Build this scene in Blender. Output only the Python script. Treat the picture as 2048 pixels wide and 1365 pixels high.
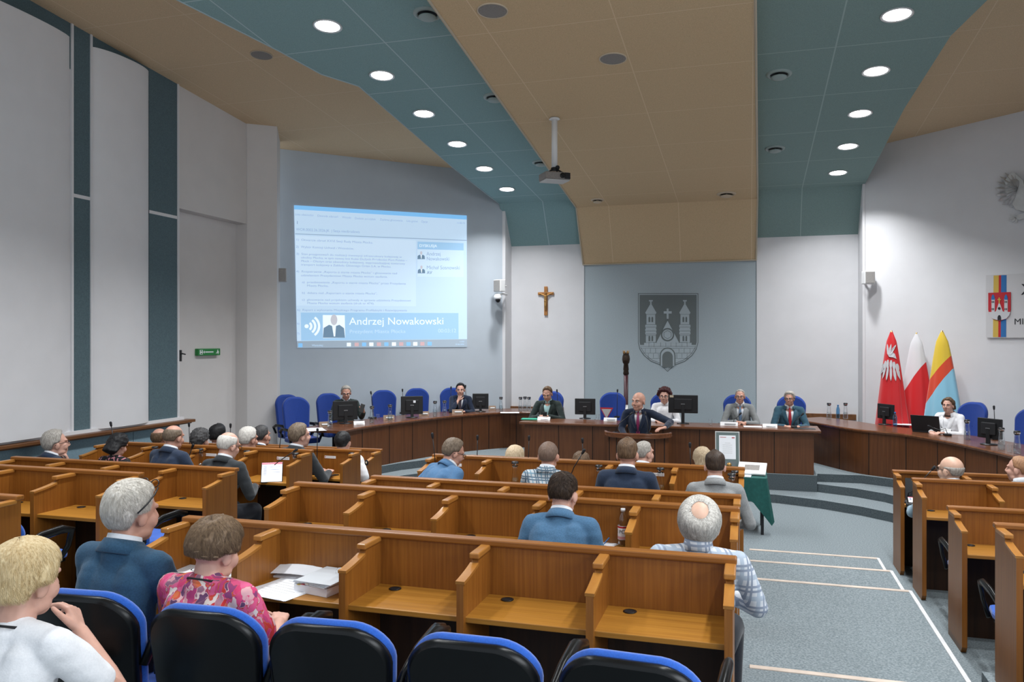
import bpy, bmesh, math, random
from mathutils import Vector, Matrix, noise
R = math.radians
PI = math.pi
random.seed(7)
for o in list(bpy.data.objects):
    bpy.data.objects.remove(o)
SC = bpy.context.scene
COL = SC.collection

# ------------------------------------------------------------------ camera
FPX = 28.0 / 36.0 * 2048          # focal length in photo pixels
TH = R(16.6)                      # the camera looks a little left of the hall's axis
CZ = 2.36                         # eye height above the arena floor
cd = bpy.data.cameras.new('camera')
cd.lens = 28.0
cd.sensor_width = 36.0
cd.clip_start = 0.05
cam = bpy.data.objects.new('camera', cd)
cam.location = (0, 0, CZ)
cam.rotation_euler = (PI / 2, 0, TH)
COL.objects.link(cam)
SC.camera = cam

# ------------------------------------------------------------------ view, world
SC.view_settings.view_transform = 'Standard'
SC.view_settings.look = 'None'
SC.view_settings.exposure = 0.18
SC.view_settings.gamma = 1.0
SC.view_settings.use_curve_mapping = False
W = bpy.data.worlds.new('world')
SC.world = W
W.use_nodes = True
W.node_tree.nodes['Background'].inputs[0].default_value = (0.80, 0.90, 1.0, 1)
W.node_tree.nodes['Background'].inputs[1].default_value = 0.98
LAMP_W = 40.0

def area(name, loc, size, power, col=(1, 1, 1), rot=(0, 0, 0), shape='DISK', size_y=None, spread=PI):
    l = bpy.data.lights.new(name, 'AREA')
    l.shape = shape
    l.size = size
    if size_y:
        l.size_y = size_y
    l.energy = power
    l.color = col
    l.spread = spread
    o = bpy.data.objects.new(name, l)
    o.location = loc
    o.rotation_euler = rot
    COL.objects.link(o)
    return o

# unseen fill lights, added behind and beside the camera to brighten the hall
area('daylight', (-6.5, -2.6, 3.6), 4.0, 150, (0.86, 0.93, 1.0), (R(-75), 0, R(-8)), 'RECTANGLE', 2.6)
area('daylight', (4.9, 0.5, 3.4), 3.5, 240, (0.90, 0.95, 1.0), (R(78), 0, R(90)), 'RECTANGLE', 2.4)
area('daylight', (3.0, -2.6, 3.6), 3.0, 50, (0.86, 0.93, 1.0), (R(-75), 0, R(8)), 'RECTANGLE', 2.6)

# ------------------------------------------------------------------ pixel -> place
CT, ST = math.cos(TH), math.sin(TH)
def _dir(px, py):
    u = (px - 1024) / FPX
    v = (682.5 - py) / FPX
    return Vector((u * CT - ST, u * ST + CT, v))
def atZ(px, py, Z):
    d = _dir(px, py)
    t = (Z - CZ) / d.z
    return Vector((0, 0, CZ)) + d * t
def atY(px, py, Y):
    d = _dir(px, py)
    return Vector((0, 0, CZ)) + d * (Y / d.y)
def atP(px, py, p0, n):
    d = _dir(px, py)
    o = Vector((0, 0, CZ))
    return o + d * ((Vector(p0) - o).dot(Vector(n)) / d.dot(Vector(n)))
def depth(p):
    return -p.x * ST + p.y * CT

# ------------------------------------------------------------------ materials
MATS = {}
def mat(name, col, rough=0.6, metal=0.0, var=0.0, scale=(8, 8, 8), emis=None, estr=0.0, bump=0.0, spec=0.5, detail=4.0, trans=0.0, alpha=1.0, col2=None, ior=1.45, coat=0.0, sheen=0.0):
    m = bpy.data.materials.new(name)
    m.use_nodes = True
    nt = m.node_tree
    b = nt.nodes['Principled BSDF']
    b.inputs['Base Color'].default_value = (*col, 1)
    b.inputs['Roughness'].default_value = rough
    b.inputs['Metallic'].default_value = metal
    b.inputs['Specular IOR Level'].default_value = spec
    b.inputs['IOR'].default_value = ior
    if coat:
        b.inputs['Coat Weight'].default_value = coat
        b.inputs['Coat Roughness'].default_value = 0.15
    if sheen:
        b.inputs['Sheen Weight'].default_value = sheen
    if trans:
        b.inputs['Transmission Weight'].default_value = trans
    if alpha < 1:
        b.inputs['Alpha'].default_value = alpha
    if emis:
        b.inputs['Emission Color'].default_value = (*emis, 1)
        b.inputs['Emission Strength'].default_value = estr
    if var or bump or col2:
        tc = nt.nodes.new('ShaderNodeTexCoord')
        mp = nt.nodes.new('ShaderNodeMapping')
        mp.inputs['Scale'].default_value = scale
        no = nt.nodes.new('ShaderNodeTexNoise')
        no.inputs['Scale'].default_value = 1.0
        no.inputs['Detail'].default_value = detail
        nt.links.new(tc.outputs['Object'], mp.inputs[0])
        nt.links.new(mp.outputs[0], no.inputs[0])
        if var or col2:
            cr = nt.nodes.new('ShaderNodeValToRGB')
            lo = col2 if col2 else tuple(c * (1 - var) for c in col)
            hi = col if col2 else tuple(min(1, c * (1 + var)) for c in col)
            cr.color_ramp.elements[0].position = 0.32
            cr.color_ramp.elements[0].color = (*lo, 1)
            cr.color_ramp.elements[1].position = 0.68
            cr.color_ramp.elements[1].color = (*hi, 1)
            nt.links.new(no.outputs[0], cr.inputs[0])
            nt.links.new(cr.outputs[0], b.inputs['Base Color'])
        if bump:
            bp = nt.nodes.new('ShaderNodeBump')
            bp.inputs['Strength'].default_value = bump
            bp.inputs['Distance'].default_value = 0.01
            nt.links.new(no.outputs[0], bp.inputs['Height'])
            nt.links.new(bp.outputs[0], b.inputs['Normal'])
    MATS[name] = m
    return m

OAK, OAK2 = (0.280, 0.104, 0.016), (0.205, 0.070, 0.010)
mat('oak_upright', OAK, 0.38, scale=(70, 70, 2.0), col2=OAK2, bump=0.05)
mat('oak_along', OAK, 0.36, scale=(2.0, 70, 70), col2=OAK2, bump=0.05)
mat('oak_top', (0.37, 0.162, 0.020), 0.42, scale=(1.8, 60, 60), col2=(0.29, 0.118, 0.014), bump=0.04)
mat('oak_edge', (0.40, 0.178, 0.038), 0.28, scale=(20, 3, 20), col2=(0.33, 0.13, 0.025))
mat('dark_wood', (0.125, 0.044, 0.014), 0.42, scale=(45, 45, 1.6), col2=(0.082, 0.027, 0.008), bump=0.04)
mat('dark_wood_top', (0.16, 0.062, 0.028), 0.25, scale=(2, 20, 20), col2=(0.10, 0.036, 0.015))
mat('seam_dark', (0.012, 0.007, 0.005), 0.8)
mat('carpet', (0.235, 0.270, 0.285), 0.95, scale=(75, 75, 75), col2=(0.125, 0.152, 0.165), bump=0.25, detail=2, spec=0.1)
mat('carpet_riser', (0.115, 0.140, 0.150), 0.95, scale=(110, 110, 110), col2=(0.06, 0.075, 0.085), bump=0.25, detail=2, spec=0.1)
mat('nosing', (0.52, 0.43, 0.36), 0.5, var=0.12)
mat('nosing_grey', (0.55, 0.55, 0.56), 0.5, var=0.1)
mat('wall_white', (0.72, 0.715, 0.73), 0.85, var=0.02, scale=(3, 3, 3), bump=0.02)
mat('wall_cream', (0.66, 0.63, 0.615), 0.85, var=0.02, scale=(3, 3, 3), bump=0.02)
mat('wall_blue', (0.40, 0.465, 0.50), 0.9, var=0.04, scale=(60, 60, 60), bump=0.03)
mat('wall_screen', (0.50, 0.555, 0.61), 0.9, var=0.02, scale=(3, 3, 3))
mat('acoustic_teal', (0.095, 0.145, 0.165), 0.95, var=0.18, scale=(90, 90, 90), bump=0.08)
mat('ledge_wood', (0.20, 0.085, 0.03), 0.4, scale=(24, 1, 24), col2=(0.12, 0.045, 0.015))
mat('black_plastic', (0.012, 0.012, 0.013), 0.35, spec=0.5)
mat('black_matte', (0.010, 0.010, 0.012), 0.7)
mat('grey_metal', (0.32, 0.32, 0.33), 0.35, 0.8)
mat('chrome', (0.75, 0.75, 0.76), 0.15, 1.0)
mat('blue_fabric', (0.009, 0.042, 0.25), 0.9, scale=(160, 160, 160), var=0.15, sheen=0.2)
mat('white_paper', (0.82, 0.83, 0.86), 0.8, var=0.02)
mat('white_plastic', (0.70, 0.70, 0.70), 0.45)
mat('offwhite_plastic', (0.52, 0.52, 0.52), 0.5)
mat('screen_black', (0.006, 0.006, 0.007), 0.22)
mat('steel_dark', (0.05, 0.05, 0.05), 0.4, 0.6)
mat('silver', (0.60, 0.60, 0.60), 0.38, 0.6, var=0.1)
mat('brass', (0.45, 0.25, 0.08), 0.35, 0.7)
mat('cross_wood', (0.42, 0.18, 0.05), 0.5, var=0.15)
mat('green_cloth', (0.010, 0.085, 0.075), 0.85, var=0.12, scale=(30, 30, 30))
mat('green_folder', (0.03, 0.34, 0.22), 0.6)
mat('crest_dark', (0.150, 0.175, 0.178), 0.85)
mat('crest_light', (0.41, 0.475, 0.51), 0.85)
mat('lamp_glow', (1, 1, 1), 0.5, emis=(0.93, 0.97, 1.0), estr=14)
mat('exit_green', (0.02, 0.22, 0.05), 0.5)
mat('red_ink', (0.45, 0.02, 0.03), 0.6)
mat('burgundy', (0.055, 0.012, 0.018), 0.35)

def glassmat(name, tint=(0.93, 0.96, 0.97), fac=0.10):
    m = bpy.data.materials.new(name)
    m.use_nodes = True
    nt = m.node_tree
    nt.nodes.clear()
    out = nt.nodes.new('ShaderNodeOutputMaterial')
    mx = nt.nodes.new('ShaderNodeMixShader')
    tr = nt.nodes.new('ShaderNodeBsdfTransparent')
    gl = nt.nodes.new('ShaderNodeBsdfGlossy')
    lw = nt.nodes.new('ShaderNodeLayerWeight')
    ad = nt.nodes.new('ShaderNodeMath')
    ad.operation = 'MULTIPLY_ADD'
    ad.inputs[1].default_value = 0.55
    ad.inputs[2].default_value = fac
    lw.inputs[0].default_value = 0.5
    tr.inputs[0].default_value = (*tint, 1)
    gl.inputs[0].default_value = (0.9, 0.93, 0.95, 1)
    gl.inputs[1].default_value = 0.08
    nt.links.new(lw.outputs['Facing'], ad.inputs[0])
    nt.links.new(ad.outputs[0], mx.inputs[0])
    nt.links.new(tr.outputs[0], mx.inputs[1])
    nt.links.new(gl.outputs[0], mx.inputs[2])
    nt.links.new(mx.outputs[0], out.inputs[0])
    MATS[name] = m
glassmat('glass', (0.96, 0.975, 0.98), 0.04)
glassmat('blue_bottle', (0.35, 0.62, 0.85), 0.06)
glassmat('water', (0.86, 0.91, 0.92), 0.03)

def ceiling_mat(name, col, line, x0, y0, sx, sy, lw, var=0.10):
    """fibre tiles with a painted joint grid, in the ceiling's own coordinates"""
    m = mat(name, col, 0.95, spec=0.1)
    nt = m.node_tree
    b = nt.nodes['Principled BSDF']
    tc = nt.nodes.new('ShaderNodeTexCoord')
    sp = nt.nodes.new('ShaderNodeSeparateXYZ')
    nt.links.new(tc.outputs['Object'], sp.inputs[0])
    def M(op, a, bb=None):
        n = nt.nodes.new('ShaderNodeMath')
        n.operation = op
        for i, v in enumerate((a, bb)):
            if v is None:
                continue
            if isinstance(v, (int, float)):
                n.inputs[i].default_value = v
            else:
                nt.links.new(v, n.inputs[i])
        return n.outputs[0]
    def joint(ax, o, s):
        t = M('SUBTRACT', ax, o)
        t = M('DIVIDE', t, s)
        t = M('FRACT', t)
        t = M('MULTIPLY', t, s)
        t = M('SUBTRACT', t, lw)
        return M('LESS_THAN', t, 0.0)
    g = M('MAXIMUM', joint(sp.outputs[0], x0, sx), joint(sp.outputs[1], y0, sy))
    no = nt.nodes.new('ShaderNodeTexNoise')
    no.inputs['Scale'].default_value = 130
    no.inputs['Detail'].default_value = 2
    nt.links.new(tc.outputs['Object'], no.inputs[0])
    cr = nt.nodes.new('ShaderNodeValToRGB')
    cr.color_ramp.elements[0].position = 0.35
    cr.color_ramp.elements[1].position = 0.65
    cr.color_ramp.elements[0].color = (*[c * (1 - var) for c in col], 1)
    cr.color_ramp.elements[1].color = (*[c * (1 + var) for c in col], 1)
    nt.links.new(no.outputs[0], cr.inputs[0])
    mx = nt.nodes.new('ShaderNodeMix')
    mx.data_type = 'RGBA'
    nt.links.new(g, mx.inputs[0])
    nt.links.new(cr.outputs[0], mx.inputs[6])
    mx.inputs[7].default_value = (*line, 1)
    nt.links.new(mx.outputs[2], b.inputs['Base Color'])
    return m
ceiling_mat('ceiling_teal', (0.25, 0.385, 0.395), (0.44, 0.56, 0.58), -3.91, 6.80, 1.316, 1.316, 0.016)
ceiling_mat('ceiling_beige', (0.60, 0.445, 0.275), (0.70, 0.55, 0.37), -2.60, 6.55, 1.316, 1.316, 0.012)
ceiling_mat('ceiling_sand', (0.63, 0.475, 0.310), (0.72, 0.58, 0.42), -5.25, 6.80, 1.316, 1.316, 0.010)
mat('ceiling_edge', (0.50, 0.43, 0.33), 0.8)
mat('ceiling_edge_blue', (0.36, 0.45, 0.48), 0.8)

# ------------------------------------------------------------------ mesh building
class MB:
    def __init__(self):
        self.v, self.f, self.m = [], [], []
    def add(self, vs, fs, mi=0):
        n = len(self.v)
        self.v += [tuple(p) for p in vs]
        for f in fs:
            self.f.append(tuple(i + n for i in f))
            self.m.append(mi)
        return self
    def box(self, c, s, rz=0.0, mi=0, M=None):
        x, y, z = s[0] / 2, s[1] / 2, s[2] / 2
        vs = [Vector((a * x, b * y, d * z)) for d in (-1, 1) for b in (-1, 1) for a in (-1, 1)]
        if rz:
            m = Matrix.Rotation(rz, 3, 'Z')
            vs = [m @ p for p in vs]
        if M is not None:
            vs = [M @ p for p in vs]
        vs = [p + Vector(c) for p in vs]
        return self.add(vs, [(0, 2, 3, 1), (4, 5, 7, 6), (0, 1, 5, 4), (2, 6, 7, 3), (1, 3, 7, 5), (0, 4, 6, 2)], mi)
    def span(self, a, b, mi=0):
        return self.box([(a[i] + b[i]) / 2 for i in range(3)], [abs(b[i] - a[i]) for i in range(3)], mi=mi)
    def prism(self, pts, ext, mi=0):
        """3-D polygon pts pushed along ext"""
        pts = [Vector(p) for p in pts]
        e = Vector(ext)
        n = len(pts)
        nor = Vector((0, 0, 0))
        for i in range(n):
            a, b = pts[i], pts[(i + 1) % n]
            nor += a.cross(b)
        if nor.dot(e) > 0:
            pts.reverse()
        vs = pts + [p + e for p in pts]
        fs = [tuple(range(n)), tuple(range(2 * n - 1, n - 1, -1))]
        for i in range(n):
            j = (i + 1) % n
            fs.append((j, i, i + n, j + n))
        return self.add(vs, fs, mi)
    def tube(self, pts, rad, seg=10, cap=True, mi=0, flat=None):
        pts = [Vector(p) for p in pts]
        n = len(pts)
        if not isinstance(rad, (list, tuple)):
            rad = [rad] * n
        vs, fs = [], []
        ref = None
        for i in range(n):
            t = (pts[min(i + 1, n - 1)] - pts[max(i - 1, 0)])
            if t.length < 1e-9:
                t = Vector((0, 0, 1))
            t.normalize()
            if ref is None:
                ref = Vector((0, 0, 1)) if abs(t.z) < 0.9 else Vector((1, 0, 0))
            a = (ref - t * ref.dot(t))
            if a.length < 1e-6:
                a = t.orthogonal()
            a.normalize()
            b = t.cross(a)
            ref = a
            fx = flat if flat else 1.0
            for k in range(seg):
                w = 2 * PI * k / seg
                vs.append(pts[i] + a * (rad[i] * math.cos(w)) + b * (rad[i] * fx * math.sin(w)))
        for i in range(n - 1):
            for k in range(seg):
                k2 = (k + 1) % seg
                fs.append((i * seg + k, i * seg + k2, (i + 1) * seg + k2, (i + 1) * seg + k))
        if cap:
            fs.append(tuple(range(seg - 1, -1, -1)))
            fs.append(tuple((n - 1) * seg + k for k in range(seg)))
        return self.add(vs, fs, mi)
    def lathe(self, prof, c=(0, 0, 0), seg=20, mi=0, M=None, cap=True):
        vs, fs = [], []
        n = len(prof)
        for r, z in prof:
            for k in range(seg):
                w = 2 * PI * k / seg
                p = Vector((r * math.cos(w), r * math.sin(w), z))
                if M is not None:
                    p = M @ p
                vs.append(p + Vector(c))
        for i in range(n - 1):
            for k in range(seg):
                k2 = (k + 1) % seg
                fs.append((i * seg + k, i * seg + k2, (i + 1) * seg + k2, (i + 1) * seg + k))
        if cap:
            if prof[0][0] > 1e-6:
                fs.append(tuple(range(seg - 1, -1, -1)))
            if prof[-1][0] > 1e-6:
                fs.append(tuple((n - 1) * seg + k for k in range(seg)))
        return self.add(vs, fs, mi)
    def ell(self, c, r, M=None, seg=20, rings=12, mi=0):
        vs, fs = [], []
        c = Vector(c)
        for i in range(rings + 1):
            a = PI * i / rings
            if i in (0, rings):
                p = Vector((0, 0, r[2] * math.cos(a)))
                vs.append(c + (M @ p if M is not None else p))
                continue
            for k in range(seg):
                w = 2 * PI * k / seg
                p = Vector((r[0] * math.sin(a) * math.cos(w), r[1] * math.sin(a) * math.sin(w), r[2] * math.cos(a)))
                vs.append(c + (M @ p if M is not None else p))
        for k in range(seg):
            k2 = (k + 1) % seg
            fs.append((0, 1 + k, 1 + k2))
            for i in range(rings - 2):
                a, b = 1 + i * seg, 1 + (i + 1) * seg
                fs.append((a + k, b + k, b + k2, a + k2))
            b = 1 + (rings - 2) * seg
            fs.append((b + k, len(vs) - 1, b + k2))
        return self.add(vs, fs, mi)
    def cone(self, p0, r0, p1, r1, seg=12, mi=0):
        """round-ended tapered limb"""
        p0, p1 = Vector(p0), Vector(p1)
        d = p1 - p0
        L = d.length
        if L < 1e-6:
            return self.ell(p0, (r0, r0, r0), seg=seg, rings=8, mi=mi)
        t = d / L
        pts, rr = [], []
        for a in (80, 60, 35, 0):
            pts.append(p0 - t * (r0 * math.sin(R(a))))
            rr.append(r0 * math.cos(R(a)))
        for a in (0, 35, 60, 80):
            pts.append(p1 + t * (r1 * math.sin(R(a))))
            rr.append(r1 * math.cos(R(a)))
        return self.tube(pts, rr, seg, True, mi)
    def grid(self, rows, mi=0, close=False):
        nr, nc = len(rows), len(rows[0])
        vs = [p for r in rows for p in r]
        fs = []
        for i in range(nr - 1):
            for k in range(nc if close else nc - 1):
                k2 = (k + 1) % nc
                fs.append((i * nc + k, i * nc + k2, (i + 1) * nc + k2, (i + 1) * nc + k))
        return self.add(vs, fs, mi)
    def mesh(self, name, mats, smooth=False, sharp=None):
        me = bpy.data.meshes.new(name)
        me.from_pydata([tuple(p) for p in self.v], [], self.f)
        if not isinstance(mats, (list, tuple)):
            mats = [mats]
        for m in mats:
            me.materials.append(MATS[m] if isinstance(m, str) else m)
        if len(mats) > 1:
            for p, mi in zip(me.polygons, self.m):
                p.material_index = mi
        if smooth:
            for p in me.polygons:
                p.use_smooth = True
        me.update()
        return me
    def build(self, name, mats, parent=None, smooth=False, bevel=0.0, loc=None, autosmooth=False):
        me = self.mesh(name, mats, smooth or autosmooth)
        o = bpy.data.objects.new(name, me)
        COL.objects.link(o)
        if parent is not None:
            o.parent = parent
        if loc is not None:
            o.location = loc
        if autosmooth:
            me.set_sharp_from_angle(angle=R(40))
        if bevel:
            b = o.modifiers.new('bevel', 'BEVEL')
            b.width = bevel
            b.segments = 2
            b.limit_method = 'ANGLE'
        return o

def tag(o, label, cat, group=None):
    o['label'] = label
    o['category'] = cat
    if group:
        o['group'] = group
    return o
def thing(name, label, cat, loc=(0, 0, 0), rz=0.0, group=None):
    o = bpy.data.objects.new(name, None)
    o.empty_display_size = 0.1
    o.location = loc
    o.rotation_euler = (0, 0, rz)
    COL.objects.link(o)
    return tag(o, label, cat, group)
def struct(o):
    o['kind'] = 'structure'
    return o
def dup(root, loc, rz, label, group=None):
    r = root.copy()
    COL.objects.link(r)
    r.location = loc
    r.rotation_euler = (0, 0, rz)
    r['label'] = label
    if group:
        r['group'] = group
    for ch in list(root.children):
        c = ch.copy()
        COL.objects.link(c)
        c.parent = r
        for g in list(ch.children):
            d = g.copy()
            COL.objects.link(d)
            d.parent = c
    return r
def text(body, name, size, M, m, parent=None, align='LEFT', ext=0.0008, shear=0.0, space=1.0):
    c = bpy.data.curves.new(name, 'FONT')
    c.body = body
    c.size = size
    c.align_x = align
    c.extrude = ext
    c.shear = shear
    c.space_character = space
    t = bpy.data.objects.new(name, c)
    COL.objects.link(t)
    dg = bpy.context.evaluated_depsgraph_get()
    me = bpy.data.meshes.new_from_object(t.evaluated_get(dg))
    bpy.data.objects.remove(t)
    bpy.data.curves.remove(c)
    me.transform(M)
    me.materials.clear()
    me.materials.append(MATS[m])
    o = bpy.data.objects.new(name, me)
    COL.objects.link(o)
    if parent is not None:
        o.parent = parent
    return o
# ================================================================== the hall itself
def zo(Y): return CZ + 4.634 - 0.083 * Y      # outer ceiling
def zt(Y): return CZ + 4.010 - 0.083 * Y      # lowered teal bands
def zb(Y): return CZ + 3.860 - 0.083 * Y      # middle beige band, lowest
YB = 15.75                                     # end wall behind the presidium
YF = 15.20                                     # where the ceiling folds down
XL, XR = -8.14, 5.06                           # side walls
A0, A1 = Vector((-8.55, 12.77, 0)), Vector((-4.76, 15.29, 0))     # screen wall
B0, B1 = Vector((1.915, 15.16, 0)), Vector((5.50, 12.77, 0))       # flag wall
def wall(name, a, b, z0, z1, th, m, side=1):
    a, b = Vector((a[0], a[1], 0)), Vector((b[0], b[1], 0))
    n = Vector((-(b - a).y, (b - a).x, 0)).normalized() * th * side
    mb = MB().prism([(a.x, a.y, z0), (b.x, b.y, z0), (b.x, b.y, z1), (a.x, a.y, z1)], n)
    return struct(mb.build(name, m))

# --- floors and the stepped tiers
def slab(name, pts, z, m='carpet', h=0.4):
    return struct(MB().prism([(x, y, z) for x, y in pts], (0, 0, -h)).build(name, m))
slab('floor', [(-9.2, -3.2), (5.8, -3.2), (5.8, 16.2), (-9.2, 16.2)], 0.0, h=0.2)
TIERS = [(0.36, 5.12), (0.27, 7.33), (0.18, 8.26), (0.09, 9.06)]
y0 = -3.2
for i, (z, y1) in enumerate(TIERS):
    slab('floor_tier', [(-8.14, y0), (1.29, y0), (1.29, y1), (-8.14, y1)], z, h=z - 0.001)
    mb = MB().span((0.0, y1 - 0.045, z - 0.012), (1.29, y1 + 0.004, z + 0.006))
    struct(mb.build('trim_%d' % (i + 1), 'nosing', bevel=0.003))
    ya = max(y0, 2.0)
    mb = MB().span((1.27, ya, z - 0.03), (1.30, y1 - 0.01, z + 0.007))
    struct(mb.build('trim_%d' % (i + 11), 'nosing_grey', bevel=0.003))
    y0 = y1
slab('floor_tier', [(1.50, -3.2), (5.5, -3.2), (5.5, 6.05), (1.50, 6.05)], 0.13, h=0.129)

# --- stage: three carpeted risers, front edge following the desks
def mir(pts): return [(-3.08 - x, y) for x, y in reversed(pts)]
arcR = [(1.10, 13.35), (1.50, 13.05), (2.05, 12.60), (2.42, 12.00), (2.72, 11.2), (2.92, 10.5), (3.05, 9.6), (3.12, 8.7)]
st3 = [(0.96, 12.60), (0.98, 12.80), (1.60, 12.84), (2.02, 12.60), (2.40, 12.0), (2.70, 11.2), (2.90, 10.5), (3.03, 9.6), (3.10, 8.6)]
st2 = [(0.94, 12.64), (0.99, 12.60), (1.45, 12.38), (1.80, 12.08), (2.15, 11.55), (2.42, 10.9), (2.62, 10.2), (2.75, 9.4), (2.82, 8.6)]
st1 = [(0.36, 12.22), (0.97, 11.98), (1.45, 11.66), (1.76, 11.36), (2.02, 10.9), (2.25, 10.2), (2.40, 9.4), (2.46, 8.6)]
def stage(pts, z, first):
    lft = mir(pts)
    if first:
        poly = [(-8.1, 8.6)] + lft + pts + [(5.4, 8.6), (5.4, 12.9), (1.7, 15.74), (-4.8, 15.74), (-8.1, 12.9)]
    else:
        poly = [(-8.1, 8.6)] + lft + pts + [(5.4, 8.6), (5.4, 12.9), (1.7, 15.74), (-4.8, 15.74), (-8.1, 12.9)]
    zz = z
    mb = MB()
    n = len(poly)
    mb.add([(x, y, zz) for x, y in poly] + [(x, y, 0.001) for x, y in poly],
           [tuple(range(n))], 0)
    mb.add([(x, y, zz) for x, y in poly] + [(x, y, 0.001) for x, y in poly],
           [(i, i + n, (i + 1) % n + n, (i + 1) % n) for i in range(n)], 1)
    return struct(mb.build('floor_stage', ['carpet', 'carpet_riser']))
stage(st1, 0.12, True)
stage(st2, 0.24, False)
stage(st3, 0.36, False)

# --- walls
HW = CZ + 4.7
wall('wall_left', (XL, -3.2), (XL, 9.92), 0, HW, 0.2, 'wall_white')
# wall beyond the fabric strip: upper part flush, lower part set back as a doorway recess
wall('wall_left_upper', (XL, 9.92), (XL, 11.62), CZ + 1.98, HW, 0.2, 'wall_cream')
wall('wall_left_recess', (XL - 0.22, 9.92), (XL - 0.22, 11.75), 0, CZ + 2.1, 0.1, 'wall_cream')
wall('wall_left_reveal', (XL - 0.3, 9.92), (XL, 9.92), 0, CZ + 2.0, 0.02, 'wall_cream', side=-1)
# slanted pier beside the screen wall
mb = MB().prism([(-8.5, 11.64, 0), (-8.12, 11.60, 0), (-7.70, 11.84, 0), (-8.10, 12.55, 0), (-8.6, 12.3, 0)], (0, 0, HW))
struct(mb.build('wall_pier', 'wall_cream'))
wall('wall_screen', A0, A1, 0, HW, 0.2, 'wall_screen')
wall('wall_flags', B0, B1, 0, HW, 0.2, 'wall_white')
wall('wall_right', (XR, 13.2), (XR, -3.2), 0, HW, 0.2, 'wall_white')
wall('wall_back', (XR, -3.2), (XL, -3.2), 0, 2.6, 0.2, 'wall_white')
# end wall: white piers left and right of the blue-grey centre
mb = MB().prism([(-4.76, YB - 0.02, 0), (-3.18, YB - 0.02, 0), (-3.18, YB + 0.3, 0), (-4.76, YB + 0.3, 0)], (0, 0, HW))
mb.span((-4.80, 15.29, 0), (-4.70, YB, HW))
struct(mb.build('wall_end_left', 'wall_white'))
mb = MB().span((0.13, YB - 0.02, 0), (1.93, YB + 0.3, HW))
mb.span((1.90, 15.13, 0), (1.94, YB, HW))
struct(mb.build('wall_end_right', 'wall_white'))
mb = MB().span((-3.2, YB, 0), (0.15, YB + 0.3, HW))
struct(mb.build('wall_end_centre', 'wall_blue'))

# --- ceiling
def ceil(name, pts, zf, up, m):
    lo = [(x, y, zf(y)) for x, y in pts]
    return struct(MB().prism(lo, (0, 0, up)).build(name, m))
tl = [(-8.1, 0.0), (-7.0, 3.0), (-6.2, 5.0), (-5.62, 6.45), (-5.19, 8.04), (-5.05, 8.72), (-4.77, 9.16), (-4.80, 11.0), (-4.84, 12.74), (-4.80, YF)]
tr = [(1.94, YF), (1.95, 11.5), (2.04, 9.4), (2.20, 8.67), (2.35, 7.6), (2.75, 6.2), (3.4, 4.4), (4.2, 2.4), (5.0, 0.0)]
def xbl(Y): return -2.95 - 0.035 * (Y - 7.2)
def xbr(Y): return 0.05 + 0.012 * (Y - 7.5)
ceil('ceiling_outer_left', [(XL - 0.1, -0.5), (-4.0, -0.5), (-4.0, 15.6), (XL - 0.6, 13.0)], zo, 0.1, 'ceiling_sand')
ceil('ceiling_outer_right', [(1.2, -0.5), (XR + 0.1, -0.5), (XR + 0.5, 13.0), (1.2, 15.6)], zo, 0.1, 'ceiling_sand')
ceiling_mat('ceiling_teal_right', (0.235, 0.33, 0.315), (0.36, 0.46, 0.45), 0.90, 6.61, 1.39, 1.39, 0.016)
ceil('ceiling_teal_left', tl + [(xbl(YF) + 0.1, YF), (xbl(-0.5) + 0.1, -0.5), (-8.1, -0.5)], zt, 0.62, 'ceiling_teal')
ceil('ceiling_teal_right', [(xbr(-0.5) - 0.1, -0.5), (xbr(YF) - 0.1, YF)] + tr + [(5.0, -0.5)], zt, 0.62, 'ceiling_teal_right')
ceil('ceiling_middle', [(xbl(-0.5), -0.5), (xbl(YF), YF), (xbr(YF), YF), (xbr(-0.5), -0.5)], zb, 0.14, 'ceiling_beige')
# the folded-down ends in front of the end wall
def fold(name, xa, xb, ya, za, xc, xd, yc, zc, m, up=0.1):
    return struct(MB().prism([(xa, ya, za), (xb, ya, za), (xd, yc, zc), (xc, yc, zc)], (0, 0.02, up)).build(name, m))
fold('ceiling_fold_left', -4.80, xbl(YF) + 0.1, YF, zt(YF), -4.76, xbl(YF) + 0.1, YB - 0.02, CZ + 1.95, 'ceiling_teal')
fold('ceiling_fold_right', xbr(YF) - 0.1, 1.94, YF, zt(YF), xbr(YF) - 0.1, 1.91, YB - 0.02, CZ + 1.95, 'ceiling_teal_right')
fold('ceiling_fold_middle', xbl(YF), xbr(YF), YF, zb(YF), xbl(YF) + 0.03, xbr(YF) - 0.02, YB - 0.01, CZ + 1.53, 'ceiling_beige')
# painted edging strips
def strip(i, pts, w, m):
    mb = MB()
    mb.tube(pts, w, 6)
    return struct(mb.build('trim_%d' % i, m))
strip(21, [(xbl(Y), Y, zb(Y)) for Y in (-0.5, 5, 10, YF)] + [(xbl(YF) + 0.03, YB - 0.02, CZ + 1.53)], 0.016, 'ceiling_edge')
strip(22, [(xbr(Y), Y, zb(Y)) for Y in (-0.5, 5, 10, YF)] + [(xbr(YF) - 0.02, YB - 0.02, CZ + 1.53)], 0.016, 'ceiling_edge')
strip(23, [(x, y, zt(y)) for x, y in tl], 0.010, 'ceiling_edge_blue')
strip(24, [(xbl(YF) + 0.03, YB - 0.03, CZ + 1.53), (xbr(YF) - 0.02, YB - 0.03, CZ + 1.53)], 0.014, 'ceiling_edge')

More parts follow.
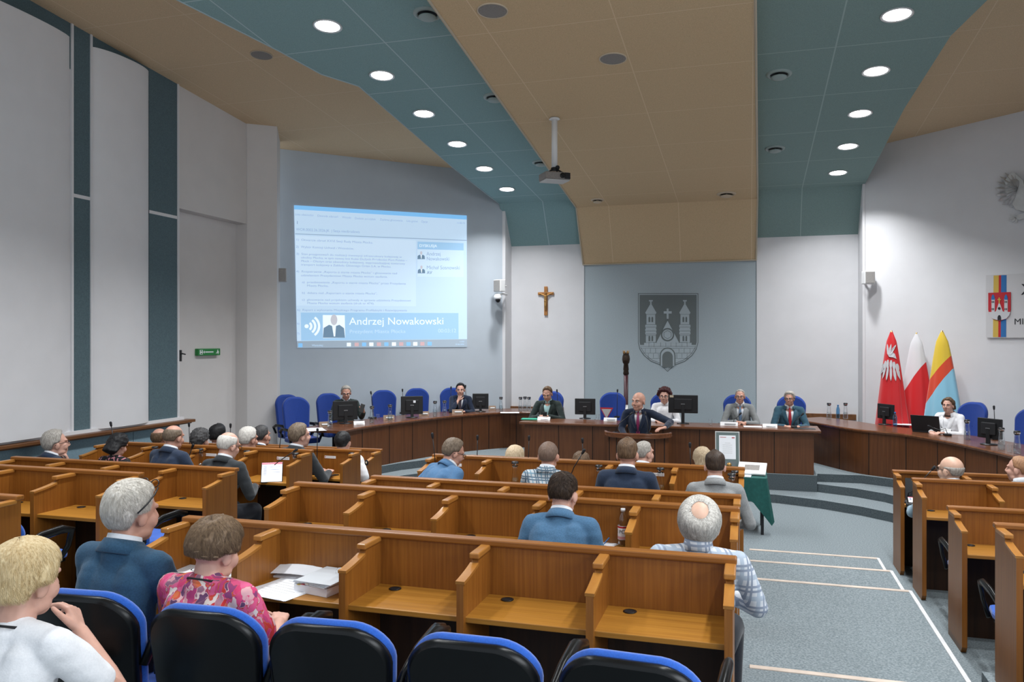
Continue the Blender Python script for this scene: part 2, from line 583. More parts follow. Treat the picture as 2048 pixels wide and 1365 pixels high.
# --- left wall: convex plaster panels between dark acoustic strips, above a wooden ledge
LZ = 1.20
def wallY(px):
    return atP(px, 700, (XL, 0, 0), (1, 0, 0)).y
ys = [wallY(142), wallY(180), wallY(297), wallY(354)]
def strip_panel(y0, y1, top, name='wall_acoustic_strip'):
    m = struct(MB().span((XL - 0.01, y0, LZ), (XL + 0.012, y1, top)).build(name, 'acoustic_teal'))
    zj = CZ + 1.83
    struct(MB().span((XL - 0.005, y0, zj - 0.022), (XL + 0.018, y1, zj + 0.022)).build('trim_31', 'wall_white'))
strip_panel(ys[0], ys[1], HW)
strip_panel(ys[2], ys[3], HW)
struct(MB().span((XL - 0.01, -3.0, CZ + 3.4), (XL + 0.008, ys[2], HW)).build('wall_acoustic_top', 'acoustic_teal'))
for y in (ys[0], ys[1], ys[3]):
    struct(MB().span((XL - 0.005, y - 0.014, LZ), (XL + 0.03, y + 0.014, HW)).build('trim_32', 'wall_white'))
def convex(y0, y1, top, bul=0.13, taper=0.0):
    rows = []
    n = 22
    for k in range(n + 1):
        t = k / n
        y = y0 + (y1 - y0) * t
        s = abs(2 * t - 1)
        x = XL + bul * (1 - s ** 2.4) ** 0.75
        rows.append((x, y))
    poly = [(XL - 0.02, y0)] + rows + [(XL - 0.02, y1)]
    mb = MB().prism([(x, y, LZ + 0.02) for x, y in poly], (0, 0, top - LZ - 0.02))
    return struct(mb.build('wall_convex_panel', 'wall_white', autosmooth=True))
wd = ys[2] - ys[1]
convex(ys[1] + 0.01, ys[2], CZ + 3.80)
convex(ys[0] - 2.35, ys[0] - 0.01, CZ + 3.80)
convex(ys[0] - 2.75 - 2.35, ys[0] - 2.75, CZ + 3.80)
# ledge and the blue wainscot under it
mb = MB().span((XL, -3.0, LZ - 0.055), (XL + 0.16, 10.12, LZ - 0.012))
mb.span((XL, -3.0, LZ - 0.075), (XL + 0.11, 10.10, LZ - 0.055))
struct(mb.build('trim_41', 'ledge_wood', bevel=0.008))
struct(MB().span((XL, -3.0, LZ - 0.012), (XL + 0.05, 10.0, LZ + 0.03)).build('trim_42', 'wall_white'))
mat('wainscot_blue', (0.20, 0.30, 0.36), 0.9, var=0.08, scale=(60, 60, 60))
mb = MB()
yy = -3.0
while yy < 9.8:
    mb.span((XL, yy, 0), (XL + 0.035, min(yy + 1.19, 9.92), LZ - 0.07))
    yy += 1.2
struct(mb.build('wall_wainscot', 'wainscot_blue', bevel=0.004))
# wooden skirting boards behind the right desk
struct(MB().span((0.75, YB - 0.10, 0.92), (1.86, YB - 0.02, 1.02)).build('baseboard_end', 'ledge_wood'))
struct(MB().span((-4.7, YB - 0.10, 0.92), (-3.6, YB - 0.02, 1.02)).build('baseboard_end_left', 'ledge_wood'))

# ================================================================== ceiling fittings
NB = Vector((0, -0.083, -1)).normalized()
TILT = Matrix.Rotation(-math.atan(0.083), 4, 'X')
def downlight(x, y, label, group, seen=True):
    z = zt(y)
    if seen:
        t = thing('ceiling_downlight', label, 'ceiling light', (x, y, z), 0, group)
        t.rotation_euler = (-math.atan(0.083), 0, 0)
        r = MB().lathe([(0.155, 0.0), (0.158, -0.008), (0.150, -0.014), (0.132, -0.010), (0.128, 0.0)], seg=28, cap=False)
        r.build('trim_ring', 'silver', t, smooth=True)
        MB().lathe([(0.0001, -0.006), (0.128, -0.006)], seg=28, cap=False).build('diffuser', 'lamp_glow', t)
    area('downlight_beam', (x, y, z - 0.035), 0.26, LAMP_W, (0.96, 0.98, 1.0), spread=R(122))
pos = ['farthest', 'second farthest', 'third farthest', 'fourth farthest', 'fifth farthest', 'nearest']
for k in range(10):
    y = 14.19 - 1.316 * k
    downlight(-4.33, y, 'round lit downlight in the left teal ceiling band, %s from the photographer' % pos[min(k, 5)], 'downlights in the left teal band', k < 6)
posr = ['farthest', 'second farthest', 'middle one in distance', 'second nearest', 'nearest']
for k in range(10):
    y = 14.33 - 1.39 * k
    downlight(1.42, y, 'round lit downlight in the right teal ceiling band, %s from the photographer' % posr[min(k, 4)], 'downlights in the right teal band', k < 5)

def vent(px, py, zf, label, r=0.15, m='offwhite_plastic'):
    # ray meets the sloping ceiling
    d = _dir(px, py)
    c = zf(0) - CZ
    t = c / (d.z + 0.083 * d.y)
    p = Vector((0, 0, CZ)) + d * t
    o = thing('ceiling_vent', label, 'ceiling vent', p, 0, 'round ceiling air valves')
    o.rotation_euler = (-math.atan(0.083), 0, 0)
    MB().lathe([(r, 0.0), (r * 0.98, -0.012), (r * 0.72, -0.022), (r * 0.68, 0.0)], seg=28, cap=False).build('valve_rim', m, o, smooth=True)
    MB().lathe([(0.0001, -0.002), (r * 0.70, -0.002)], seg=28, cap=False).build('valve_throat', 'black_matte', o)
    MB().lathe([(0.0001, -0.062), (r * 0.40, -0.060), (r * 0.62, -0.048), (r * 0.62, -0.040), (0.02, -0.02), (0.015, 0.0)], seg=28).build('valve_disc', m, o, smooth=True)
mat('vent_teal', (0.30, 0.37, 0.36), 0.5)
mat('vent_sand', (0.55, 0.45, 0.33), 0.5)
vent(855, 27, zt, 'round air vent in the left teal band, nearest the photographer', m='vent_teal')
vent(989, 194, zt, 'round air vent cut by the beige edge beside the left teal band, middle one', m='vent_teal')
vent(1082, 325, zt, 'round air vent in the left teal band just beyond the projector', m='vent_teal')
vent(1558, 148, zt, 'round air vent in the right teal band, nearer one', m='vent_teal')
vent(1550, 297, zt, 'round air vent in the right teal band, farther one', m='vent_teal')
vent(1195, 400, zb, 'small round air vent in the beige band near its fold, left one', 0.125, 'vent_sand')
vent(1453, 388, zb, 'round air vent in the beige band near its fold, right one with dirt halo', 0.17, 'vent_sand')
mat('speaker_grille', (0.235, 0.215, 0.20), 0.7, var=0.25, scale=(220, 220, 220), detail=1)
def grille(px, py, zf, label, r):
    d = _dir(px, py)
    t = (zf(0) - CZ) / (d.z + 0.083 * d.y)
    p = Vector((0, 0, CZ)) + d * t
    o = thing('ceiling_speaker', label, 'ceiling speaker', p, 0, 'round flush ceiling loudspeakers')
    o.rotation_euler = (-math.atan(0.083), 0, 0)
    MB().lathe([(r, 0.0), (r, -0.008), (r * 0.93, -0.012), (r * 0.9, 0.0)], seg=28, cap=False).build('speaker_rim', 'vent_sand', o, smooth=True)
    MB().lathe([(0.0001, -0.010), (r * 0.5, -0.009), (r * 0.93, -0.006)], seg=28, cap=False).build('grille', 'speaker_grille', o, smooth=True)
grille(985, 21, zb, 'round grey loudspeaker grille flush in the beige ceiling, nearest the photographer', 0.155)
grille(1226, 117, zb, 'round grey loudspeaker grille flush in the middle of the beige ceiling', 0.155)
grille(523, 110, zo, 'round grey loudspeaker grille in the left outer ceiling near the wall', 0.15)

# unseen frame with glowing panes, added to go with the right-hand fill light
mat('window_daylight', (0.8, 0.85, 0.9), 0.3, emis=(0.86, 0.93, 1.0), estr=0.8)
mb = MB().span((XR - 0.012, -1.25, 2.2), (XR - 0.004, 2.25, 4.6))
for y in (-1.25, -0.08, 1.09, 2.25):
    mb.span((XR - 0.06, y - 0.035, 2.2), (XR - 0.001, y + 0.035, 4.6), 1)
for z in (2.2, 3.4, 4.6):
    mb.span((XR - 0.06, -1.285, z - 0.035), (XR - 0.001, 2.285, z + 0.035), 1)
struct(mb.build('window_1', ['window_daylight', 'white_plastic'], bevel=0.004))
# ================================================================== council benches
DD = 0.42                                       # depth of a bench desk
mat('kick_dark', (0.045, 0.018, 0.007), 0.6, scale=(26, 26, 1.1), col2=(0.022, 0.009, 0.004))  # near-black wood tone carrying the shade below the desks
def bench(label, x0, x1, Y, zf, zr, n, grom=True, plates=(), hollow=True, depth=DD, drop=0.29, ends=(True, True)):
    """a row of writing desks parted by curved dividers; back panel and rail on the stage side"""
    t = thing('council_bench', label, 'bench desk', (x0, Y, zf))
    H = zr - zf
    Wd = x1 - x0
    zd = H - drop                               # desk height
    MB().span((0, -0.016, 0.0), (Wd, 0.016, H - 0.02)).build('back_panel', 'oak_upright', t)
    MB().span((-0.012, -0.034, H - 0.034), (Wd + 0.012, 0.034, H)).build('top_rail', 'oak_along', t, bevel=0.008)
    MB().span((0.02, -0.022, 0.0), (Wd - 0.02, -0.014, zd - 0.03)).build('kick_panel', 'kick_dark', t)  # added dark sheet, under-desk shade put into its colour
    dk = MB().span((0.018, -depth + 0.03, zd - 0.028), (Wd - 0.018, -0.016, zd))
    dk = dk.build('desk_top', 'oak_top', t, bevel=0.004)
    for i in range(n + 1):
        if (i == 0 and not ends[0]) or (i == n and not ends[1]):
            continue
        x = Wd * i / n
        w = 0.036
        xa = min(max(x - w / 2, 0.0), Wd - w)
        zc, zl = H - 0.055, zd + 0.165
        prof = [(-0.016, 0.0), (-0.016, zc), (-0.185, zc)]
        cur = []
        for k in range(9):                      # the swept front edge
            s = k / 8
            y = -0.205 - (depth - 0.205) * s
            z = zc - 0.035 - (zc - 0.035 - zl) * (s ** 0.80 * 0.55 + 0.45 * (1 - (1 - s) ** 1.6))
            cur.append((y, z))
        prof += [(-0.200, zc - 0.02)] + cur + [(-depth, 0.05), (-depth + 0.04, 0.0)]
        d = MB().prism([(xa, y, z) for y, z in prof], (w, 0, 0)).build('divider', 'oak_upright', t)
        cp = MB().span((xa - 0.009, -0.215, zc), (xa + w + 0.009, -0.018, zc + 0.030)).build('divider_cap', 'oak_edge', d, bevel=0.007)
        tr = MB()
        pa = [(y, z + 0.001) for y, z in cur]
        pb = [(y - 0.002, z + 0.016) for y, z in cur]
        tr.prism([(xa - 0.005, y, z) for y, z in pa + pb[::-1]], (w + 0.010, 0, 0))
        tr.build('divider_edging', 'oak_edge', d)
    if grom:
        for i in range(n):
            gx = Wd * (i + 0.17) / n + 0.03
            g = MB().lathe([(0.030, 0.0), (0.034, 0.004), (0.028, 0.005), (0.024, 0.002)], (gx, -0.085, zd), 18, cap=False)
            g = g.build('cable_grommet', 'black_plastic', dk, smooth=True)
            MB().lathe([(0.0001, 0.0025), (0.026, 0.0025)], (gx, -0.085, zd), 18, cap=False).build('cable_hole', 'black_matte', dk)
    for i, s in plates:                          # white name strips stuck on the panel
        cx = Wd * (i + s) / n
        p = MB().span((cx - 0.075, -0.019, H - 0.115), (cx + 0.075, -0.016, H - 0.085)).build('name_strip', 'white_paper', t)
        MB().span((cx - 0.05, -0.0200, H - 0.104), (cx + 0.06, -0.0190, H - 0.097)).build('printed_name', 'offwhite_plastic', p)
        MB().lathe([(0.0001, 0), (0.007, 0)], (cx - 0.063, -0.0200, H - 0.100), 10, M=Matrix.Rotation(PI / 2, 3, 'X'), cap=False).build('printed_crest', 'red_ink', p)
    return t

XC0, XC1 = -3.25, -0.07
bench('nearest wooden bench of the centre block, with papers and binder on its desk', XC0, XC1, 4.04, 0.36, 1.305, 5)
bench('second wooden bench from the photographer in the centre block, plastic bottle on it', XC0, XC1, 5.26, 0.27, 1.305, 5)
bench('third empty wooden bench from the photographer in the centre block', -3.10, XC1, 6.22, 0.27, 1.205, 5)
bench('fourth wooden bench of the centre block, carafes and name strips along its rail', -3.08, -0.05, 7.55, 0.18, 1.21, 5,
      plates=((0, 0.38), (1, 0.92), (3, 0.70)))
bench('frontmost wooden bench of the centre block, just below the lectern', -3.06, -0.35, 8.60, 0.09, 1.055, 4, grom=False)
bench('nearest wooden bench of the left block, its end at the left picture edge', -8.0, -4.78, 4.25, 0.36, 1.305, 5)
bench('empty wooden bench of the left block ending beyond the grey haired man', -7.9, -4.67, 5.26, 0.27, 1.305, 5)
bench('empty wooden bench of the left block directly behind the man resting chin on hand', -7.06, -4.47, 6.22, 0.27, 1.205, 4)
bench('wooden bench of the left block with a lit tablet at its end', -7.06, -4.43, 7.45, 0.18, 1.21, 4,
      plates=((0, 0.85), (2, 0.12), (3, 0.50)))
bench('wooden bench of the left block with dark folders and phone at its end', -7.06, -4.47, 8.62, 0.09, 1.055, 4,
      plates=((2, 0.4), (3, 0.40)))
bench('frontmost wooden bench of the left block, under the long curved desk', -7.06, -4.62, 9.50, 0.0, 0.945, 4, grom=False)
bench('frontmost wooden bench of the right block, laptop on its desk', 1.455, 2.78, 9.20, 0.0, 1.00, 2)
bench('second wooden bench of the right block behind the bald man with glasses', 1.500, 2.78, 8.40, 0.0, 1.05, 2)
bench('third wooden bench of the right block beside the aisle edge', 1.535, 2.78, 7.14, 0.0, 1.035, 2)
bench('nearest wooden bench of the right block at the right picture edge', 1.545, 2.78, 5.90, 0.13, 1.17, 2)

# ================================================================== chairs
def rounded(wt, wb, h, r, n=8, sag=0.0):
    """outline of a chair back: (x, z), wide top corners rounded"""
    pts = []
    for k in range(n + 1):
        a = PI / 2 * k / n
        pts.append((wt / 2 - r + r * math.sin(a), h - r * 0.8 + r * 0.8 * math.cos(a)))
    pts.append((wb / 2, 0.06))
    for k in range(5):
        a = PI / 2 * k / 4
        pts.append((wb / 2 - 0.05 + 0.05 * math.cos(a), 0.05 - 0.05 * math.sin(a)))
    left = [(-x, z) for x, z in reversed(pts)]
    top = []
    return pts + left
def back_sheet(outline, d0, d1, curve, tilt, z0, rim=0.0, crown=0.035):
    """slab following the outline, bowed across its width and leaning back"""
    mb = MB()
    xs = max(p[0] for p in outline)
    zs = max(p[1] for p in outline)
    n = len(outline)
    rings = []
    prof = [(1.0 - rim, d0), (1.0, d0 + (d1 - d0) * 0.25), (1.0, d0 + (d1 - d0) * 0.75), (1.0 - rim, d1)]
    def P(x, z, d):
        if z > zs * 0.6:
            z = z + crown * (1 - (x / xs) ** 2)
        y = d + curve * (x / xs) ** 2
        y -= tilt * z
        return (x, y, z0 + z)
    for s, d in prof:
        rings.append([P(x * s, zs / 2 + (z - zs / 2) * s, d) for x, z in outline])
    mb.grid(rings, close=True)
    # fill both faces with shrinking rings so the bow shows
    for s0, d, flip in ((1.0 - rim, d0, True), (1.0 - rim, d1, False)):
        rr = []
        for f in (1.0, 0.75, 0.5, 0.25, 0.02):
            rr.append([P(x * s0 * f, zs / 2 + (z - zs / 2) * s0 * f, d) for x, z in outline])
        if flip:
            rr.reverse()
        mb.grid(rr, close=True)
    return mb
mat('shell_black', (0.004, 0.0045, 0.005), 0.30, spec=0.30)
mat('blue_bright', (0.012, 0.095, 0.46), 0.85, scale=(160, 160, 160), var=0.12, sheen=0.3)
def row_chair(label, loc, rz=0.0, bh=0.585, up=0.0, group='blue and black chairs in the bench rows'):
    t = thing('conference_chair', label, 'chair', loc, rz, group)
    out = rounded(0.46, 0.41, bh, 0.13)
    back_sheet([(x * 1.0, z) for x, z in out], -0.185, -0.148, 0.045, 0.16, 0.42, 0.06).build('backrest_cushion', 'blue_bright', t, smooth=True)
    back_sheet([(x * 0.995, z * 0.985) for x, z in out], -0.225, -0.186, 0.045, 0.16, 0.42, 0.07).build('back_shell', 'shell_black', t, smooth=True)
    sc = MB().prism([(x, y, 0.40 + up * 0.4) for x, y in [(-.20, -.17), (.20, -.17), (.22, .10), (.20, .25), (.12, .28), (-.12, .28), (-.20, .25), (-.22, .10)]], (0, 0, 0.055))
    sc.build('seat_cushion', 'blue_bright', t, bevel=0.018)
    MB().prism([(x, y, 0.375 + up * 0.4) for x, y in [(-.19, -.18), (.19, -.18), (.21, .10), (.19, .24), (-.19, .24), (-.21, .10)]], (0, 0, 0.024)).build('seat_pan', 'shell_black', t, bevel=0.006)
    for s in (-1, 1):
        pa = [(.225, -.20, .50), (.248, -.17, .585), (.262, -.06, .63), (.266, .12, .640), (.262, .22, .615), (.248, .20, .50), (.235, .12, .40)]
        a = MB().tube([(s * x, y, z + (up if z > .41 else up * 0.4)) for x, y, z in pa], [.014, .018, .021, .021, .019, .016, .014], 10, flat=1.6)
        a.build('armrest', 'shell_black', t, smooth=True)
    MB().tube([(0, -0.04, 0.02), (0, -0.04, 0.38)], 0.03, 12).build('pedestal', 'black_matte', t, smooth=True)
    b = MB()
    b.box((0, -0.04, 0.014), (0.40, 0.07, 0.028))
    b.box((0, -0.04, 0.014), (0.07, 0.40, 0.028))
    b.build('chair_foot', 'black_matte', t, bevel=0.008)
    return t
ch0 = row_chair('front row blue topped chair behind the woman in the flowered blouse', (-1.93, 2.72, 0.36), R(3), 0.585, 0.24)
for x, y, z, rz, lab in [
    (-2.50, 2.74, 0.36, 5, 'blue topped chair under the grey haired man in the blue jacket, at lower left'),
    (-1.42, 2.72, 0.36, 4, 'empty black backed chair just right of the woman in the flowered blouse'),
    (-0.88, 2.72, 0.36, 1, 'empty black backed chair at bottom centre, second from the right in its row'),
    (-0.345, 2.72, 0.36, -3, 'rightmost empty black backed chair of the foreground row'),
]:
    dup(ch0, (x, y, z), R(rz), lab)
lc0 = row_chair('low backed chair with black armrest just beyond the grey haired man in blue', (-4.88, 5.50, 0.27), 0.0, 0.36, 0.0, 'low backed chairs in the left block')
dup(lc0, (-5.02, 4.45, 0.36), R(2), 'low backed chair at the left picture edge, black armrest above the blonde woman')
for x, y, z, lab in [(1.86, 7.52, 0.0, 'low backed chair behind the third right bench, black armrest past its end panel'),
                     (1.86, 6.26, 0.0, 'low backed chair with blue seat showing between the two nearest right benches'),
                     (1.90, 5.00, 0.13, 'low backed chair at the right picture edge behind the nearest right bench'),
                     (1.98, 8.72, 0.0, 'low backed chair under the bald man with glasses in the right block')]:
    dup(lc0, (x, y, z), 0.0, lab, 'low backed chairs in the right block')

def high_chair(label, loc, rz, group='blue high backed chairs on the stage'):
    t = thing('office_chair', label, 'chair', loc, rz, group)
    out = rounded(0.46, 0.40, 0.66, 0.17)
    back_sheet(out, -0.27, -0.19, 0.06, 0.12, 0.40, 0.09, 0.03).build('backrest', 'blue_fabric', t, smooth=True)
    MB().prism([(x, y, 0.38) for x, y in [(-.22, -.19), (.22, -.19), (.24, .10), (.2, .26), (-.2, .26), (-.24, .10)]], (0, 0, 0.08)).build('seat_cushion', 'blue_fabric', t, bevel=0.025)
    for s in (-1, 1):
        MB().tube([(s * .24, -.20, .46), (s * .285, -.20, .56), (s * .29, -.10, .60), (s * .29, .12, .60), (s * .285, .17, .56), (s * .24, .12, .40)], .018, 8, flat=1.4).build('armrest', 'shell_black', t, smooth=True)
    MB().tube([(0, 0, 0.05), (0, 0, 0.39)], 0.03, 12).build('gas_lift', 'black_matte', t, smooth=True)
    b = MB()
    for k in range(5):
        a = 2 * PI * k / 5 + 0.3
        b.tube([(0, 0, 0.08), (0.26 * math.cos(a), 0.26 * math.sin(a), 0.05)], [0.03, 0.018], 8)
        b.ell((0.26 * math.cos(a), 0.26 * math.sin(a), 0.027), (0.026, 0.026, 0.026), seg=10, rings=6)
    b.build('star_base', 'black_matte', t, smooth=True)
    return t
SG = 0.36
def stage_spot(px, py, Y):
    p = atY(px, py, Y)
    return p.x, p.y
hc0 = None
# px of the back's top centre, its y, depth, turn, label
for px, py, Y, rz, lab in [
    (604, 795, 11.25, -125, 'nearer of two overlapping blue high backed chairs at the left desk end'),
    (590, 793, 11.75, -118, 'farther of two overlapping blue high backed chairs at the left desk end'),
    (668, 790, 12.2, -130, 'blue high backed chair holding the man in glasses with a phone'),
    (772, 781, 13.25, -145, 'empty blue high backed chair left of the black monitor on the left desk'),
    (837, 779, 13.95, -150, 'empty blue high backed chair behind the black monitor on the left desk'),
    (903, 782, 14.25, -160, 'blue high backed chair holding the man with hand on chin'),
    (1096, 789, 13.75, 180, 'blue high backed chair holding the man in the dark green jacket'),
    (1221, 784, 13.75, 180, 'empty blue high backed chair beside the ceremonial mace'),
    (1325, 795, 13.75, 180, 'blue high backed chair holding the woman with dark red hair'),
    (1474, 796, 13.75, 180, 'blue high backed chair holding the man in the grey suit'),
    (1584, 800, 13.75, 180, 'blue high backed chair holding the man in the red tie'),
    (1924, 811, 13.15, 132, 'blue high backed chair holding the woman in white on the right'),
    (2030, 818, 12.2, 118, 'empty blue high backed chair at the right picture edge'),
]:
    x, y = stage_spot(px, py, Y)
    z = atY(px, py, Y).z
    if hc0 is None:
        hc0 = high_chair(lab, (x, y, SG), R(rz))
        o = hc0
    else:
        o = dup(hc0, (x, y, SG), R(rz), lab)
    o['ztop'] = z
    print('chair top', round(z - SG, 2), lab[:30])
    del o['ztop']

# ================================================================== stage desks
DZ = 1.03
def arc_desk(label, pts, inward):
    """curved desk: panelled front, overhanging top; pts run along the front edge"""
    t = thing('curved_desk', label, 'desk', (0, 0, 0))
    P = [Vector((x, y, 0)) for x, y in pts]
    # smooth the polyline
    def cr(P, m=6):
        out = []
        for i in range(len(P) - 1):
            a = P[max(i - 1, 0)]; b = P[i]; c = P[i + 1]; d = P[min(i + 2, len(P) - 1)]
            for k in range(m):
                u = k / m
                out.append(0.5 * ((2 * b) + (c - a) * u + (2 * a - 5 * b + 4 * c - d) * u * u + (-a + 3 * b - 3 * c + d) * u ** 3))
        out.append(P[-1])
        return out
    Q = cr(P)
    n = len(Q)
    N = []
    for i in range(n):
        tg = (Q[min(i + 1, n - 1)] - Q[max(i - 1, 0)]).normalized()
        N.append(Vector((-tg.y, tg.x, 0)) * inward)
    def sweep(prof, i0=0, i1=n):
        mb = MB()
        rows = [[Q[i] + N[i] * d + Vector((0, 0, z)) for d, z in prof] for i in range(i0, i1)]
        mb.grid([list(c) for c in zip(*rows)] + [[r[0] for r in rows]])
        mb.add(rows[0], [tuple(range(len(prof)))])
        mb.add(rows[-1], [tuple(range(len(prof) - 1, -1, -1))])
        return mb
    sweep([(0.03, DZ - 0.04), (0.03, SG), (0.06, SG), (0.06, DZ - 0.04)]).build('front_panel', 'dark_wood', t)
    sweep([(0.0, DZ - 0.015), (0.006, DZ - 0.04), (0.78, DZ - 0.04), (0.78, DZ), (0.012, DZ)]).build('desk_top', 'dark_wood_top', t)
    L = 0.0
    nxt = 0.55
    for i in range(1, n):
        L += (Q[i] - Q[i - 1]).length
        if L > nxt:
            nxt += 0.60
            tg = (Q[i] - Q[i - 1]).normalized()
            c = Q[i] + N[i] * 0.029
            MB().box((c.x, c.y, (DZ + SG) / 2 - 0.02), (0.010, 0.006, DZ - SG - 0.05), rz=math.atan2(tg.y, tg.x)).build('panel_joint', 'seam_dark', t)
    return t
arc_desk('long curved dark wooden desk on the right of the stage, woman in white behind it', [(0.62, 14.38), (0.98, 13.95)] + arcR[1:-1] + [(3.10, 8.95)], 1)
arcL = mir([(0.80, 14.42), (1.30, 14.2), (1.95, 13.3), (2.39, 12.18), (2.66, 11.2), (2.72, 10.55)])
arc_desk('long curved dark wooden desk on the left of the stage, below the projected screen', arcL, 1)
t = thing('presidium_desk', 'straight dark wooden desk in the middle of the stage behind the lectern', 'desk', (0, 0, 0))
MB().span((-3.56, 12.66, SG), (0.92, 12.70, DZ - 0.04)).build('front_panel', 'dark_wood', t)
for x in (-3.56, 0.88):
    MB().span((x, 12.70, SG), (x + 0.04, 13.22, DZ - 0.04)).build('side_panel', 'dark_wood', t)
MB().span((-3.64, 12.60, DZ - 0.04), (1.02, 13.30, DZ)).build('desk_top', 'dark_wood_top', t, bevel=0.01)
for x in (-2.98, -2.42, -1.86, -1.30, -0.74, -0.12, 0.36):
    MB().box((x, 12.658, (DZ + SG) / 2 - 0.02), (0.010, 0.006, DZ - SG - 0.05)).build('panel_joint', 'seam_dark', t)

# --- lectern: bowed front of upright panels under a curved top
lc = thing('lectern', 'bow fronted dark wooden lectern where the man in the purple tie speaks', 'lectern', (-2.0, 11.55, 0.0))
lx = (atY(1206, 870, 11.62).x + atY(1343, 870, 11.62).x) / 2
lw = (atY(1343, 870, 11.62).x - atY(1206, 870, 11.62).x) / 2
lc.location = (lx, 11.75, 0.0)
def bow(w, d, n=14):
    return [(w * math.sin(a), -d * math.cos(a)) for a in [R(-88 + 176 * k / n) for k in range(n + 1)]]
b1 = bow(lw * 0.90, 0.34)
for k in range(7):
    seg = b1[2 * k:2 * k + 3]
    inner = [(x * 0.93, y * 0.90) for x, y in reversed(seg)]
    MB().prism([(x, y, 0.0) for x, y in seg + inner], (0, 0, 0.985)).build('front_panel', 'dark_wood', lc)
    if k:
        x, y = b1[2 * k]
        MB().box((x * 1.004, y * 1.008, 0.49), (0.012, 0.012, 0.97)).build('panel_joint', 'seam_dark', lc)
b2 = bow(lw, 0.40, 20)
b3 = [(x * 0.97, y * 0.95) for x, y in b2]
MB().prism([(x, y, 0.965) for x, y in b2 + [(lw * 0.98, 0.06), (-lw * 0.98, 0.06)]], (0, 0, 0.03)).build('lectern_top', 'dark_wood_top', lc, bevel=0.006)
rimb = MB().prism([(x, y, 0.985) for x, y in b2 + [(x * 0.92, y * 0.86) for x, y in reversed(b2)]], (0, 0, 0.05))
rimb.build('top_rim', 'dark_wood_top', lc, bevel=0.01)
# ================================================================== people
SKIN = {'e': (0.62, 0.39, 0.285), 'a': (0.56, 0.30, 0.21), 'b': (0.50, 0.26, 0.18), 'c': (0.60, 0.34, 0.26), 'd': (0.52, 0.275, 0.20)}
for k, c in SKIN.items():
    m = mat('skin_' + k, c, 0.5, var=0.07, scale=(22, 22, 22))
    bs = m.node_tree.nodes['Principled BSDF']
    bs.inputs['Subsurface Weight'].default_value = 0.08
    bs.inputs['Subsurface Radius'].default_value = (0.02, 0.008, 0.005)
def hairmat(name, c1, c2):
    return mat('hair_' + name, c1, 0.55, scale=(130, 130, 22), col2=c2, bump=0.35, spec=0.35)
hairmat('grey', (0.46, 0.43, 0.39), (0.22, 0.20, 0.175))
hairmat('silver', (0.68, 0.64, 0.575), (0.45, 0.41, 0.355))
hairmat('white', (0.66, 0.63, 0.58), (0.42, 0.395, 0.36))
hairmat('blonde', (0.76, 0.61, 0.37), (0.56, 0.40, 0.20))
hairmat('light_brown', (0.215, 0.140, 0.080), (0.115, 0.072, 0.042))
hairmat('pale_blonde', (0.66, 0.53, 0.36), (0.42, 0.31, 0.19))
hairmat('ash_blonde', (0.50, 0.40, 0.27), (0.28, 0.20, 0.12))
hairmat('brown', (0.165, 0.100, 0.055), (0.065, 0.036, 0.019))
hairmat('dark_brown', (0.060, 0.036, 0.022), (0.022, 0.013, 0.009))
hairmat('black', (0.014, 0.013, 0.014), (0.006, 0.006, 0.007))
hairmat('charcoal', (0.080, 0.078, 0.078), (0.030, 0.029, 0.030))
hairmat('stubble', (0.205, 0.135, 0.100), (0.130, 0.085, 0.062))
hairmat('grey_brown', (0.20, 0.150, 0.105), (0.095, 0.068, 0.047))
hairmat('wine', (0.075, 0.016, 0.016), (0.025, 0.008, 0.009))
hairmat('ginger', (0.42, 0.23, 0.12), (0.26, 0.13, 0.07))
def cloth(name, c, var=0.12, s=140, bump=0.12):
    return mat('cloth_' + name, c, 0.9, var=var, scale=(s, s, s), bump=bump, sheen=0.15, spec=0.2, detail=2)
cloth('blue_jacket', (0.030, 0.078, 0.135))
cloth('mid_blue', (0.070, 0.155, 0.265))
cloth('bright_blue', (0.075, 0.165, 0.300))
cloth('navy', (0.013, 0.020, 0.040))
cloth('navy_suit', (0.022, 0.034, 0.062))
cloth('charcoal', (0.030, 0.034, 0.038))
cloth('grey_suit', (0.205, 0.215, 0.215))
cloth('pale_grey', (0.245, 0.250, 0.250))
cloth('bottle_green', (0.022, 0.032, 0.030))
cloth('black', (0.008, 0.008, 0.010))
cloth('white', (0.82, 0.82, 0.84), 0.03)
cloth('shirt', (0.68, 0.70, 0.74), 0.03)
cloth('mint', (0.36, 0.55, 0.55), 0.04)
cloth('teal_blue', (0.030, 0.078, 0.112))
cloth('trousers', (0.014, 0.016, 0.022))
cloth('pale_blue', (0.23, 0.33, 0.40), 0.06)
cloth('pink', (0.66, 0.42, 0.44), 0.05)
cloth('jeans', (0.10, 0.17, 0.25))
mat('tie_purple', (0.20, 0.016, 0.075), 0.5, var=0.2, scale=(60, 60, 60))
mat('tie_red', (0.32, 0.008, 0.020), 0.5)
mat('tie_blue', (0.10, 0.16, 0.25), 0.5)
mat('tie_dark', (0.05, 0.035, 0.05), 0.5)
mat('eye_white', (0.62, 0.60, 0.58), 0.3)
mat('eye_dark', (0.02, 0.014, 0.010), 0.2)
mat('lip', (0.40, 0.14, 0.12), 0.5)
mat('nail', (0.62, 0.36, 0.30), 0.3)
mat('shoe', (0.012, 0.010, 0.010), 0.35)

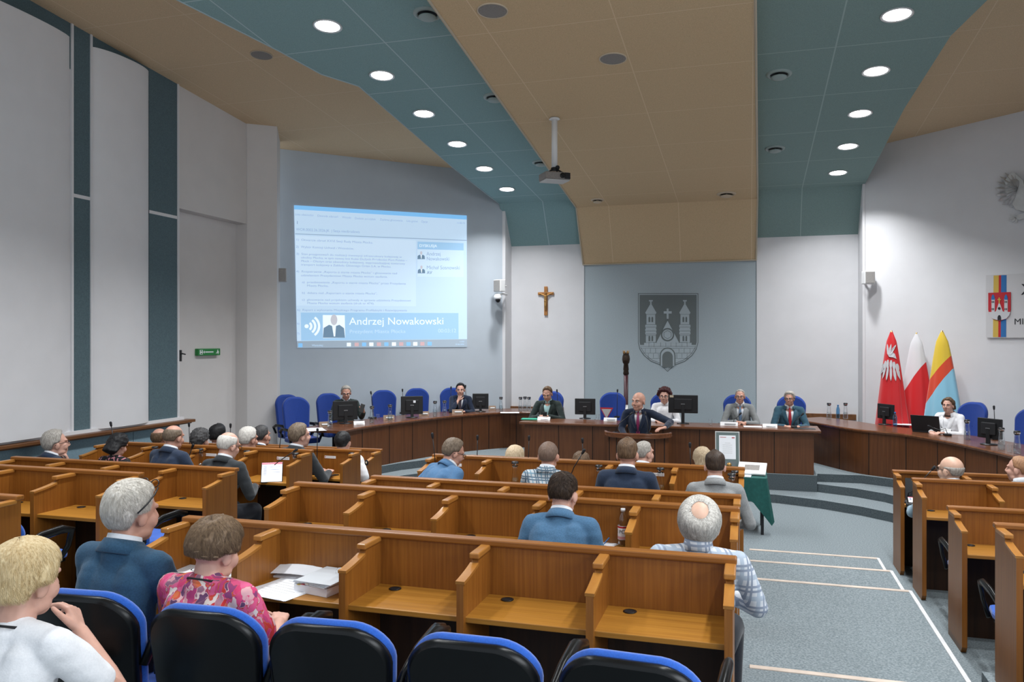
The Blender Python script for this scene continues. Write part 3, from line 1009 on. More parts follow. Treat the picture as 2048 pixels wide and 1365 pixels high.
def plaid(name, base, l1, l2, s, w1=0.10, w2=0.05):
    m = mat('cloth_' + name, base, 0.9)
    nt = m.node_tree
    b = nt.nodes['Principled BSDF']
    tc = nt.nodes.new('ShaderNodeTexCoord')
    sp = nt.nodes.new('ShaderNodeSeparateXYZ')
    nt.links.new(tc.outputs['Object'], sp.inputs[0])
    def M(op, a, c):
        n = nt.nodes.new('ShaderNodeMath')
        n.operation = op
        for i, v in enumerate((a, c)):
            if isinstance(v, (int, float)):
                n.inputs[i].default_value = v
            else:
                nt.links.new(v, n.inputs[i])
        return n.outputs[0]
    def lines(ax, ph, w):
        return M('LESS_THAN', M('FRACT', M('ADD', M('DIVIDE', ax, s), ph), 0), w)
    xy = M('ADD', sp.outputs[0], M('MULTIPLY', sp.outputs[1], 0.6))
    g1 = M('MAXIMUM', lines(xy, 0.0, w1), lines(sp.outputs[2], 0.0, w1))
    g1b = M('MAXIMUM', lines(xy, 0.22, w1), lines(sp.outputs[2], 0.22, w1))
    g1 = M('MAXIMUM', g1, g1b)
    g2 = M('MAXIMUM', lines(xy, 0.62, w2), lines(sp.outputs[2], 0.62, w2))
    a = None
    for g, c in ((g2, l2), (g1, l1)):
        mx = nt.nodes.new('ShaderNodeMix')
        mx.data_type = 'RGBA'
        nt.links.new(g, mx.inputs[0])
        if a is None:
            mx.inputs[6].default_value = (*base, 1)
        else:
            nt.links.new(a, mx.inputs[6])
        mx.inputs[7].default_value = (*c, 1)
        a = mx.outputs[2]
    nt.links.new(a, b.inputs['Base Color'])
plaid('plaid_jacket', (0.50, 0.53, 0.55), (0.10, 0.15, 0.20), (0.16, 0.30, 0.40), 0.085, 0.13, 0.10)
plaid('plaid_shirt', (0.62, 0.64, 0.68), (0.26, 0.30, 0.38), (0.40, 0.46, 0.54), 0.105, 0.11, 0.22)
def flowered():
    """brush-stroke print: stretched random patches in pinks, reds, violet and cream"""
    m = mat('cloth_flowered', (0.7, 0.1, 0.15), 0.85)
    nt = m.node_tree
    b = nt.nodes['Principled BSDF']
    tc = nt.nodes.new('ShaderNodeTexCoord')
    no = nt.nodes.new('ShaderNodeTexNoise')
    no.inputs['Scale'].default_value = 9
    no.inputs['Detail'].default_value = 3
    mx = nt.nodes.new('ShaderNodeMix')
    mx.data_type = 'RGBA'
    mx.blend_type = 'LINEAR_LIGHT'
    mx.inputs[0].default_value = 0.10
    mp = nt.nodes.new('ShaderNodeMapping')
    mp.inputs['Scale'].default_value = (36, 36, 10)
    mp.inputs['Rotation'].default_value = (0.2, 0.45, 0.3)
    vo = nt.nodes.new('ShaderNodeTexVoronoi')
    vo.inputs['Scale'].default_value = 1.0
    vo.feature = 'SMOOTH_F1'
    vo.inputs['Smoothness'].default_value = 0.22
    sp_ = nt.nodes.new('ShaderNodeSeparateColor')
    cr = nt.nodes.new('ShaderNodeValToRGB')
    cr.color_ramp.interpolation = 'EASE'
    cols = [(0.0, (0.62, 0.035, 0.13)), (0.16, (0.70, 0.12, 0.26)), (0.30, (0.55, 0.03, 0.03)), (0.42, (0.62, 0.15, 0.05)), (0.52, (0.24, 0.05, 0.16)),
            (0.62, (0.66, 0.05, 0.17)), (0.74, (0.70, 0.60, 0.55)), (0.84, (0.72, 0.36, 0.38)), (0.92, (0.13, 0.05, 0.12))]
    e = cr.color_ramp.elements
    e[0].position, e[0].color = cols[0][0], (*cols[0][1], 1)
    e[1].position, e[1].color = cols[-1][0], (*cols[-1][1], 1)
    for p, c in cols[1:-1]:
        n = e.new(p)
        n.color = (*c, 1)
    nt.links.new(tc.outputs['Object'], no.inputs[0])
    nt.links.new(tc.outputs['Object'], mx.inputs[6])
    nt.links.new(no.outputs[1], mx.inputs[7])
    nt.links.new(mx.outputs[2], mp.inputs[0])
    nt.links.new(mp.outputs[0], vo.inputs[0])
    nt.links.new(vo.outputs['Color'], sp_.inputs[0])
    nt.links.new(sp_.outputs[0], cr.inputs[0])
    nt.links.new(cr.outputs[0], b.inputs['Base Color'])
flowered()
def blackfloral():
    m = mat('cloth_black_floral', (0.01, 0.01, 0.012), 0.85, scale=(30, 30, 30))
    nt = m.node_tree
    b = nt.nodes['Principled BSDF']
    tc = nt.nodes.new('ShaderNodeTexCoord')
    no = nt.nodes.new('ShaderNodeTexNoise')
    no.inputs['Scale'].default_value = 26
    no.inputs['Detail'].default_value = 1
    cr = nt.nodes.new('ShaderNodeValToRGB')
    cr.color_ramp.elements[0].position = 0.56
    cr.color_ramp.elements[0].color = (0.010, 0.010, 0.012, 1)
    cr.color_ramp.elements[1].position = 0.62
    cr.color_ramp.elements[1].color = (0.55, 0.22, 0.25, 1)
    nt.links.new(tc.outputs['Object'], no.inputs[0])
    nt.links.new(no.outputs[0], cr.inputs[0])
    nt.links.new(cr.outputs[0], b.inputs['Base Color'])
blackfloral()

def solid(mb, voxel, smooth=6, fac=0.5):
    """weld overlapping limbs into one continuous skin"""
    me = mb.mesh('tmp', 'black_matte')
    o = bpy.data.objects.new('tmp', me)
    COL.objects.link(o)
    r = o.modifiers.new('r', 'REMESH')
    r.mode = 'VOXEL'
    r.voxel_size = voxel
    if smooth:
        s = o.modifiers.new('s', 'SMOOTH')
        s.iterations = smooth
        s.factor = fac
    dg = bpy.context.evaluated_depsgraph_get()
    out = bpy.data.meshes.new_from_object(o.evaluated_get(dg))
    bpy.data.objects.remove(o)
    bpy.data.meshes.remove(me)
    out.materials.clear()
    return out
def put(me, name, m, parent=None, smooth=True):
    me.name = name
    me.materials.clear()
    for x in (m if isinstance(m, (list, tuple)) else [m]):
        me.materials.append(MATS[x])
    if smooth:
        for p in me.polygons:
            p.use_smooth = True
    o = bpy.data.objects.new(name, me)
    COL.objects.link(o)
    if parent is not None:
        o.parent = parent
    return o
def sstep(a, b, x):
    t = max(0.0, min(1.0, (x - a) / (b - a)))
    return t * t * (3 - 2 * t)
def lerp_tab(tab, x):
    for (a, va), (b, vb) in zip(tab, tab[1:]):
        if x <= b:
            return va + (vb - va) * sstep(a, b, x)
    return tab[-1][1]

def hand(mb, w, d, n, side, curl=35, size=1.0, thumb_in=0.5, spread=0.10):
    """palm, four unequal bent fingers and a thumb from the side of the palm"""
    d, n = Vector(d).normalized(), Vector(n)
    n = (n - d * n.dot(d)).normalized()
    ac = d.cross(n).normalized() * side          # towards the thumb side
    w = Vector(w)
    k = size
    tips = []
    for i, (off, ln) in enumerate(((0.029, 0.070), (0.0095, 0.078), (-0.0095, 0.072), (-0.028, 0.056))):
        base = w + ac * (off * 0.55 * k) + d * (0.012 * k)
        kn = w + ac * (off * k) + d * ((0.088 - abs(off - 0.005) * 0.25) * k)
        mb.cone(base, 0.015 * k, kn, 0.0125 * k, 10)
        p, dirv = kn, (d + ac * (off * spread * 20 * 0.2)).normalized()
        for j, (f, r0, r1) in enumerate(((0.45, 0.0100, 0.0092), (0.32, 0.0092, 0.0084), (0.23, 0.0084, 0.0070))):
            a = R(curl * (0.8 if j == 0 else 1.0) * (1 + 0.12 * i))
            dirv = (dirv * math.cos(a) + n * math.sin(a)).normalized()
            n2 = (n - dirv * n.dot(dirv))
            q = p + dirv * (ln * f * k * 1.05)
            mb.cone(p, r0 * k, q, r1 * k, 10)
            p = q
        tips.append((p, dirv))
    t0 = w + ac * (0.020 * k) + d * (0.020 * k) + n * 0.004
    t1 = t0 + (ac * 0.75 + d * 0.65 + n * 0.25 * thumb_in).normalized() * (0.040 * k)
    t2 = t1 + (ac * 0.35 + d * 0.85 + n * 0.55 * thumb_in).normalized() * (0.034 * k)
    t3 = t2 + (ac * 0.10 + d * 0.90 + n * 0.70 * thumb_in).normalized() * (0.026 * k)
    mb.cone(t0, 0.016 * k, t1, 0.0125 * k, 10)
    mb.cone(t1, 0.0120 * k, t2, 0.0105 * k, 10)
    mb.cone(t2, 0.0105 * k, t3, 0.0085 * k, 10)
    return tips

HC = Vector((0, -0.012, 0.028))
HR = (0.0795, 0.0985, 0.093)
def hair_mesh(st, Hm, seed=0):
    th, ths = st.get('th', 0.016), st.get('ths', st.get('th', 0.016))
    lf, lt, ls, lb = st.get('line', (48, 30, -6, -46))
    tab = [(0, lf), (32, lf), (58, lt), (80, ls), (100, ls - 4), (122, lb), (180, lb)]
    drop = st.get('drop', 0.0)
    na, ne = 64, 30
    rows = []
    emin = -88 if drop else -62
    rnd = seed * 3.7
    up = st.get('upper')
    spot = st.get('spot')
    wob = st.get('wob', 0.004)
    for i in range(ne + 1):
        el = 89.0 + (emin - 89.0) * i / ne
        row = []
        for k in range(na):
            az = 360.0 * k / na
            aa = az if az <= 180 else 360 - az
            l = lerp_tab(tab, aa)
            m = sstep(l - 5, l + 9, el)
            if up is not None:
                m *= 1 - sstep(up[0], up[1], el) * (1.0 if aa < 179.9 else 1.0)
            d = Vector((math.cos(R(el)) * math.sin(R(az)), math.cos(R(el)) * math.cos(R(az)), math.sin(R(el))))
            if spot:
                ang = math.degrees(d.angle(Vector(spot[0])))
                m *= sstep(spot[1], spot[1] + 34, ang)
            t = th * sstep(5, 50, el) + ths * (1 - sstep(5, 50, el))
            if st.get('quiff'):
                t += st['quiff'] * sstep(70, 20, aa) * sstep(30, 60, el)
            nz = noise.noise(d * 5 + Vector((rnd, 0, 0))) * wob + noise.noise(d * 14 + Vector((rnd, 3, 0))) * wob * 0.5
            off = (t + nz) * m - 0.014 * (1 - m)
            if drop and el < -4:
                f = (-4 - el) / 84.0
                hz = Vector((math.sin(R(az)), math.cos(R(az)), 0))
                rx = (HR[0] + off) * (1 + st.get('flare', 0.05) * f)
                ry = (HR[1] + off) * (1 + st.get('flare', 0.05) * f)
                tuck = 1 - 0.25 * sstep(0.8, 1.0, f)
                p = HC + Vector((hz.x * rx * tuck, hz.y * ry * tuck, -0.006 - drop * f))
                if m < 0.6:
                    p = p.lerp(Vector((0, -0.035, p.z)), (1 - m / 0.6) * 0.62 * sstep(0.0, 0.18, f))
            else:
                p = HC + Vector((d.x * (HR[0] + off), d.y * (HR[1] + off), d.z * (HR[2] + off)))
            row.append(Hm @ p)
        rows.append(row)
    mb = MB().grid(rows, close=True)
    mb.add([Hm @ (HC + Vector((0, 0, HR[2] + (th if not up and not spot else -0.014))))] + rows[0], [(0, k + 1, (k + 1) % na + 1) for k in range(na)])
    if drop:
        mb.add(rows[-1], [tuple(range(na))])
    return mb
def strands(st, Hm, n, seed, mb, length=0.6, rad=0.0007, whorl=(0.12, -0.55, 0.82)):
    """locks laid over the head from the crown outwards"""
    rg = random.Random(seed)
    th, ths = st.get('th', 0.016), st.get('ths', st.get('th', 0.016))
    lf, lt, ls, lb = st.get('line', (48, 30, -6, -46))
    tab = [(0, lf), (32, lf), (58, lt), (80, ls), (100, ls - 4), (122, lb), (180, lb)]
    drop = st.get('drop', 0.0)
    wv = Vector(whorl).normalized()
    e1 = wv.orthogonal().normalized()
    e2 = wv.cross(e1)
    spot = st.get('spot')
    def surf(d, off):
        el = math.degrees(math.asin(max(-1, min(1, d.z))))
        if drop and el < -4:
            az = math.atan2(d.x, d.y)
            f = (-4 - el) / 84.0
            k = 1 + st.get('flare', 0.05) * f
            return HC + Vector((math.sin(az) * (HR[0] + off) * k, math.cos(az) * (HR[1] + off) * k, -0.006 - drop * f)), el
        return HC + Vector((d.x * (HR[0] + off), d.y * (HR[1] + off), d.z * (HR[2] + off))), el
    cnt = 0
    tries = 0
    while cnt < n and tries < n * 6:
        tries += 1
        a0 = rg.uniform(0, 2 * PI)
        r0 = math.acos(1 - rg.random() * 1.75)
        if rg.random() < 0.2:
            r0 *= 0.3
        L = length * rg.uniform(0.6, 1.2)
        lift = rg.uniform(0.000, 0.0035)
        sw = rg.uniform(-0.25, 0.25)
        pts = []
        ok = True
        for j in range(6):
            s = j / 5
            r = r0 + L * s
            a = a0 + sw * s
            if r > 2.9:
                break
            d = (wv * math.cos(r) + (e1 * math.cos(a) + e2 * math.sin(a)) * math.sin(r)).normalized()
            az = math.degrees(math.atan2(d.x, d.y))
            el = math.degrees(math.asin(d.z))
            l = lerp_tab(tab, abs(az))
            if el < l + (2 if drop == 0 else -2):
                ok = j > 2
                break
            if spot and math.degrees(d.angle(Vector(spot[0]))) < spot[1] + 4:
                ok = False
                break
            t = th * sstep(5, 50, el) + ths * (1 - sstep(5, 50, el))
            if spot:
                t = t * sstep(spot[1], spot[1] + 34, math.degrees(d.angle(Vector(spot[0])))) - 0.004 * (1 - sstep(spot[1], spot[1] + 34, math.degrees(d.angle(Vector(spot[0])))))
            p, _ = surf(d, t + 0.0005 + lift * (0.3 + 0.7 * s) * (0.35 if spot else 1.0))
            pts.append(Hm @ p)
        if len(pts) < 3 or not ok:
            continue
        m = len(pts)
        mb.tube(pts, [rad * (1.0 if q < m - 2 else (0.7 if q < m - 1 else 0.15)) * 1.6 for q in range(m)], 3, False)
        cnt += 1
    return mb

def rotm(yaw=0, pitch=0, roll=0):
    return (Matrix.Rotation(R(yaw), 4, 'Z') @ Matrix.Rotation(R(-pitch), 4, 'X') @ Matrix.Rotation(R(roll), 4, 'Y'))

PEOPLE = 0
def person(label, hp, Y, S=1.0, yaw=0, head=(0, 0, 0), lean=4, hair=None, hcol='brown', coat='navy', skin='a', floor=0.0,
           arms=None, collar='shirt', jcollar=True, front=False, tie=None, shirt='cloth_shirt', glasses=None, sleeve='long',
           stand=False, voxel=0.010, locks=0, shoulder=1.0, belly=1.0, hands=True, curl=30, neckup=0.0, trousers='trousers', lockargs=None, name='person', badge=False, hs=1.0, legs=True, knee=0.34):
    global PEOPLE
    PEOPLE += 1
    T = Matrix.Rotation(R(-lean), 4, 'X')
    Hl = T @ Vector((0, 0.0, 0.49)) + Vector((0, 0.035, 0.116 + neckup))
    Hm = Matrix.Translation(Hl) @ rotm(*head) @ Matrix.Scale(hs, 4)
    Hw = atY(hp[0], hp[1], Y)
    Rz = Matrix.Rotation(R(yaw), 4, 'Z')
    O = Hw - (Rz @ (Hl * S))
    Winv = (Matrix.Translation(O) @ Rz @ Matrix.Scale(S, 4)).inverted()
    fl = (floor - O.z) / S
    sh = {}
    for s in (-1, 1):
        sh[s] = T @ Vector((s * 0.168 * shoulder, -0.012, 0.425))
    ar = dict(L=((-0.25, 0.13, 0.17), (-0.10, 0.37, 0.20)), R=((0.25, 0.13, 0.17), (0.10, 0.37, 0.20)))
    if stand:
        ar = dict(L=((-0.25, 0.04, 0.16), (-0.22, 0.27, 0.13)), R=((0.25, 0.04, 0.16), (0.22, 0.27, 0.13)))
    if arms:
        ar.update(arms)
    def pt(v):
        if isinstance(v, str):
            return Hm @ Vector((0.035 if v == 'chinR' else -0.035, 0.085, -0.185))
        if isinstance(v, tuple) and len(v) == 2 and v[0] == 'W':
            return Winv @ v[1]
        return Vector(v)
    # ---------------- skin: one continuous body
    b = MB()
    def he(c, r, seg=20, rings=12, rot=None):
        M3 = Hm.to_3x3()
        if rot is not None:
            M3 = M3 @ rot
        b.ell(Hm @ Vector(c), r, M3, seg, rings)
    def hcn(a, ra, c, rc):
        b.cone(Hm @ Vector(a), ra * hs, Hm @ Vector(c), rc * hs, 10)
    he((0, -0.012, 0.028), (0.077, 0.096, 0.090), 28, 18)
    he((0, 0.020, -0.030), (0.062, 0.074, 0.088))
    he((0, 0.052, -0.082), (0.036, 0.034, 0.034))
    for s in (-1, 1):
        he((s * 0.036, 0.058, -0.030), (0.028, 0.030, 0.034), 12, 8)
        he((s * 0.040, 0.020, -0.072), (0.022, 0.045, 0.026), 12, 8)
        he((s * 0.081, -0.008, -0.012), (0.010, 0.021, 0.033), 12, 8, rotm(-s * 18, 8, 0).to_3x3())
        hcn((s * 0.045, 0.074, 0.030), 0.011, (s * 0.014, 0.086, 0.026), 0.010)
    hcn((0, 0.090, 0.014), 0.009, (0, 0.109, -0.022), 0.0115)
    hcn((-0.012, 0.098, -0.030), 0.009, (0.012, 0.098, -0.030), 0.009)
    hcn((-0.018, 0.083, -0.058), 0.009, (0.018, 0.083, -0.058), 0.009)
    hcn((-0.014, 0.083, -0.067), 0.0085, (0.014, 0.083, -0.067), 0.0085)
    nb = T @ Vector((0, -0.012, 0.46))
    b.cone(nb, 0.062, Hm @ Vector((0, -0.020, -0.050)), 0.056, 16)
    b.cone(T @ Vector((0, -0.01, 0.05)), 0.08, T @ Vector((0, -0.01, 0.38)), 0.085, 16)
    for s in (-1, 1):
        b.cone(T @ Vector((0, -0.012, 0.455)), 0.050, sh[s] + Vector((-s * 0.02, 0, -0.01)), 0.040, 12)
    wr = {}
    for s, k in ((-1, 'L'), (1, 'R')):
        el, w = pt(ar[k][0]), pt(ar[k][1])
        wr[s] = (el, w)
        b.cone(sh[s], 0.043, el, 0.036, 12)
        b.cone(el, 0.040, el.lerp(w, 0.35), 0.040, 12)
        b.cone(el.lerp(w, 0.3), 0.040, w, 0.026, 12)
        fd = (w - el).normalized()
        if len(ar[k]) > 2:
            hd, hn = Vector(ar[k][2]), Vector(ar[k][3])
            cu = ar[k][4] if len(ar[k]) > 4 else curl
        else:
            hd, hn, cu = fd, Vector((-s * 0.25, 0.1, -1)), curl
        if hands:
            hand(b, w, hd, hn, _side(hd, hn, s), cu)
    if stand:
        for s in (-1, 1):
            b.cone((s * 0.09, 0, 0.0), 0.075, (s * 0.10, 0.0, fl * 0.5), 0.05, 12)
            b.cone((s * 0.10, 0, fl * 0.5), 0.05, (s * 0.10, -0.01, fl + 0.08), 0.036, 12)
            b.cone((s * 0.10, -0.03, fl + 0.035), 0.03, (s * 0.12, 0.13, fl + 0.028), 0.024, 12)
        b.cone((-0.06, 0, 0.02), 0.10, (0.06, 0, 0.02), 0.10, 14)
    elif legs:
        for s in (-1, 1):
            kn = Vector((s * 0.12, knee, -0.01))
            b.cone((s * 0.08, 0.0, 0.0), 0.075, kn, 0.05, 12)
            b.cone(kn, 0.05, (s * 0.12, knee - 0.02, fl + 0.08), 0.036, 12)
            b.cone((s * 0.12, knee - 0.06, fl + 0.035), 0.03, (s * 0.13, knee + 0.06, fl + 0.028), 0.024, 12)
        b.cone((-0.06, 0, 0.02), 0.10, (0.06, 0, 0.02), 0.10, 14)
    me = solid(b, voxel * 0.72, 3, 0.4)
    body = put(me, name, 'skin_' + skin)
    body.matrix_world = Matrix.Translation(O) @ Rz @ Matrix.Scale(S, 4)
    tag(body, label, 'person')
    # ---------------- face details
    if front:
        for s in (-1, 1):
            e = MB().ell(Hm @ Vector((s * 0.031, 0.0785, 0.008)), (0.0125, 0.009, 0.0078), Hm.to_3x3(), 12, 8)
            eo = e.build('eye', 'eye_white', body, smooth=True)
            MB().ell(Hm @ Vector((s * 0.031, 0.0855, 0.008)), (0.0060, 0.0035, 0.0060), Hm.to_3x3(), 10, 6).build('iris', 'eye_dark', eo, smooth=True)
            MB().tube([Hm @ Vector((s * x, y, z)) for x, y, z in ((0.013, 0.097, 0.028), (0.030, 0.093, 0.034), (0.047, 0.079, 0.028))], [0.004, 0.005, 0.003], 6).build('eyebrow', 'hair_' + hcol, body, smooth=True)
        MB().tube([Hm @ Vector(p) for p in ((-0.022, 0.081, -0.0625), (-0.008, 0.0915, -0.061), (0.008, 0.0915, -0.061), (0.022, 0.081, -0.0625))], [0.002, 0.0042, 0.0042, 0.002], 6).build('lips', 'lip', body, smooth=True)
    # ---------------- hair
    if hair:
        hm = hair_mesh(hair, Hm, PEOPLE)
        if locks:
            la = lockargs or {}
            strands(hair, Hm, locks, PEOPLE, hm, **la)
        hm.build('hair', 'hair_' + hcol, body, smooth=True)
    if glasses:
        g = MB()
        dy, dz = (0, 0) if glasses != 'up' else (-0.055, 0.088)
        for s in (-1, 1):
            if glasses != 'up':
                ring = [Hm @ Vector((s * 0.032 + 0.024 * math.cos(a), 0.100, 0.004 + 0.018 * math.sin(a))) for a in [2 * PI * q / 12 for q in range(13)]]
                g.tube(ring, 0.0022, 6)
                g.tube([Hm @ Vector(p) for p in ((s * 0.056, 0.098, 0.010), (s * 0.082, 0.06, 0.012), (s * 0.086, 0.0, 0.010), (s * 0.082, -0.03, -0.004))], 0.0022, 6)
            else:
                g.tube([Hm @ Vector(p) for p in ((s * 0.066, 0.062, 0.108), (s * 0.092, 0.03, 0.085), (s * 0.102, -0.01, 0.05), (s * 0.098, -0.045, 0.018))], 0.0032, 6)
                ring = [Hm @ Vector((s * 0.036 + 0.026 * math.cos(a), 0.066 + 0.006 * math.sin(a), 0.122 + 0.016 * math.sin(a))) for a in [2 * PI * q / 12 for q in range(13)]]
                g.tube(ring, 0.0024, 6)
        if glasses != 'up':
            g.tube([Hm @ Vector((x, 0.103, 0.008)) for x in (-0.009, 0.009)], 0.0022, 6)
        else:
            g.tube([Hm @ Vector((x, 0.069, 0.126)) for x in (-0.011, 0.011)], 0.0022, 6)
        g.build('glasses', 'black_plastic', body, smooth=True)
    # ---------------- clothes
    def torso(mb, f=1.0):
        W3 = T.to_3x3()
        for c, r in (((0, -0.012, 0.315), (0.158 * shoulder, 0.112, 0.150)), ((0, -0.004, 0.20), (0.150, 0.112 * belly, 0.16)),
                     ((0, 0.006, 0.08), (0.155, 0.122 * belly, 0.13)), ((0, -0.005, 0.0), (0.168, 0.130, 0.105))):
            mb.ell(T @ Vector(c), tuple(q * f for q in r), W3, 24, 14)
        mb.cone(T @ Vector((0, -0.022, 0.44)), 0.078 * f, T @ Vector((0, -0.012, 0.468)), 0.066 * f, 16)
        for s in (-1, 1):
            mb.cone(T @ Vector((s * 0.02, -0.022, 0.452)), 0.056 * f, sh[s] + T.to_3x3() @ Vector((-s * 0.012, -0.004, 0.004)), 0.057 * f, 14)
            mb.cone(T @ Vector((s * 0.09, -0.035, 0.36)), 0.085 * f, T @ Vector((s * 0.09, -0.028, 0.20)), 0.085 * f, 14)
            mb.cone(T @ Vector((s * 0.07, 0.035, 0.36)), 0.068 * f, T @ Vector((s * 0.06, 0.04, 0.24)), 0.070 * f, 14)
    c = MB()
    torso(c)
    for s in (-1, 1):
        el, w = wr[s]
        if sleeve == 'long':
            c.cone(sh[s], 0.062, el, 0.050, 14)
            c.cone(el, 0.051, el.lerp(w, 0.93), 0.039, 14)
        else:
            c.cone(sh[s], 0.063, sh[s].lerp(el, 0.62), 0.062, 14)
    me = solid(c, voxel * 1.0, 5, 0.5)
    Ti = T.inverted()
    nrm = [v.normal.copy() for v in me.vertices]
    new = []
    for v, nn in zip(me.vertices, nrm):
        p = v.co
        q = p * 9 + Vector((PEOPLE * 2.3, 0, 0))
        q2 = Vector((p.x * 14, p.y * 14, p.z * 26 + PEOPLE))
        dsp = noise.noise(q) * 0.006 + noise.noise(q2) * 0.0035
        new.extend(p + nn * dsp)
    me.vertices.foreach_set('co', new)
    me.update()
    if front and jcollar:
        bm = bmesh.new()
        bm.from_mesh(me)
        dl = []
        for f in bm.faces:
            p = Ti @ f.calc_center_median()
            wv = 0.010 + 0.062 * sstep(0.16, 0.46, p.z)
            if p.y > 0.03 and 0.15 < p.z < 0.55 and abs(p.x) < wv:
                dl.append(f)
        bmesh.ops.delete(bm, geom=dl, context='FACES')
        bm.to_mesh(me)
        bm.free()
    jk = put(me, 'jacket' if jcollar else ('shirt' if sleeve == 'long' else 'top'), 'cloth_' + coat, body)
    if front and jcollar:
        s2 = MB()
        torso(s2, 0.925)
        put(solid(s2, voxel * 1.1, 4), 'shirt', shirt, body)
        lp = MB()
        for s in (-1, 1):
            pts = []
            for z in (0.17, 0.24, 0.32, 0.39, 0.455):
                wv = 0.010 + 0.062 * sstep(0.16, 0.46, z)
                yy = 0.122 * belly if z < 0.25 else 0.120 - 0.10 * sstep(0.34, 0.47, z)
                ww = 0.052 * sstep(0.15, 0.30, z) * (1 - 0.35 * sstep(0.40, 0.46, z))
                pts.append([T @ Vector((s * wv * 0.85, yy + 0.006, z)), T @ Vector((s * (wv + ww), yy - 0.010, z)), ])
            lp.grid(pts)
        lo = lp.build('lapel', 'cloth_' + coat, body, smooth=True)
        so = lo.modifiers.new('thick', 'SOLIDIFY')
        so.thickness = 0.006
        so.offset = 0
        if tie:
            tb = MB()
            prof = [(0.466, 0.0160, 0.060), (0.445, 0.013, 0.083), (0.38, 0.018, 0.116), (0.30, 0.023, 0.128), (0.20, 0.028, 0.131), (0.12, 0.030, 0.134), (0.08, 0.004, 0.136)]
            rows = []
            for z, w_, y in prof:
                rows.append([T @ Vector((-w_, y - 0.006, z)), T @ Vector((0, y + 0.002, z)), T @ Vector((w_, y - 0.006, z))])
            tb.grid(rows)
            to = tb.build('tie', tie, body, smooth=True)
            so = to.modifiers.new('thick', 'SOLIDIFY')
            so.thickness = 0.006
    # collars
    def ringc(r0, z0, r1, z1, open_deg, name, m, thick, dy=0.0):
        rows = []
        nC = 28
        up = (Hm.to_translation() - nb).normalized()
        ax = (T.to_3x3() @ Vector((0, 0, 1)) * 0.6 + up * 0.4).normalized()
        xx = Vector((1, 0, 0))
        yy = ax.cross(xx).normalized()
        base = T @ Vector((0, -0.014 + dy, 0.475))
        lo_, mi_, hi_ = [], [], []
        for q in range(nC + 1):
            a = -PI / 2 - (PI - R(open_deg) / 2) + (2 * PI - R(open_deg)) * q / nC
            fr = (math.sin(a) + 1) / 2
            cdir = xx * math.cos(a) + yy * math.sin(a)
            lo_.append(base + cdir * r0 + ax * (z0 - 0.030 * fr))
            mi_.append(base + cdir * ((r0 + r1) / 2) + ax * ((z0 + z1) / 2 - 0.022 * fr + 0.004))
            hi_.append(base + cdir * r1 + ax * (z1 - 0.022 * fr))
        o = MB().grid([lo_, mi_, hi_]).build(name, m, body, smooth=True)
        so = o.modifiers.new('thick', 'SOLIDIFY')
        so.thickness = thick
        so.offset = 0
        return o
    if collar:
        ringc(0.072, 0.005, 0.063, 0.062, 14, 'shirt_collar', collar if collar.startswith('cloth') else 'cloth_shirt', 0.005)
    if jcollar:
        ringc(0.098, -0.010, 0.071, 0.042, 70, 'jacket_collar', 'cloth_' + coat, 0.009)
    if badge:
        ringc(0.079, 0.004, 0.077, 0.008, 2, 'lanyard', 'black_matte', 0.003)
    # trousers, shoes
    if legs or stand:
        tr = MB()
        tr.ell((0, 0.0, 0.0), (0.162, 0.128, 0.11), None, 20, 12)
        if stand:
            for s in (-1, 1):
                tr.cone((s * 0.085, 0, -0.02), 0.095, (s * 0.10, 0, fl * 0.5), 0.075, 14)
                tr.cone((s * 0.10, 0, fl * 0.5), 0.075, (s * 0.10, -0.01, fl + 0.10), 0.062, 14)
        else:
            for s in (-1, 1):
                kn = Vector((s * 0.12, knee, -0.01))
                tr.cone((s * 0.085, 0.02, 0.0), 0.092, kn, 0.070, 14)
                tr.cone(kn, 0.070, (s * 0.12, knee - 0.02, fl + 0.10), 0.056, 14)
        put(solid(tr, voxel * 1.5, 3), 'trousers', 'cloth_' + trousers, body)
        for s in (-1, 1):
            y0 = -0.03 if stand else knee - 0.07
            x0 = s * (0.10 if stand else 0.12)
            sb = MB()
            sb.cone((x0, y0, fl + 0.045), 0.040, (x0 + s * 0.012, y0 + 0.18, fl + 0.034), 0.030, 12)
            sb.cone((x0, y0, fl + 0.06), 0.042, (x0, y0 + 0.03, fl + 0.09), 0.042, 12)
            put(solid(sb, 0.012, 2), 'shoe', 'shoe', body)
    body['S'] = S
    info = (Hm, Winv, O, T)
    del body['S']
    print('person %-48s hip above floor %.2f (S %.2f)' % (label[:48], (O.z - floor), S))
    return body, info
def _side(d, n, s):
    """sign that puts the thumb towards the body's midline for a palm facing down"""
    d, n = Vector(d).normalized(), Vector(n)
    n = (n - d * n.dot(d)).normalized()
    ac = d.cross(n)
    want = Vector((-s, 0, 0.6))
    return 1 if ac.dot(want) > 0 else -1
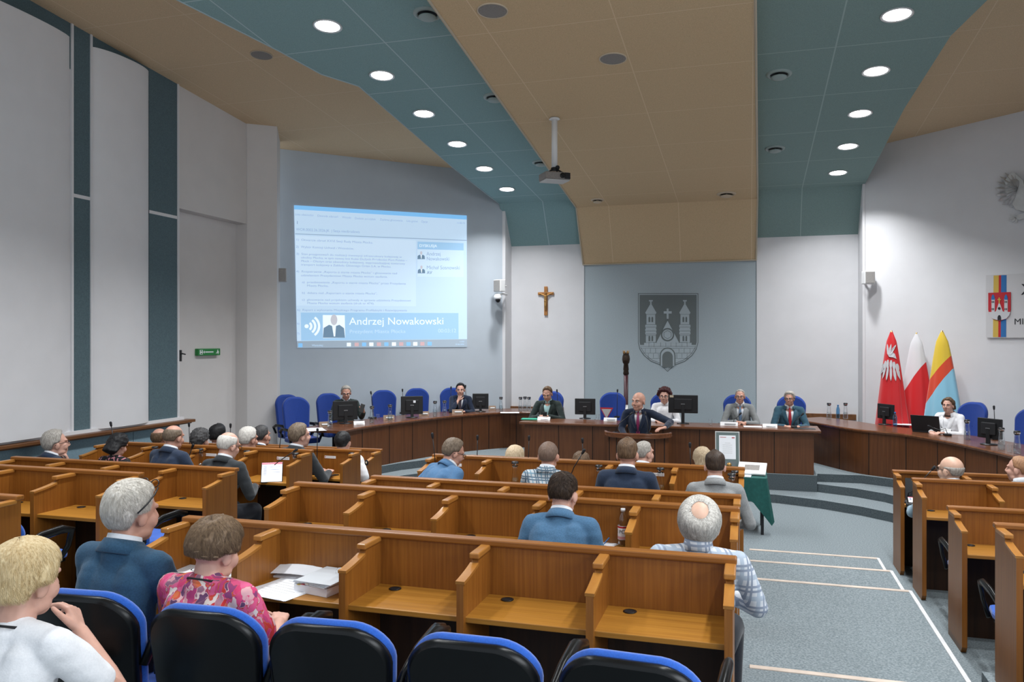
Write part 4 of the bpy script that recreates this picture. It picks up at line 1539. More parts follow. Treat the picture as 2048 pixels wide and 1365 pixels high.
# ------------------------------------------------------------------ who sits where
H_SHORT = dict(th=0.018, ths=0.011, line=(46, 30, -8, -48))
H_CROP = dict(th=0.010, ths=0.004, line=(50, 32, -6, -46), wob=0.002)
H_FADE = dict(th=0.020, ths=0.0045, line=(44, 30, 2, -34), wob=0.003, quiff=0.010)
H_FRINGE = dict(th=0.010, ths=0.010, line=(80, 60, -8, -48), upper=(22, 40))
H_BALDSPOT = dict(th=0.018, ths=0.018, line=(62, 34, -10, -50), spot=((0.06, -0.60, 0.80), 24))
H_FULL = dict(th=0.030, ths=0.021, line=(42, 28, -14, -54), wob=0.007)
def P(label, x, top, w, Y, body=None, **k):
    hair = k.get('hair') or {}
    th = hair.get('th', 0.0) if 'upper' not in hair and 'spot' not in hair else 0.0
    ths = hair.get('ths', hair.get('th', 0.0))
    d = depth(atY(x, top, Y))
    ang = math.atan((x - 1024) / FPX)
    wm = w * d / FPX * math.cos(ang)
    sh = wm / (2 * (0.0795 + ths))
    S = body if body else max(0.88, min(1.10, sh))
    k['hs'] = sh / S
    hp = (x, top + (0.121 + th) * sh * FPX / d)
    print('   head scale', round(sh, 2))
    return person(label, hp, Y, S, **k)
f0, f1, f2, f3 = 0.36, 0.27, 0.18, 0.09
# --- foreground
Yb = 2.08
blonde = dict(th=0.026, ths=0.022, line=(38, 20, -20, -60), drop=0.105, flare=0.0, wob=0.008)
P('blonde woman in a white top, chin on her raised hand, at lower left', 54, 1074, 146, Yb, hair=blonde, hcol='blonde', coat='white', skin='c', jcollar=False, collar=None,
  sleeve='short', floor=f0, yaw=2, head=(-6, 6, 0), lean=10, voxel=0.0075, badge=True, locks=7000, lockargs=dict(length=1.25, rad=0.0006, whorl=(0.0, -0.25, 1.0)),
  arms=dict(R=(('W', atY(238, 1392, 2.22)), ('W', atY(160, 1262, 2.26)), (-0.45, 0.16, 0.60), (-0.78, -0.30, -0.35), 40)), body=1.0, trousers='jeans')
P('grey haired man in a blue jacket with glasses pushed up on his head', 266, 958, 104, 2.98, hair=dict(th=0.024, ths=0.017, line=(46, 30, -10, -50), wob=0.006), hcol='silver', coat='blue_jacket', skin='d',
  floor=f0, yaw=-3, head=(-12, 4, 0), lean=6, voxel=0.009, glasses='up', locks=6000, lockargs=dict(length=0.75, rad=0.0005), shoulder=1.02)
P('woman with short brown hair in a bright pink flowered blouse', 432, 1031, 110, 2.93, hair=dict(th=0.032, ths=0.027, line=(36, 22, -16, -56), drop=0.060, flare=-0.12, wob=0.009), hcol='light_brown', coat='flowered', skin='c',
  jcollar=False, collar=None, sleeve='short', floor=f0, yaw=-4, head=(-8, 10, 4), lean=6, voxel=0.009, badge=True, locks=6500, neckup=-0.03, lockargs=dict(length=1.15, rad=0.0005, whorl=(0.15, -0.45, 0.88)), shoulder=1.06, belly=1.12)
# --- second and third rows of the centre block
P('man with cropped dark hair in a blue checked jacket writing at his desk', 1126, 944, 58, 4.92, hair=dict(th=0.016, ths=0.006, line=(46, 30, -4, -42), wob=0.003), hcol='dark_brown', coat='mid_blue', skin='c', floor=f1,
  lean=22, yaw=0, head=(-8, 14, 0), voxel=0.009, body=1.04, shoulder=1.05, locks=1500, lockargs=dict(length=0.20, rad=0.0005))
P('white haired man with a bald crown in a pale checked shirt', 1399, 997, 88, 4.42, hair=H_BALDSPOT, hcol='white', coat='plaid_shirt', skin='e', floor=f1, jcollar=False, collar='cloth_plaid_shirt',
  lean=-4, yaw=-4, head=(6, -8, 0), neckup=-0.02, voxel=0.009, shoulder=1.10, belly=1.15, locks=4500, lockargs=dict(length=0.32, rad=0.0005), arms=dict(R=((0.275, 0.03, 0.20), (0.08, 0.24, 0.20))))
# --- fourth row
P('man in glasses and bright blue jacket bent over a tablet', 907, 876, 40, 6.98, hair=H_SHORT, hcol='grey_brown', coat='bright_blue', skin='d', floor=f2, lean=42, yaw=-34, head=(-14, 20, 0), glasses=True, body=1.06, belly=1.1, shoulder=1.05)
P('bald man in a grey and blue plaid jacket seen from behind', 1097, 883, 40, 6.82, hair=dict(th=0.002, ths=0.003, line=(70, 40, -6, -44), wob=0.001), hcol='stubble', coat='plaid_jacket', skin='d', floor=f2, lean=8, body=1.0, shoulder=1.02)
P('broad man in a dark navy suit with short brown hair seen from behind', 1255, 876, 42, 6.82, hair=H_FADE, hcol='brown', coat='navy_suit', skin='d', floor=f2, lean=6, body=1.05, shoulder=1.08)
P('young man in a grey suit with dark faded hair at the bench end', 1430, 901, 41, 6.72, hair=H_FADE, hcol='dark_brown', coat='pale_grey', skin='c', floor=f2, lean=10, yaw=4, body=1.0, arms=dict(R=((0.27, 0.06, 0.16), (0.22, 0.30, 0.10))))
# --- front row of the centre block
P('woman with a pale blonde bob in light pink, front row', 1031, 890, 38, 8.10, hair=dict(th=0.026, ths=0.022, line=(40, 20, -20, -60), drop=0.16, flare=0.06), hcol='pale_blonde', coat='pink', skin='c', jcollar=False, collar=None, floor=f3, yaw=-8, head=(-8, 4, 0))
P('person with brown hair bent low beside a microphone, front row', 1162, 903, 36, 8.15, hair=H_FULL, hcol='brown', coat='navy', skin='c', floor=f3, lean=20, head=(0, 25, 0))
P('grey cropped man in a pale blue shirt, front row', 1289, 882, 33, 8.05, hair=H_CROP, hcol='grey', coat='pale_blue', skin='c', jcollar=False, floor=f3, yaw=-14, head=(-26, 0, 0))
P('woman with long ash blonde hair at the right of the front row', 1404, 893, 38, 8.10, hair=dict(th=0.026, ths=0.024, line=(40, 20, -20, -60), drop=0.22, flare=0.15), hcol='ash_blonde', coat='black', skin='c', jcollar=False, collar=None, floor=f3, yaw=4, head=(16, 0, 0))
# --- right block
P('bald man with dark glasses in a pale blue shirt, right block', 1901, 913, 45, 8.62, hair=dict(th=0.001, ths=0.003, line=(80, 60, -8, -46), upper=(0, 16), wob=0.001), hcol='grey', coat='pale_blue', skin='e', jcollar=False, floor=0.0, yaw=10, head=(34, 0, 0), glasses=True, body=0.98,
  arms=dict(L=(('W', atY(1824, 1026, 8.62)), ('W', atY(1822, 1012, 8.92)))))
P('ginger cropped man at the right picture edge', 2037, 912, 42, 8.66, hair=H_CROP, hcol='ginger', coat='pale_grey', skin='c', jcollar=False, floor=0.0, yaw=14, head=(40, 0, 0), body=0.98)
# --- left block
P('man in glasses resting his chin on his hand by the ledge', 112, 858, 46, 6.85, hair=H_SHORT, hcol='grey', coat='navy_suit', skin='c', floor=f2, yaw=-14, head=(-16, -4, 0), glasses=True, lean=14,
  arms=dict(R=((0.14, 0.34, 0.22), 'chinR', (-0.3, -0.25, 0.9), (-0.3, -0.9, -0.2), 55)))
P('woman with long black hair in a dark floral top', 237, 866, 41, 6.95, hair=dict(th=0.028, ths=0.026, line=(40, 20, -20, -60), drop=0.20, flare=0.35, wob=0.010), hcol='black', coat='black_floral', skin='c', jcollar=False, collar=None, floor=f2, head=(0, 22, 0), lean=10, yaw=-6)
P('balding man in a navy jacket in the left block', 348, 851, 39, 6.92, hair=dict(th=0.004, ths=0.008, line=(74, 46, -8, -46), upper=(24, 46)), hcol='grey_brown', coat='navy_suit', skin='d', floor=f2, lean=10, yaw=-6, head=(0, 8, 0), shoulder=1.05)
P('white bearded bald man in a dark grey suit at the bench end', 457, 865, 41, 6.78, hair=dict(th=0.002, ths=0.0045, line=(60, 36, -14, -48), upper=(26, 52), wob=0.002), hcol='white', coat='charcoal', skin='c', floor=f2, lean=12, yaw=-6, head=(-10, 16, 0), shoulder=1.04, glasses=True)
P('balding man half hidden behind the one in navy', 320, 857, 33, 8.02, hair=H_FRINGE, hcol='brown', coat='charcoal', skin='d', floor=f3)
P('person with curly charcoal hair in the left block', 401, 856, 38, 8.00, hair=dict(th=0.030, ths=0.022, line=(42, 28, -12, -52), wob=0.012), hcol='charcoal', coat='black', skin='c', floor=f3, head=(0, 8, 0))
P('white haired man in a black jacket in the left block', 497, 853, 37, 7.98, hair=H_SHORT, hcol='white', coat='black', skin='d', floor=f3, yaw=-6, head=(-6, 4, 0))
P('young man with light brown hair in a dark suit, looking right', 600, 845, 39, 7.92, hair=dict(th=0.022, ths=0.016, line=(42, 28, -10, -48)), hcol='grey_brown', coat='charcoal', skin='c', floor=f3, yaw=-14, head=(-18, -2, 0), lean=2)
P('man with dark faded hair in the front left row', 436, 848, 34, 8.92, hair=H_FADE, hcol='black', coat='navy', skin='d', floor=0.0, head=(6, 0, 0))
P('red faced man with grey cropped hair in the front left row', 524, 850, 31, 8.92, hair=H_CROP, hcol='charcoal', coat='navy', skin='d', floor=0.0, head=(-10, 0, 0))
guard, gi = P('man in a white uniform shirt with a shoulder badge', 686, 862, 33, 8.90, hair=dict(th=0.010, ths=0.010, line=(58, 34, -8, -48)), hcol='black', coat='white', skin='c', jcollar=False, collar='cloth_white', sleeve='short', floor=0.0, lean=2, yaw=4, body=1.16, shoulder=1.15,
  arms=dict(R=((0.31, -0.02, 0.16), (0.16, 0.20, 0.12))))
# --- the stage
P('man in glasses and dark suit looking down at his phone', 692, 771, 21, 12.05, hair=H_SHORT, hcol='grey', coat='bottle_green', skin='d', floor=SG, yaw=-150, head=(0, 14, 0), front=True, tie='tie_blue', glasses=True, body=0.95,
  arms=dict(L=((-0.27, 0.10, 0.18), (-0.30, 0.28, 0.27), (0.1, 0.3, 0.9), (0.9, 0.3, 0), 50)))
P('man in a navy suit holding a hand to his chin', 921, 766, 19, 14.1, hair=H_SHORT, hcol='black', coat='navy', skin='c', floor=SG, yaw=-164, head=(0, 4, 0), front=True, tie='tie_dark', body=0.95, arms=dict(R=((0.16, 0.30, 0.20), 'chinR', (-0.35, -0.1, 0.9), (-0.2, -0.9, -0.2), 60)))
P('bearded man in a dark green jacket reading his phone', 1095, 773, 20, 13.45, hair=dict(th=0.014, ths=0.006, line=(52, 28, -4, -44), quiff=0.012), hcol='brown', coat='bottle_green', skin='d', floor=SG, yaw=180, head=(0, 22, 0), front=True, shirt='cloth_mint', collar='cloth_mint', body=1.0, shoulder=1.08,
  arms=dict(L=((-0.29, 0.12, 0.17), (-0.07, 0.30, 0.24)), R=((0.29, 0.12, 0.17), (0.07, 0.30, 0.24))))
P('bald man in a navy suit and purple tie speaking at the lectern', 1277, 785, 25, 12.12, hair=None, hcol='stubble', coat='navy', skin='d', floor=0.0, yaw=180, head=(-24, 2, 0), front=True, tie='tie_purple', stand=True, body=1.02, shoulder=1.10, belly=1.15, lean=6,
  arms=dict(L=(('W', atY(1341, 845, 12.0)), ('W', atY(1330, 856, 11.62)), (0.75, 0.5, -0.1), (0, -0.1, -1), 22), R=(('W', atY(1243, 858, 12.15)), ('W', atY(1252, 876, 11.90)))))
P('woman with curly dark red hair in a white blouse and glasses', 1329, 774, 30, 13.45, hair=dict(th=0.040, ths=0.040, line=(36, 16, -12, -52), wob=0.022), hcol='wine', coat='white', skin='c', floor=SG, yaw=178, head=(0, 2, 0), front=True, jcollar=False, collar='cloth_white', glasses=True, body=0.94)
P('grey cropped man in a grey suit with folded hands', 1480, 779, 20, 13.45, hair=H_CROP, hcol='grey', coat='grey_suit', skin='d', floor=SG, yaw=184, head=(-6, 2, 0), front=True, tie='tie_blue', glasses=True, body=1.0,
  arms=dict(L=((-0.27, 0.14, 0.17), (-0.07, 0.34, 0.21), (0.9, 0.3, 0), (0, -0.1, -1)), R=((0.27, 0.14, 0.17), (0.07, 0.34, 0.22), (-0.9, 0.3, 0), (0, -0.1, -1))))
P('man in a teal blue jacket and red tie with thick glasses', 1579, 782, 23, 13.45, hair=H_FULL, hcol='grey', coat='teal_blue', skin='d', floor=SG, yaw=184, head=(-18, 2, 0), front=True, tie='tie_red', glasses=True, body=1.02, belly=1.1)
P('woman with dark hair and a lanyard in a white jacket on the right', 1896, 795, 28, 12.85, hair=dict(th=0.022, ths=0.024, line=(44, 22, -16, -58), drop=0.15, flare=0.25, wob=0.010), hcol='brown', coat='white', skin='c', floor=SG, yaw=140, head=(8, 0, 0), front=True, badge=True, jcollar=True, shirt='cloth_white', collar=None, body=0.92)

# dark round badge on the uniform sleeve, wristwatch of the speaker
bp_ = guard.matrix_world.inverted() @ atY(733, 926, 8.72)
MB().ell(bp_, (0.022, 0.010, 0.030), None, 14, 8).build('shoulder_badge', 'black_matte', guard, smooth=True)
MB().ell(bp_ + Vector((0.0, -0.008, 0.0)), (0.009, 0.008, 0.013), None, 12, 8).build('badge_centre', 'vent_sand', guard, smooth=True)
# ================================================================== things on the walls
def proj(pts, p0, n, z=1.0, ox=0.0, oy=0.0):
    return [atP(ox + x / z, oy + y / z, p0, n) for x, y in pts]
def plate(mb, pts, n, t=0.006, off=0.0, mi=0):
    n = Vector(n).normalized()
    mb.prism([Vector(p) + n * off for p in pts], n * t, mi)
def line(mb, a, b, w, n, t=0.004, off=0.0, mi=0):
    a, b, n = Vector(a), Vector(b), Vector(n).normalized()
    d = (b - a).normalized()
    s = d.cross(n) * w / 2
    plate(mb, [a - s, b - s, b + s, a + s], n, t, off, mi)
def local(o, root):
    """meshes above are made in hall coordinates: keep them in place under a moved root"""
    if o.parent is root and root.type == 'EMPTY':
        o.matrix_parent_inverse = Matrix.Translation(root.location).inverted()
    return o

# --- projected screen image on the slanted wall
nS = Vector((0.553, -0.833, 0)).normalized()
nS = Vector(((A1 - A0).y, -(A1 - A0).x, 0)).normalized()
exS = (A1 - A0).normalized()
pS = A0 + nS * 0.012
ZS, OX, OY = 4.096, 540, 380
mat('screen_bg', (0.3, 0.4, 0.5), 0.9, emis=(0.49, 0.64, 0.80), estr=0.78)
mat('screen_panel', (0.3, 0.4, 0.5), 0.9, emis=(0.55, 0.69, 0.84), estr=0.80)
mat('screen_blue', (0.2, 0.3, 0.4), 0.9, emis=(0.34, 0.58, 0.83), estr=0.72)
mat('screen_title', (0.2, 0.3, 0.4), 0.9, emis=(0.16, 0.44, 0.78), estr=0.85)
mat('screen_task', (0.3, 0.35, 0.4), 0.9, emis=(0.30, 0.39, 0.48), estr=0.55)
mat('screen_text', (0.2, 0.25, 0.3), 0.9, emis=(0.28, 0.42, 0.57), estr=0.70)
mat('screen_dark', (0.1, 0.15, 0.2), 0.9, emis=(0.15, 0.25, 0.36), estr=0.70)
mat('screen_white', (0.4, 0.4, 0.4), 0.9, emis=(0.75, 0.86, 0.95), estr=0.85)
mat('screen_skin', (0.3, 0.3, 0.3), 0.9, emis=(0.52, 0.53, 0.60), estr=0.75)
mat('screen_red', (0.3, 0.2, 0.2), 0.9, emis=(0.62, 0.42, 0.45), estr=0.75)
scr = thing('projected_image', 'bright blue projected agenda page with a speaker name on the slanted wall', 'projection', pS)
def sp(zx, zy): return atP(OX + zx / ZS, OY + zy / ZS, pS, nS)
def rect(x0, y0, x1, y1, m, off=0.0, name='panel', par=scr, tl=None):
    # the photographed picture is slightly keystoned: top edge falls 87 px from left to right
    def k(x, y):
        f = max(0.0, min(1.0, (1290 - y) / (1290 - 125)))
        return (x + (222 - 197) * (-f) * (1 - (x - 197) / 1413) * 0.0, y)
    mb = MB()
    plate(mb, [sp(*k(x0, y0)), sp(*k(x1, y0 if tl is None else tl)), sp(*k(x1, y1)), sp(*k(x0, y1))], nS, 0.002, off)
    return local(mb.build(name, m, par), par)
def q4(pts, m, off, name, par=scr):
    mb = MB()
    plate(mb, [sp(*p) for p in pts], nS, 0.0015, off)
    return local(mb.build(name, m, par), par)
q4([(197, 128), (1611, 212), (1614, 1224), (221, 1240)], 'screen_bg', 0.0, 'page')
q4([(197, 126), (1611, 211), (1611, 244), (198, 160)], 'screen_title', 0.002, 'title_bar')
q4([(221, 1240), (1614, 1224), (1614, 1288), (223, 1296)], 'screen_task', 0.0, 'task_bar')
q4([(206, 358), (1610, 412), (1610, 418), (206, 364)], 'screen_text', 0.002, 'rule')
q4([(210, 376), (1194, 414), (1196, 955), (216, 948)], 'screen_panel', 0.002, 'agenda_panel')
q4([(1208, 424), (1586, 438), (1586, 496), (1208, 486)], 'screen_blue', 0.002, 'discussion_header')
q4([(1208, 488), (1586, 498), (1586, 716), (1208, 712)], 'screen_panel', 0.002, 'discussion_panel')
q4([(252, 1006), (1543, 1010), (1545, 1222), (256, 1236)], 'screen_blue', 0.002, 'speaker_banner')
q4([(432, 1026), (612, 1028), (616, 1212), (434, 1216)], 'screen_white', 0.004, 'portrait_ground')
def person_icon(cx, cy, s, par):
    mb = MB()
    plate(mb, [sp(cx - 90 * s, cy + 100 * s), sp(cx - 84 * s, cy + 20 * s), sp(cx - 40 * s, cy - 6 * s), sp(cx, cy + 10 * s), sp(cx + 44 * s, cy - 6 * s), sp(cx + 82 * s, cy + 22 * s), sp(cx + 90 * s, cy + 100 * s)], nS, 0.001, 0.006)
    local(mb.build('portrait_suit', 'screen_dark', par), par)
    mb = MB()
    plate(mb, [sp(cx - 16 * s, cy + 2 * s), sp(cx + 16 * s, cy + 2 * s), sp(cx + 10 * s, cy + 90 * s), sp(cx - 2 * s, cy + 90 * s)], nS, 0.001, 0.0075)
    local(mb.build('portrait_shirt', 'screen_white', par), par)
    mb = MB()
    plate(mb, [sp(cx + 28 * s * math.cos(a), cy - 46 * s + 44 * s * math.sin(a)) for a in [2 * PI * k / 18 for k in range(18)]], nS, 0.001, 0.0075)
    local(mb.build('portrait_face', 'screen_skin', par), par)
person_icon(524, 1112, 1.0, scr)
person_icon(1238, 534, 0.34, scr)
person_icon(1240, 650, 0.34, scr)
# radio-wave mark
mb = MB()
for r in (12, 42, 74, 106):
    c = (300, 1118)
    a0, a1 = (-50, 50) if r > 20 else (-180, 180)
    inn = [sp(c[0] + (r - 13 if r > 20 else 0.5) * math.cos(R(a0 + (a1 - a0) * k / 10)), c[1] + (r - 13 if r > 20 else 0.5) * 0.92 * math.sin(R(a0 + (a1 - a0) * k / 10))) for k in range(11)]
    out = [sp(c[0] + (r + 6) * math.cos(R(a0 + (a1 - a0) * k / 10)), c[1] + (r + 6) * 0.92 * math.sin(R(a0 + (a1 - a0) * k / 10))) for k in range(11)]
    plate(mb, inn + out[::-1], nS, 0.001, 0.004)
local(mb.build('sound_wave_mark', 'screen_white', scr), scr)
def stext(body, zx, zy, h, m, slope=0.0, space=1.0, wid=None):
    """text with its baseline starting at zoomed pixel (zx, zy), cap height h zoomed px"""
    p = sp(zx, zy)
    q = sp(zx + 300, zy + 300 * slope)
    ex = (q - p).normalized()
    ez = (nS.cross(ex) * -1)
    if ez.z < 0:
        ez = -ez
    size = h / ZS / FPX * depth(p) / 0.72
    M = Matrix((( ex.x, ez.x, nS.x, p.x + nS.x * 0.006), (ex.y, ez.y, nS.y, p.y + nS.y * 0.006), (ex.z, ez.z, nS.z, p.z), (0, 0, 0, 1)))
    o = text(body, 'screen_text', size, M, m, scr, space=space)
    if wid:
        xs = [(v.co - p).dot(ex) for v in o.data.vertices]
        want = (sp(zx + wid, zy + wid * slope) - p).dot(ex)
        f = want / max(xs)
        for v in o.data.vertices:
            a = (v.co - p).dot(ex)
            v.co = v.co + ex * (a * (f - 1))
    return local(o, scr)
# the lines as far as they can be read in the photograph
TX = [
    ('Lista obecno\u015bci', 205, 208, 17, 'screen_text', 0.055, 150), ('Dziennik zdarze\u0144', 388, 220, 17, 'screen_text', 0.055, 170), ('Wnioski', 590, 232, 17, 'screen_text', 0.055, 74),
    ('Dodatki porz\u0105dek', 694, 240, 17, 'screen_text', 0.055, 172), ('Zaplanuj g\u0142osowania', 900, 250, 17, 'screen_text', 0.055, 186), ('Lista gotowi', 1118, 262, 17, 'screen_text', 0.05, 92), ('Opcje', 1238, 268, 17, 'screen_text', 0.05, 52),
    ('11:03:15', 1530, 278, 15, 'screen_text', 0.03, 66),
    ('1', 214, 280, 26, 'screen_dark', 0.04, None),
    ('WOR.0002.26.2026.JK  | Sesja nieobradowa', 214, 334, 22, 'screen_text', 0.04, 520),
    ('1)  Otwarcie obrad XXVI Sesji Rady Miasta P\u0142ocka.', 212, 416, 18, 'screen_text', 0.04, 630),
    ('2)  Wyb\u00f3r Komisji Uchwa\u0142 i Wniosk\u00f3w.', 212, 474, 18, 'screen_text', 0.035, 475),
    ('3)  Stan przygotowa\u0144 do realizacji inwestycji infrastruktury kolejowej w', 214, 532, 17, 'screen_text', 0.03, 865),
    ('okolicy P\u0142ocka, w tym nowej linii Kolei Du\u017cych Pr\u0119dko\u015bci Port Polska \u2013', 254, 562, 17, 'screen_text', 0.028, 870),
    ('P\u0142ock \u2013 Olsztyn oraz obwodnicy kolejowej, wyprowadzaj\u0105cej towarowy', 254, 591, 17, 'screen_text', 0.026, 852),
    ('transport kolejowy z Zak\u0142adu G\u0142\u00f3wnego Orlen S.A. w P\u0142ocku.', 254, 620, 17, 'screen_text', 0.024, 738),
    ('4)  Rozpatrzenie \u201eRaportu o stanie miasta P\u0142ocka\u201d i g\u0142osowanie nad', 214, 676, 17, 'screen_text', 0.02, 826),
    ('udzieleniem Prezydentowi Miasta P\u0142ocka wotum zaufania.', 254, 708, 17, 'screen_text', 0.018, 708),
    ('a)  przedstawienie \u201eRaportu o stanie miasta P\u0142ocka\u201d przez Prezydenta', 262, 764, 17, 'screen_text', 0.015, 850),
    ('Miasta P\u0142ocka,', 302, 793, 17, 'screen_text', 0.012, 175),
    ('b)  debata nad \u201eRaportem o stanie miasta P\u0142ocka\u201d,', 262, 852, 17, 'screen_text', 0.01, 615),
    ('c)  g\u0142osowanie nad projektem uchwa\u0142y w sprawie udzielenia Prezydentowi', 262, 908, 17, 'screen_text', 0.008, 890),
    ('Miasta P\u0142ocka wotum zaufania (druk nr 474).', 304, 936, 17, 'screen_text', 0.006, 550),
    ('6)  Raport z wykonania Miejskiego Programu Profilaktyki i Rozwi\u0105zywania', 222, 992, 17, 'screen_text', 0.004, 900),
    ('6)', 222, 1104, 17, 'screen_text', 0.0, None), ('7)', 222, 1186, 17, 'screen_text', 0.0, None),
    ('DYSKUSJA', 1222, 468, 23, 'screen_white', 0.02, 146),
    ('Andrzej', 1282, 538, 30, 'screen_text', 0.012, 114), ('Nowakowski', 1282, 578, 30, 'screen_text', 0.01, 186),
    ('Micha\u0142 Sosnowski', 1282, 650, 30, 'screen_text', 0.008, 272), ('AV', 1284, 690, 26, 'screen_dark', 0.0, 44),
    ('Andrzej Nowakowski', 648, 1106, 62, 'screen_white', -0.004, 772),
    ('Prezydent Miasta P\u0142ocka', 650, 1176, 30, 'screen_bg', -0.006, 460), ('00:03:12', 1376, 1170, 32, 'screen_bg', -0.006, 148),
    ('Wyszukaj', 342, 1282, 16, 'screen_bg', -0.005, 90), ('11:03', 1552, 1250, 12, 'screen_bg', -0.005, 38), ('25.06.2026', 1518, 1272, 12, 'screen_bg', -0.005, 72),
]
for b, x, y, h, m, s, wd in TX:
    stext(b, x, y, h, m, s, 1.0, wd)
mb = MB()
for k, x in enumerate((646, 710, 771, 830, 892, 953, 1015, 1075, 1134, 1190, 1248, 1308)):
    y = 1268 - k * 0.6
    plate(mb, [sp(x - 17, y - 15), sp(x + 17, y - 15), sp(x + 17, y + 15), sp(x - 17, y + 15)], nS, 0.001, 0.003, (0, 1, 2)[(k * 5) % 3])
plate(mb, [sp(232, 1258), sp(266, 1258), sp(266, 1290), sp(232, 1290)], nS, 0.001, 0.003, 1)
local(mb.build('task_bar_icons', ['screen_white', 'screen_title', 'screen_red'], scr), scr)

# --- castle emblem on the centre wall
nE = Vector((0, -1, 0))
pE = Vector((0, YB, 0))
EZ, EX, EY = 3.412, 980, 460
crest = thing('wall_emblem', 'large grey castle emblem with two towers on the blue-grey centre wall', 'emblem', atP(1336, 665, pE, nE))
def ep(x, y): return atP(EX + x / EZ, EY + y / EZ, pE, nE)
def eplate(mb, pts, t, off=0.0, mi=0): plate(mb, [ep(*p) for p in pts], nE, t, off, mi)
shield = [(1010, 433), (1422, 433), (1422, 770), (1410, 815), (1380, 860), (1330, 900), (1262, 925), (1212, 968), (1166, 925), (1098, 900), (1050, 860), (1020, 815), (1010, 770)]
def shrink(pts, d):
    cx, cy = 1215, 680
    return [(x + (cx - x) * d / 206, y + (cy - y) * d / 250) for x, y in pts]
mb = MB(); eplate(mb, shield, 0.004); local(mb.build('shield_rim', 'crest_dark', crest), crest)
mb = MB(); eplate(mb, shrink(shield, 5), 0.006); local(mb.build('shield_band', 'crest_light', crest), crest)
mb = MB(); eplate(mb, shrink(shield, 11), 0.008); local(mb.build('shield_field', 'crest_dark', crest), crest)
w = MB()
low = [p for p in shrink(shield, 14) if p[1] > 790]
w2 = [(1024, 786), (1052, 786), (1052, 772), (1080, 772), (1080, 768), (1130, 768), (1130, 772), (1300, 772), (1300, 768), (1350, 768), (1350, 772), (1376, 772), (1376, 786), (1405, 786)] + [p for p in low]
eplate(w, w2, 0.010)
local(w.build('castle_wall', 'crest_light', crest), crest)
for cx in (1098, 1330):
    t = MB()
    eplate(t, [(cx - 34, 770), (cx - 34, 715), (cx - 38, 712), (cx - 38, 700), (cx - 34, 697), (cx - 38, 690), (cx - 38, 678), (cx - 33, 672), (cx - 38, 664), (cx - 38, 650), (cx - 30, 645), (cx - 30, 580), (cx - 38, 566),
               (cx, 500), (cx + 38, 566), (cx + 30, 580), (cx + 30, 645), (cx + 38, 650), (cx + 38, 664), (cx + 33, 672), (cx + 38, 678), (cx + 38, 690), (cx + 34, 697), (cx + 38, 700), (cx + 38, 712), (cx + 34, 715), (cx + 34, 770)], 0.010)
    eplate(t, [(cx - 6, 505), (cx - 4, 490), (cx - 13, 488), (cx - 13, 480), (cx + 13, 480), (cx + 13, 488), (cx + 4, 490), (cx + 6, 505)], 0.010)
    to = local(t.build('castle_tower', 'crest_light', crest), crest)
    d = MB()
    for yy in (612, 742):
        for dx in (-10, 10):
            eplate(d, [(cx + dx - 6, yy + 18), (cx + dx - 6, yy - 12), (cx + dx, yy - 20), (cx + dx + 6, yy - 12), (cx + dx + 6, yy + 18)], 0.002, 0.010)
    for yy in (577, 647, 664, 690, 712, 722):
        line(d, ep(cx - 34, yy), ep(cx + 34, yy), 0.006, nE, 0.002, 0.010)
    local(d.build('tower_openings', 'crest_dark', to), crest)
g = MB()
eplate(g, [(1132, 772), (1212, 615), (1296, 772)], 0.011)
eplate(g, [(1206, 608), (1206, 572), (1186, 572), (1186, 556), (1206, 556), (1206, 538), (1219, 538), (1219, 556), (1240, 556), (1240, 572), (1219, 572), (1219, 608)], 0.010)
go = local(g.build('castle_gable', 'crest_light', crest), crest)
d = MB()
line(d, ep(1132, 770), ep(1212, 613), 0.018, nE, 0.002, 0.011)
line(d, ep(1294, 770), ep(1212, 613), 0.018, nE, 0.002, 0.011)
ri, ro = 36, 46
for q in range(24):
    a0, a1 = 2 * PI * q / 24, 2 * PI * (q + 1) / 24
    eplate(d, [(1212 + r * math.cos(a), 716 + r * math.sin(a)) for r, a in ((ri, a0), (ro, a0), (ro, a1), (ri, a1))], 0.002, 0.011)
for q in range(6):
    a0, a1 = PI / 6 + 2 * PI * q / 6, PI / 6 + 2 * PI * (q + 1) / 6
    line(d, ep(1212 + 28 * math.cos(a0), 716 + 28 * math.sin(a0)), ep(1212 + 28 * math.cos(a1), 716 + 28 * math.sin(a1)), 0.008, nE, 0.002, 0.011)
local(d.build('rose_window', 'crest_dark', go), crest)
d = MB()
for yy, xa, xb in ((795, 1026, 1404), (808, 1026, 1404), (842, 1036, 1392), (878, 1072, 1356)):
    line(d, ep(xa, yy), ep(xb, yy), 0.005, nE, 0.002, 0.010)
for yy, xs in ((825, (1060, 1095, 1130, 1290, 1325, 1365)), (860, (1080, 1115, 1150, 1275, 1310, 1345)), (784, (1085, 1120, 1165, 1200, 1235, 1270, 1310, 1345))):
    for x in xs:
        line(d, ep(x, yy - 15), ep(x, yy + 15), 0.005, nE, 0.002, 0.010)
local(d.build('masonry_joints', 'crest_dark', crest), crest)
ga = MB()
def arch(r, y0, y1): return [(1212 - r, y1)] + [(1212 - r * math.cos(a), y0 - r * 1.05 * math.sin(a)) for a in [PI * k / 12 for k in range(13)]] + [(1212 + r, y1)]
eplate(ga, arch(54, 860, 925), 0.003, 0.010, 1)
eplate(ga, arch(46, 860, 930), 0.0045, 0.010, 0)
eplate(ga, arch(36, 868, 940), 0.006, 0.010, 1)
local(ga.build('castle_gate', ['crest_light', 'crest_dark'], crest), crest)

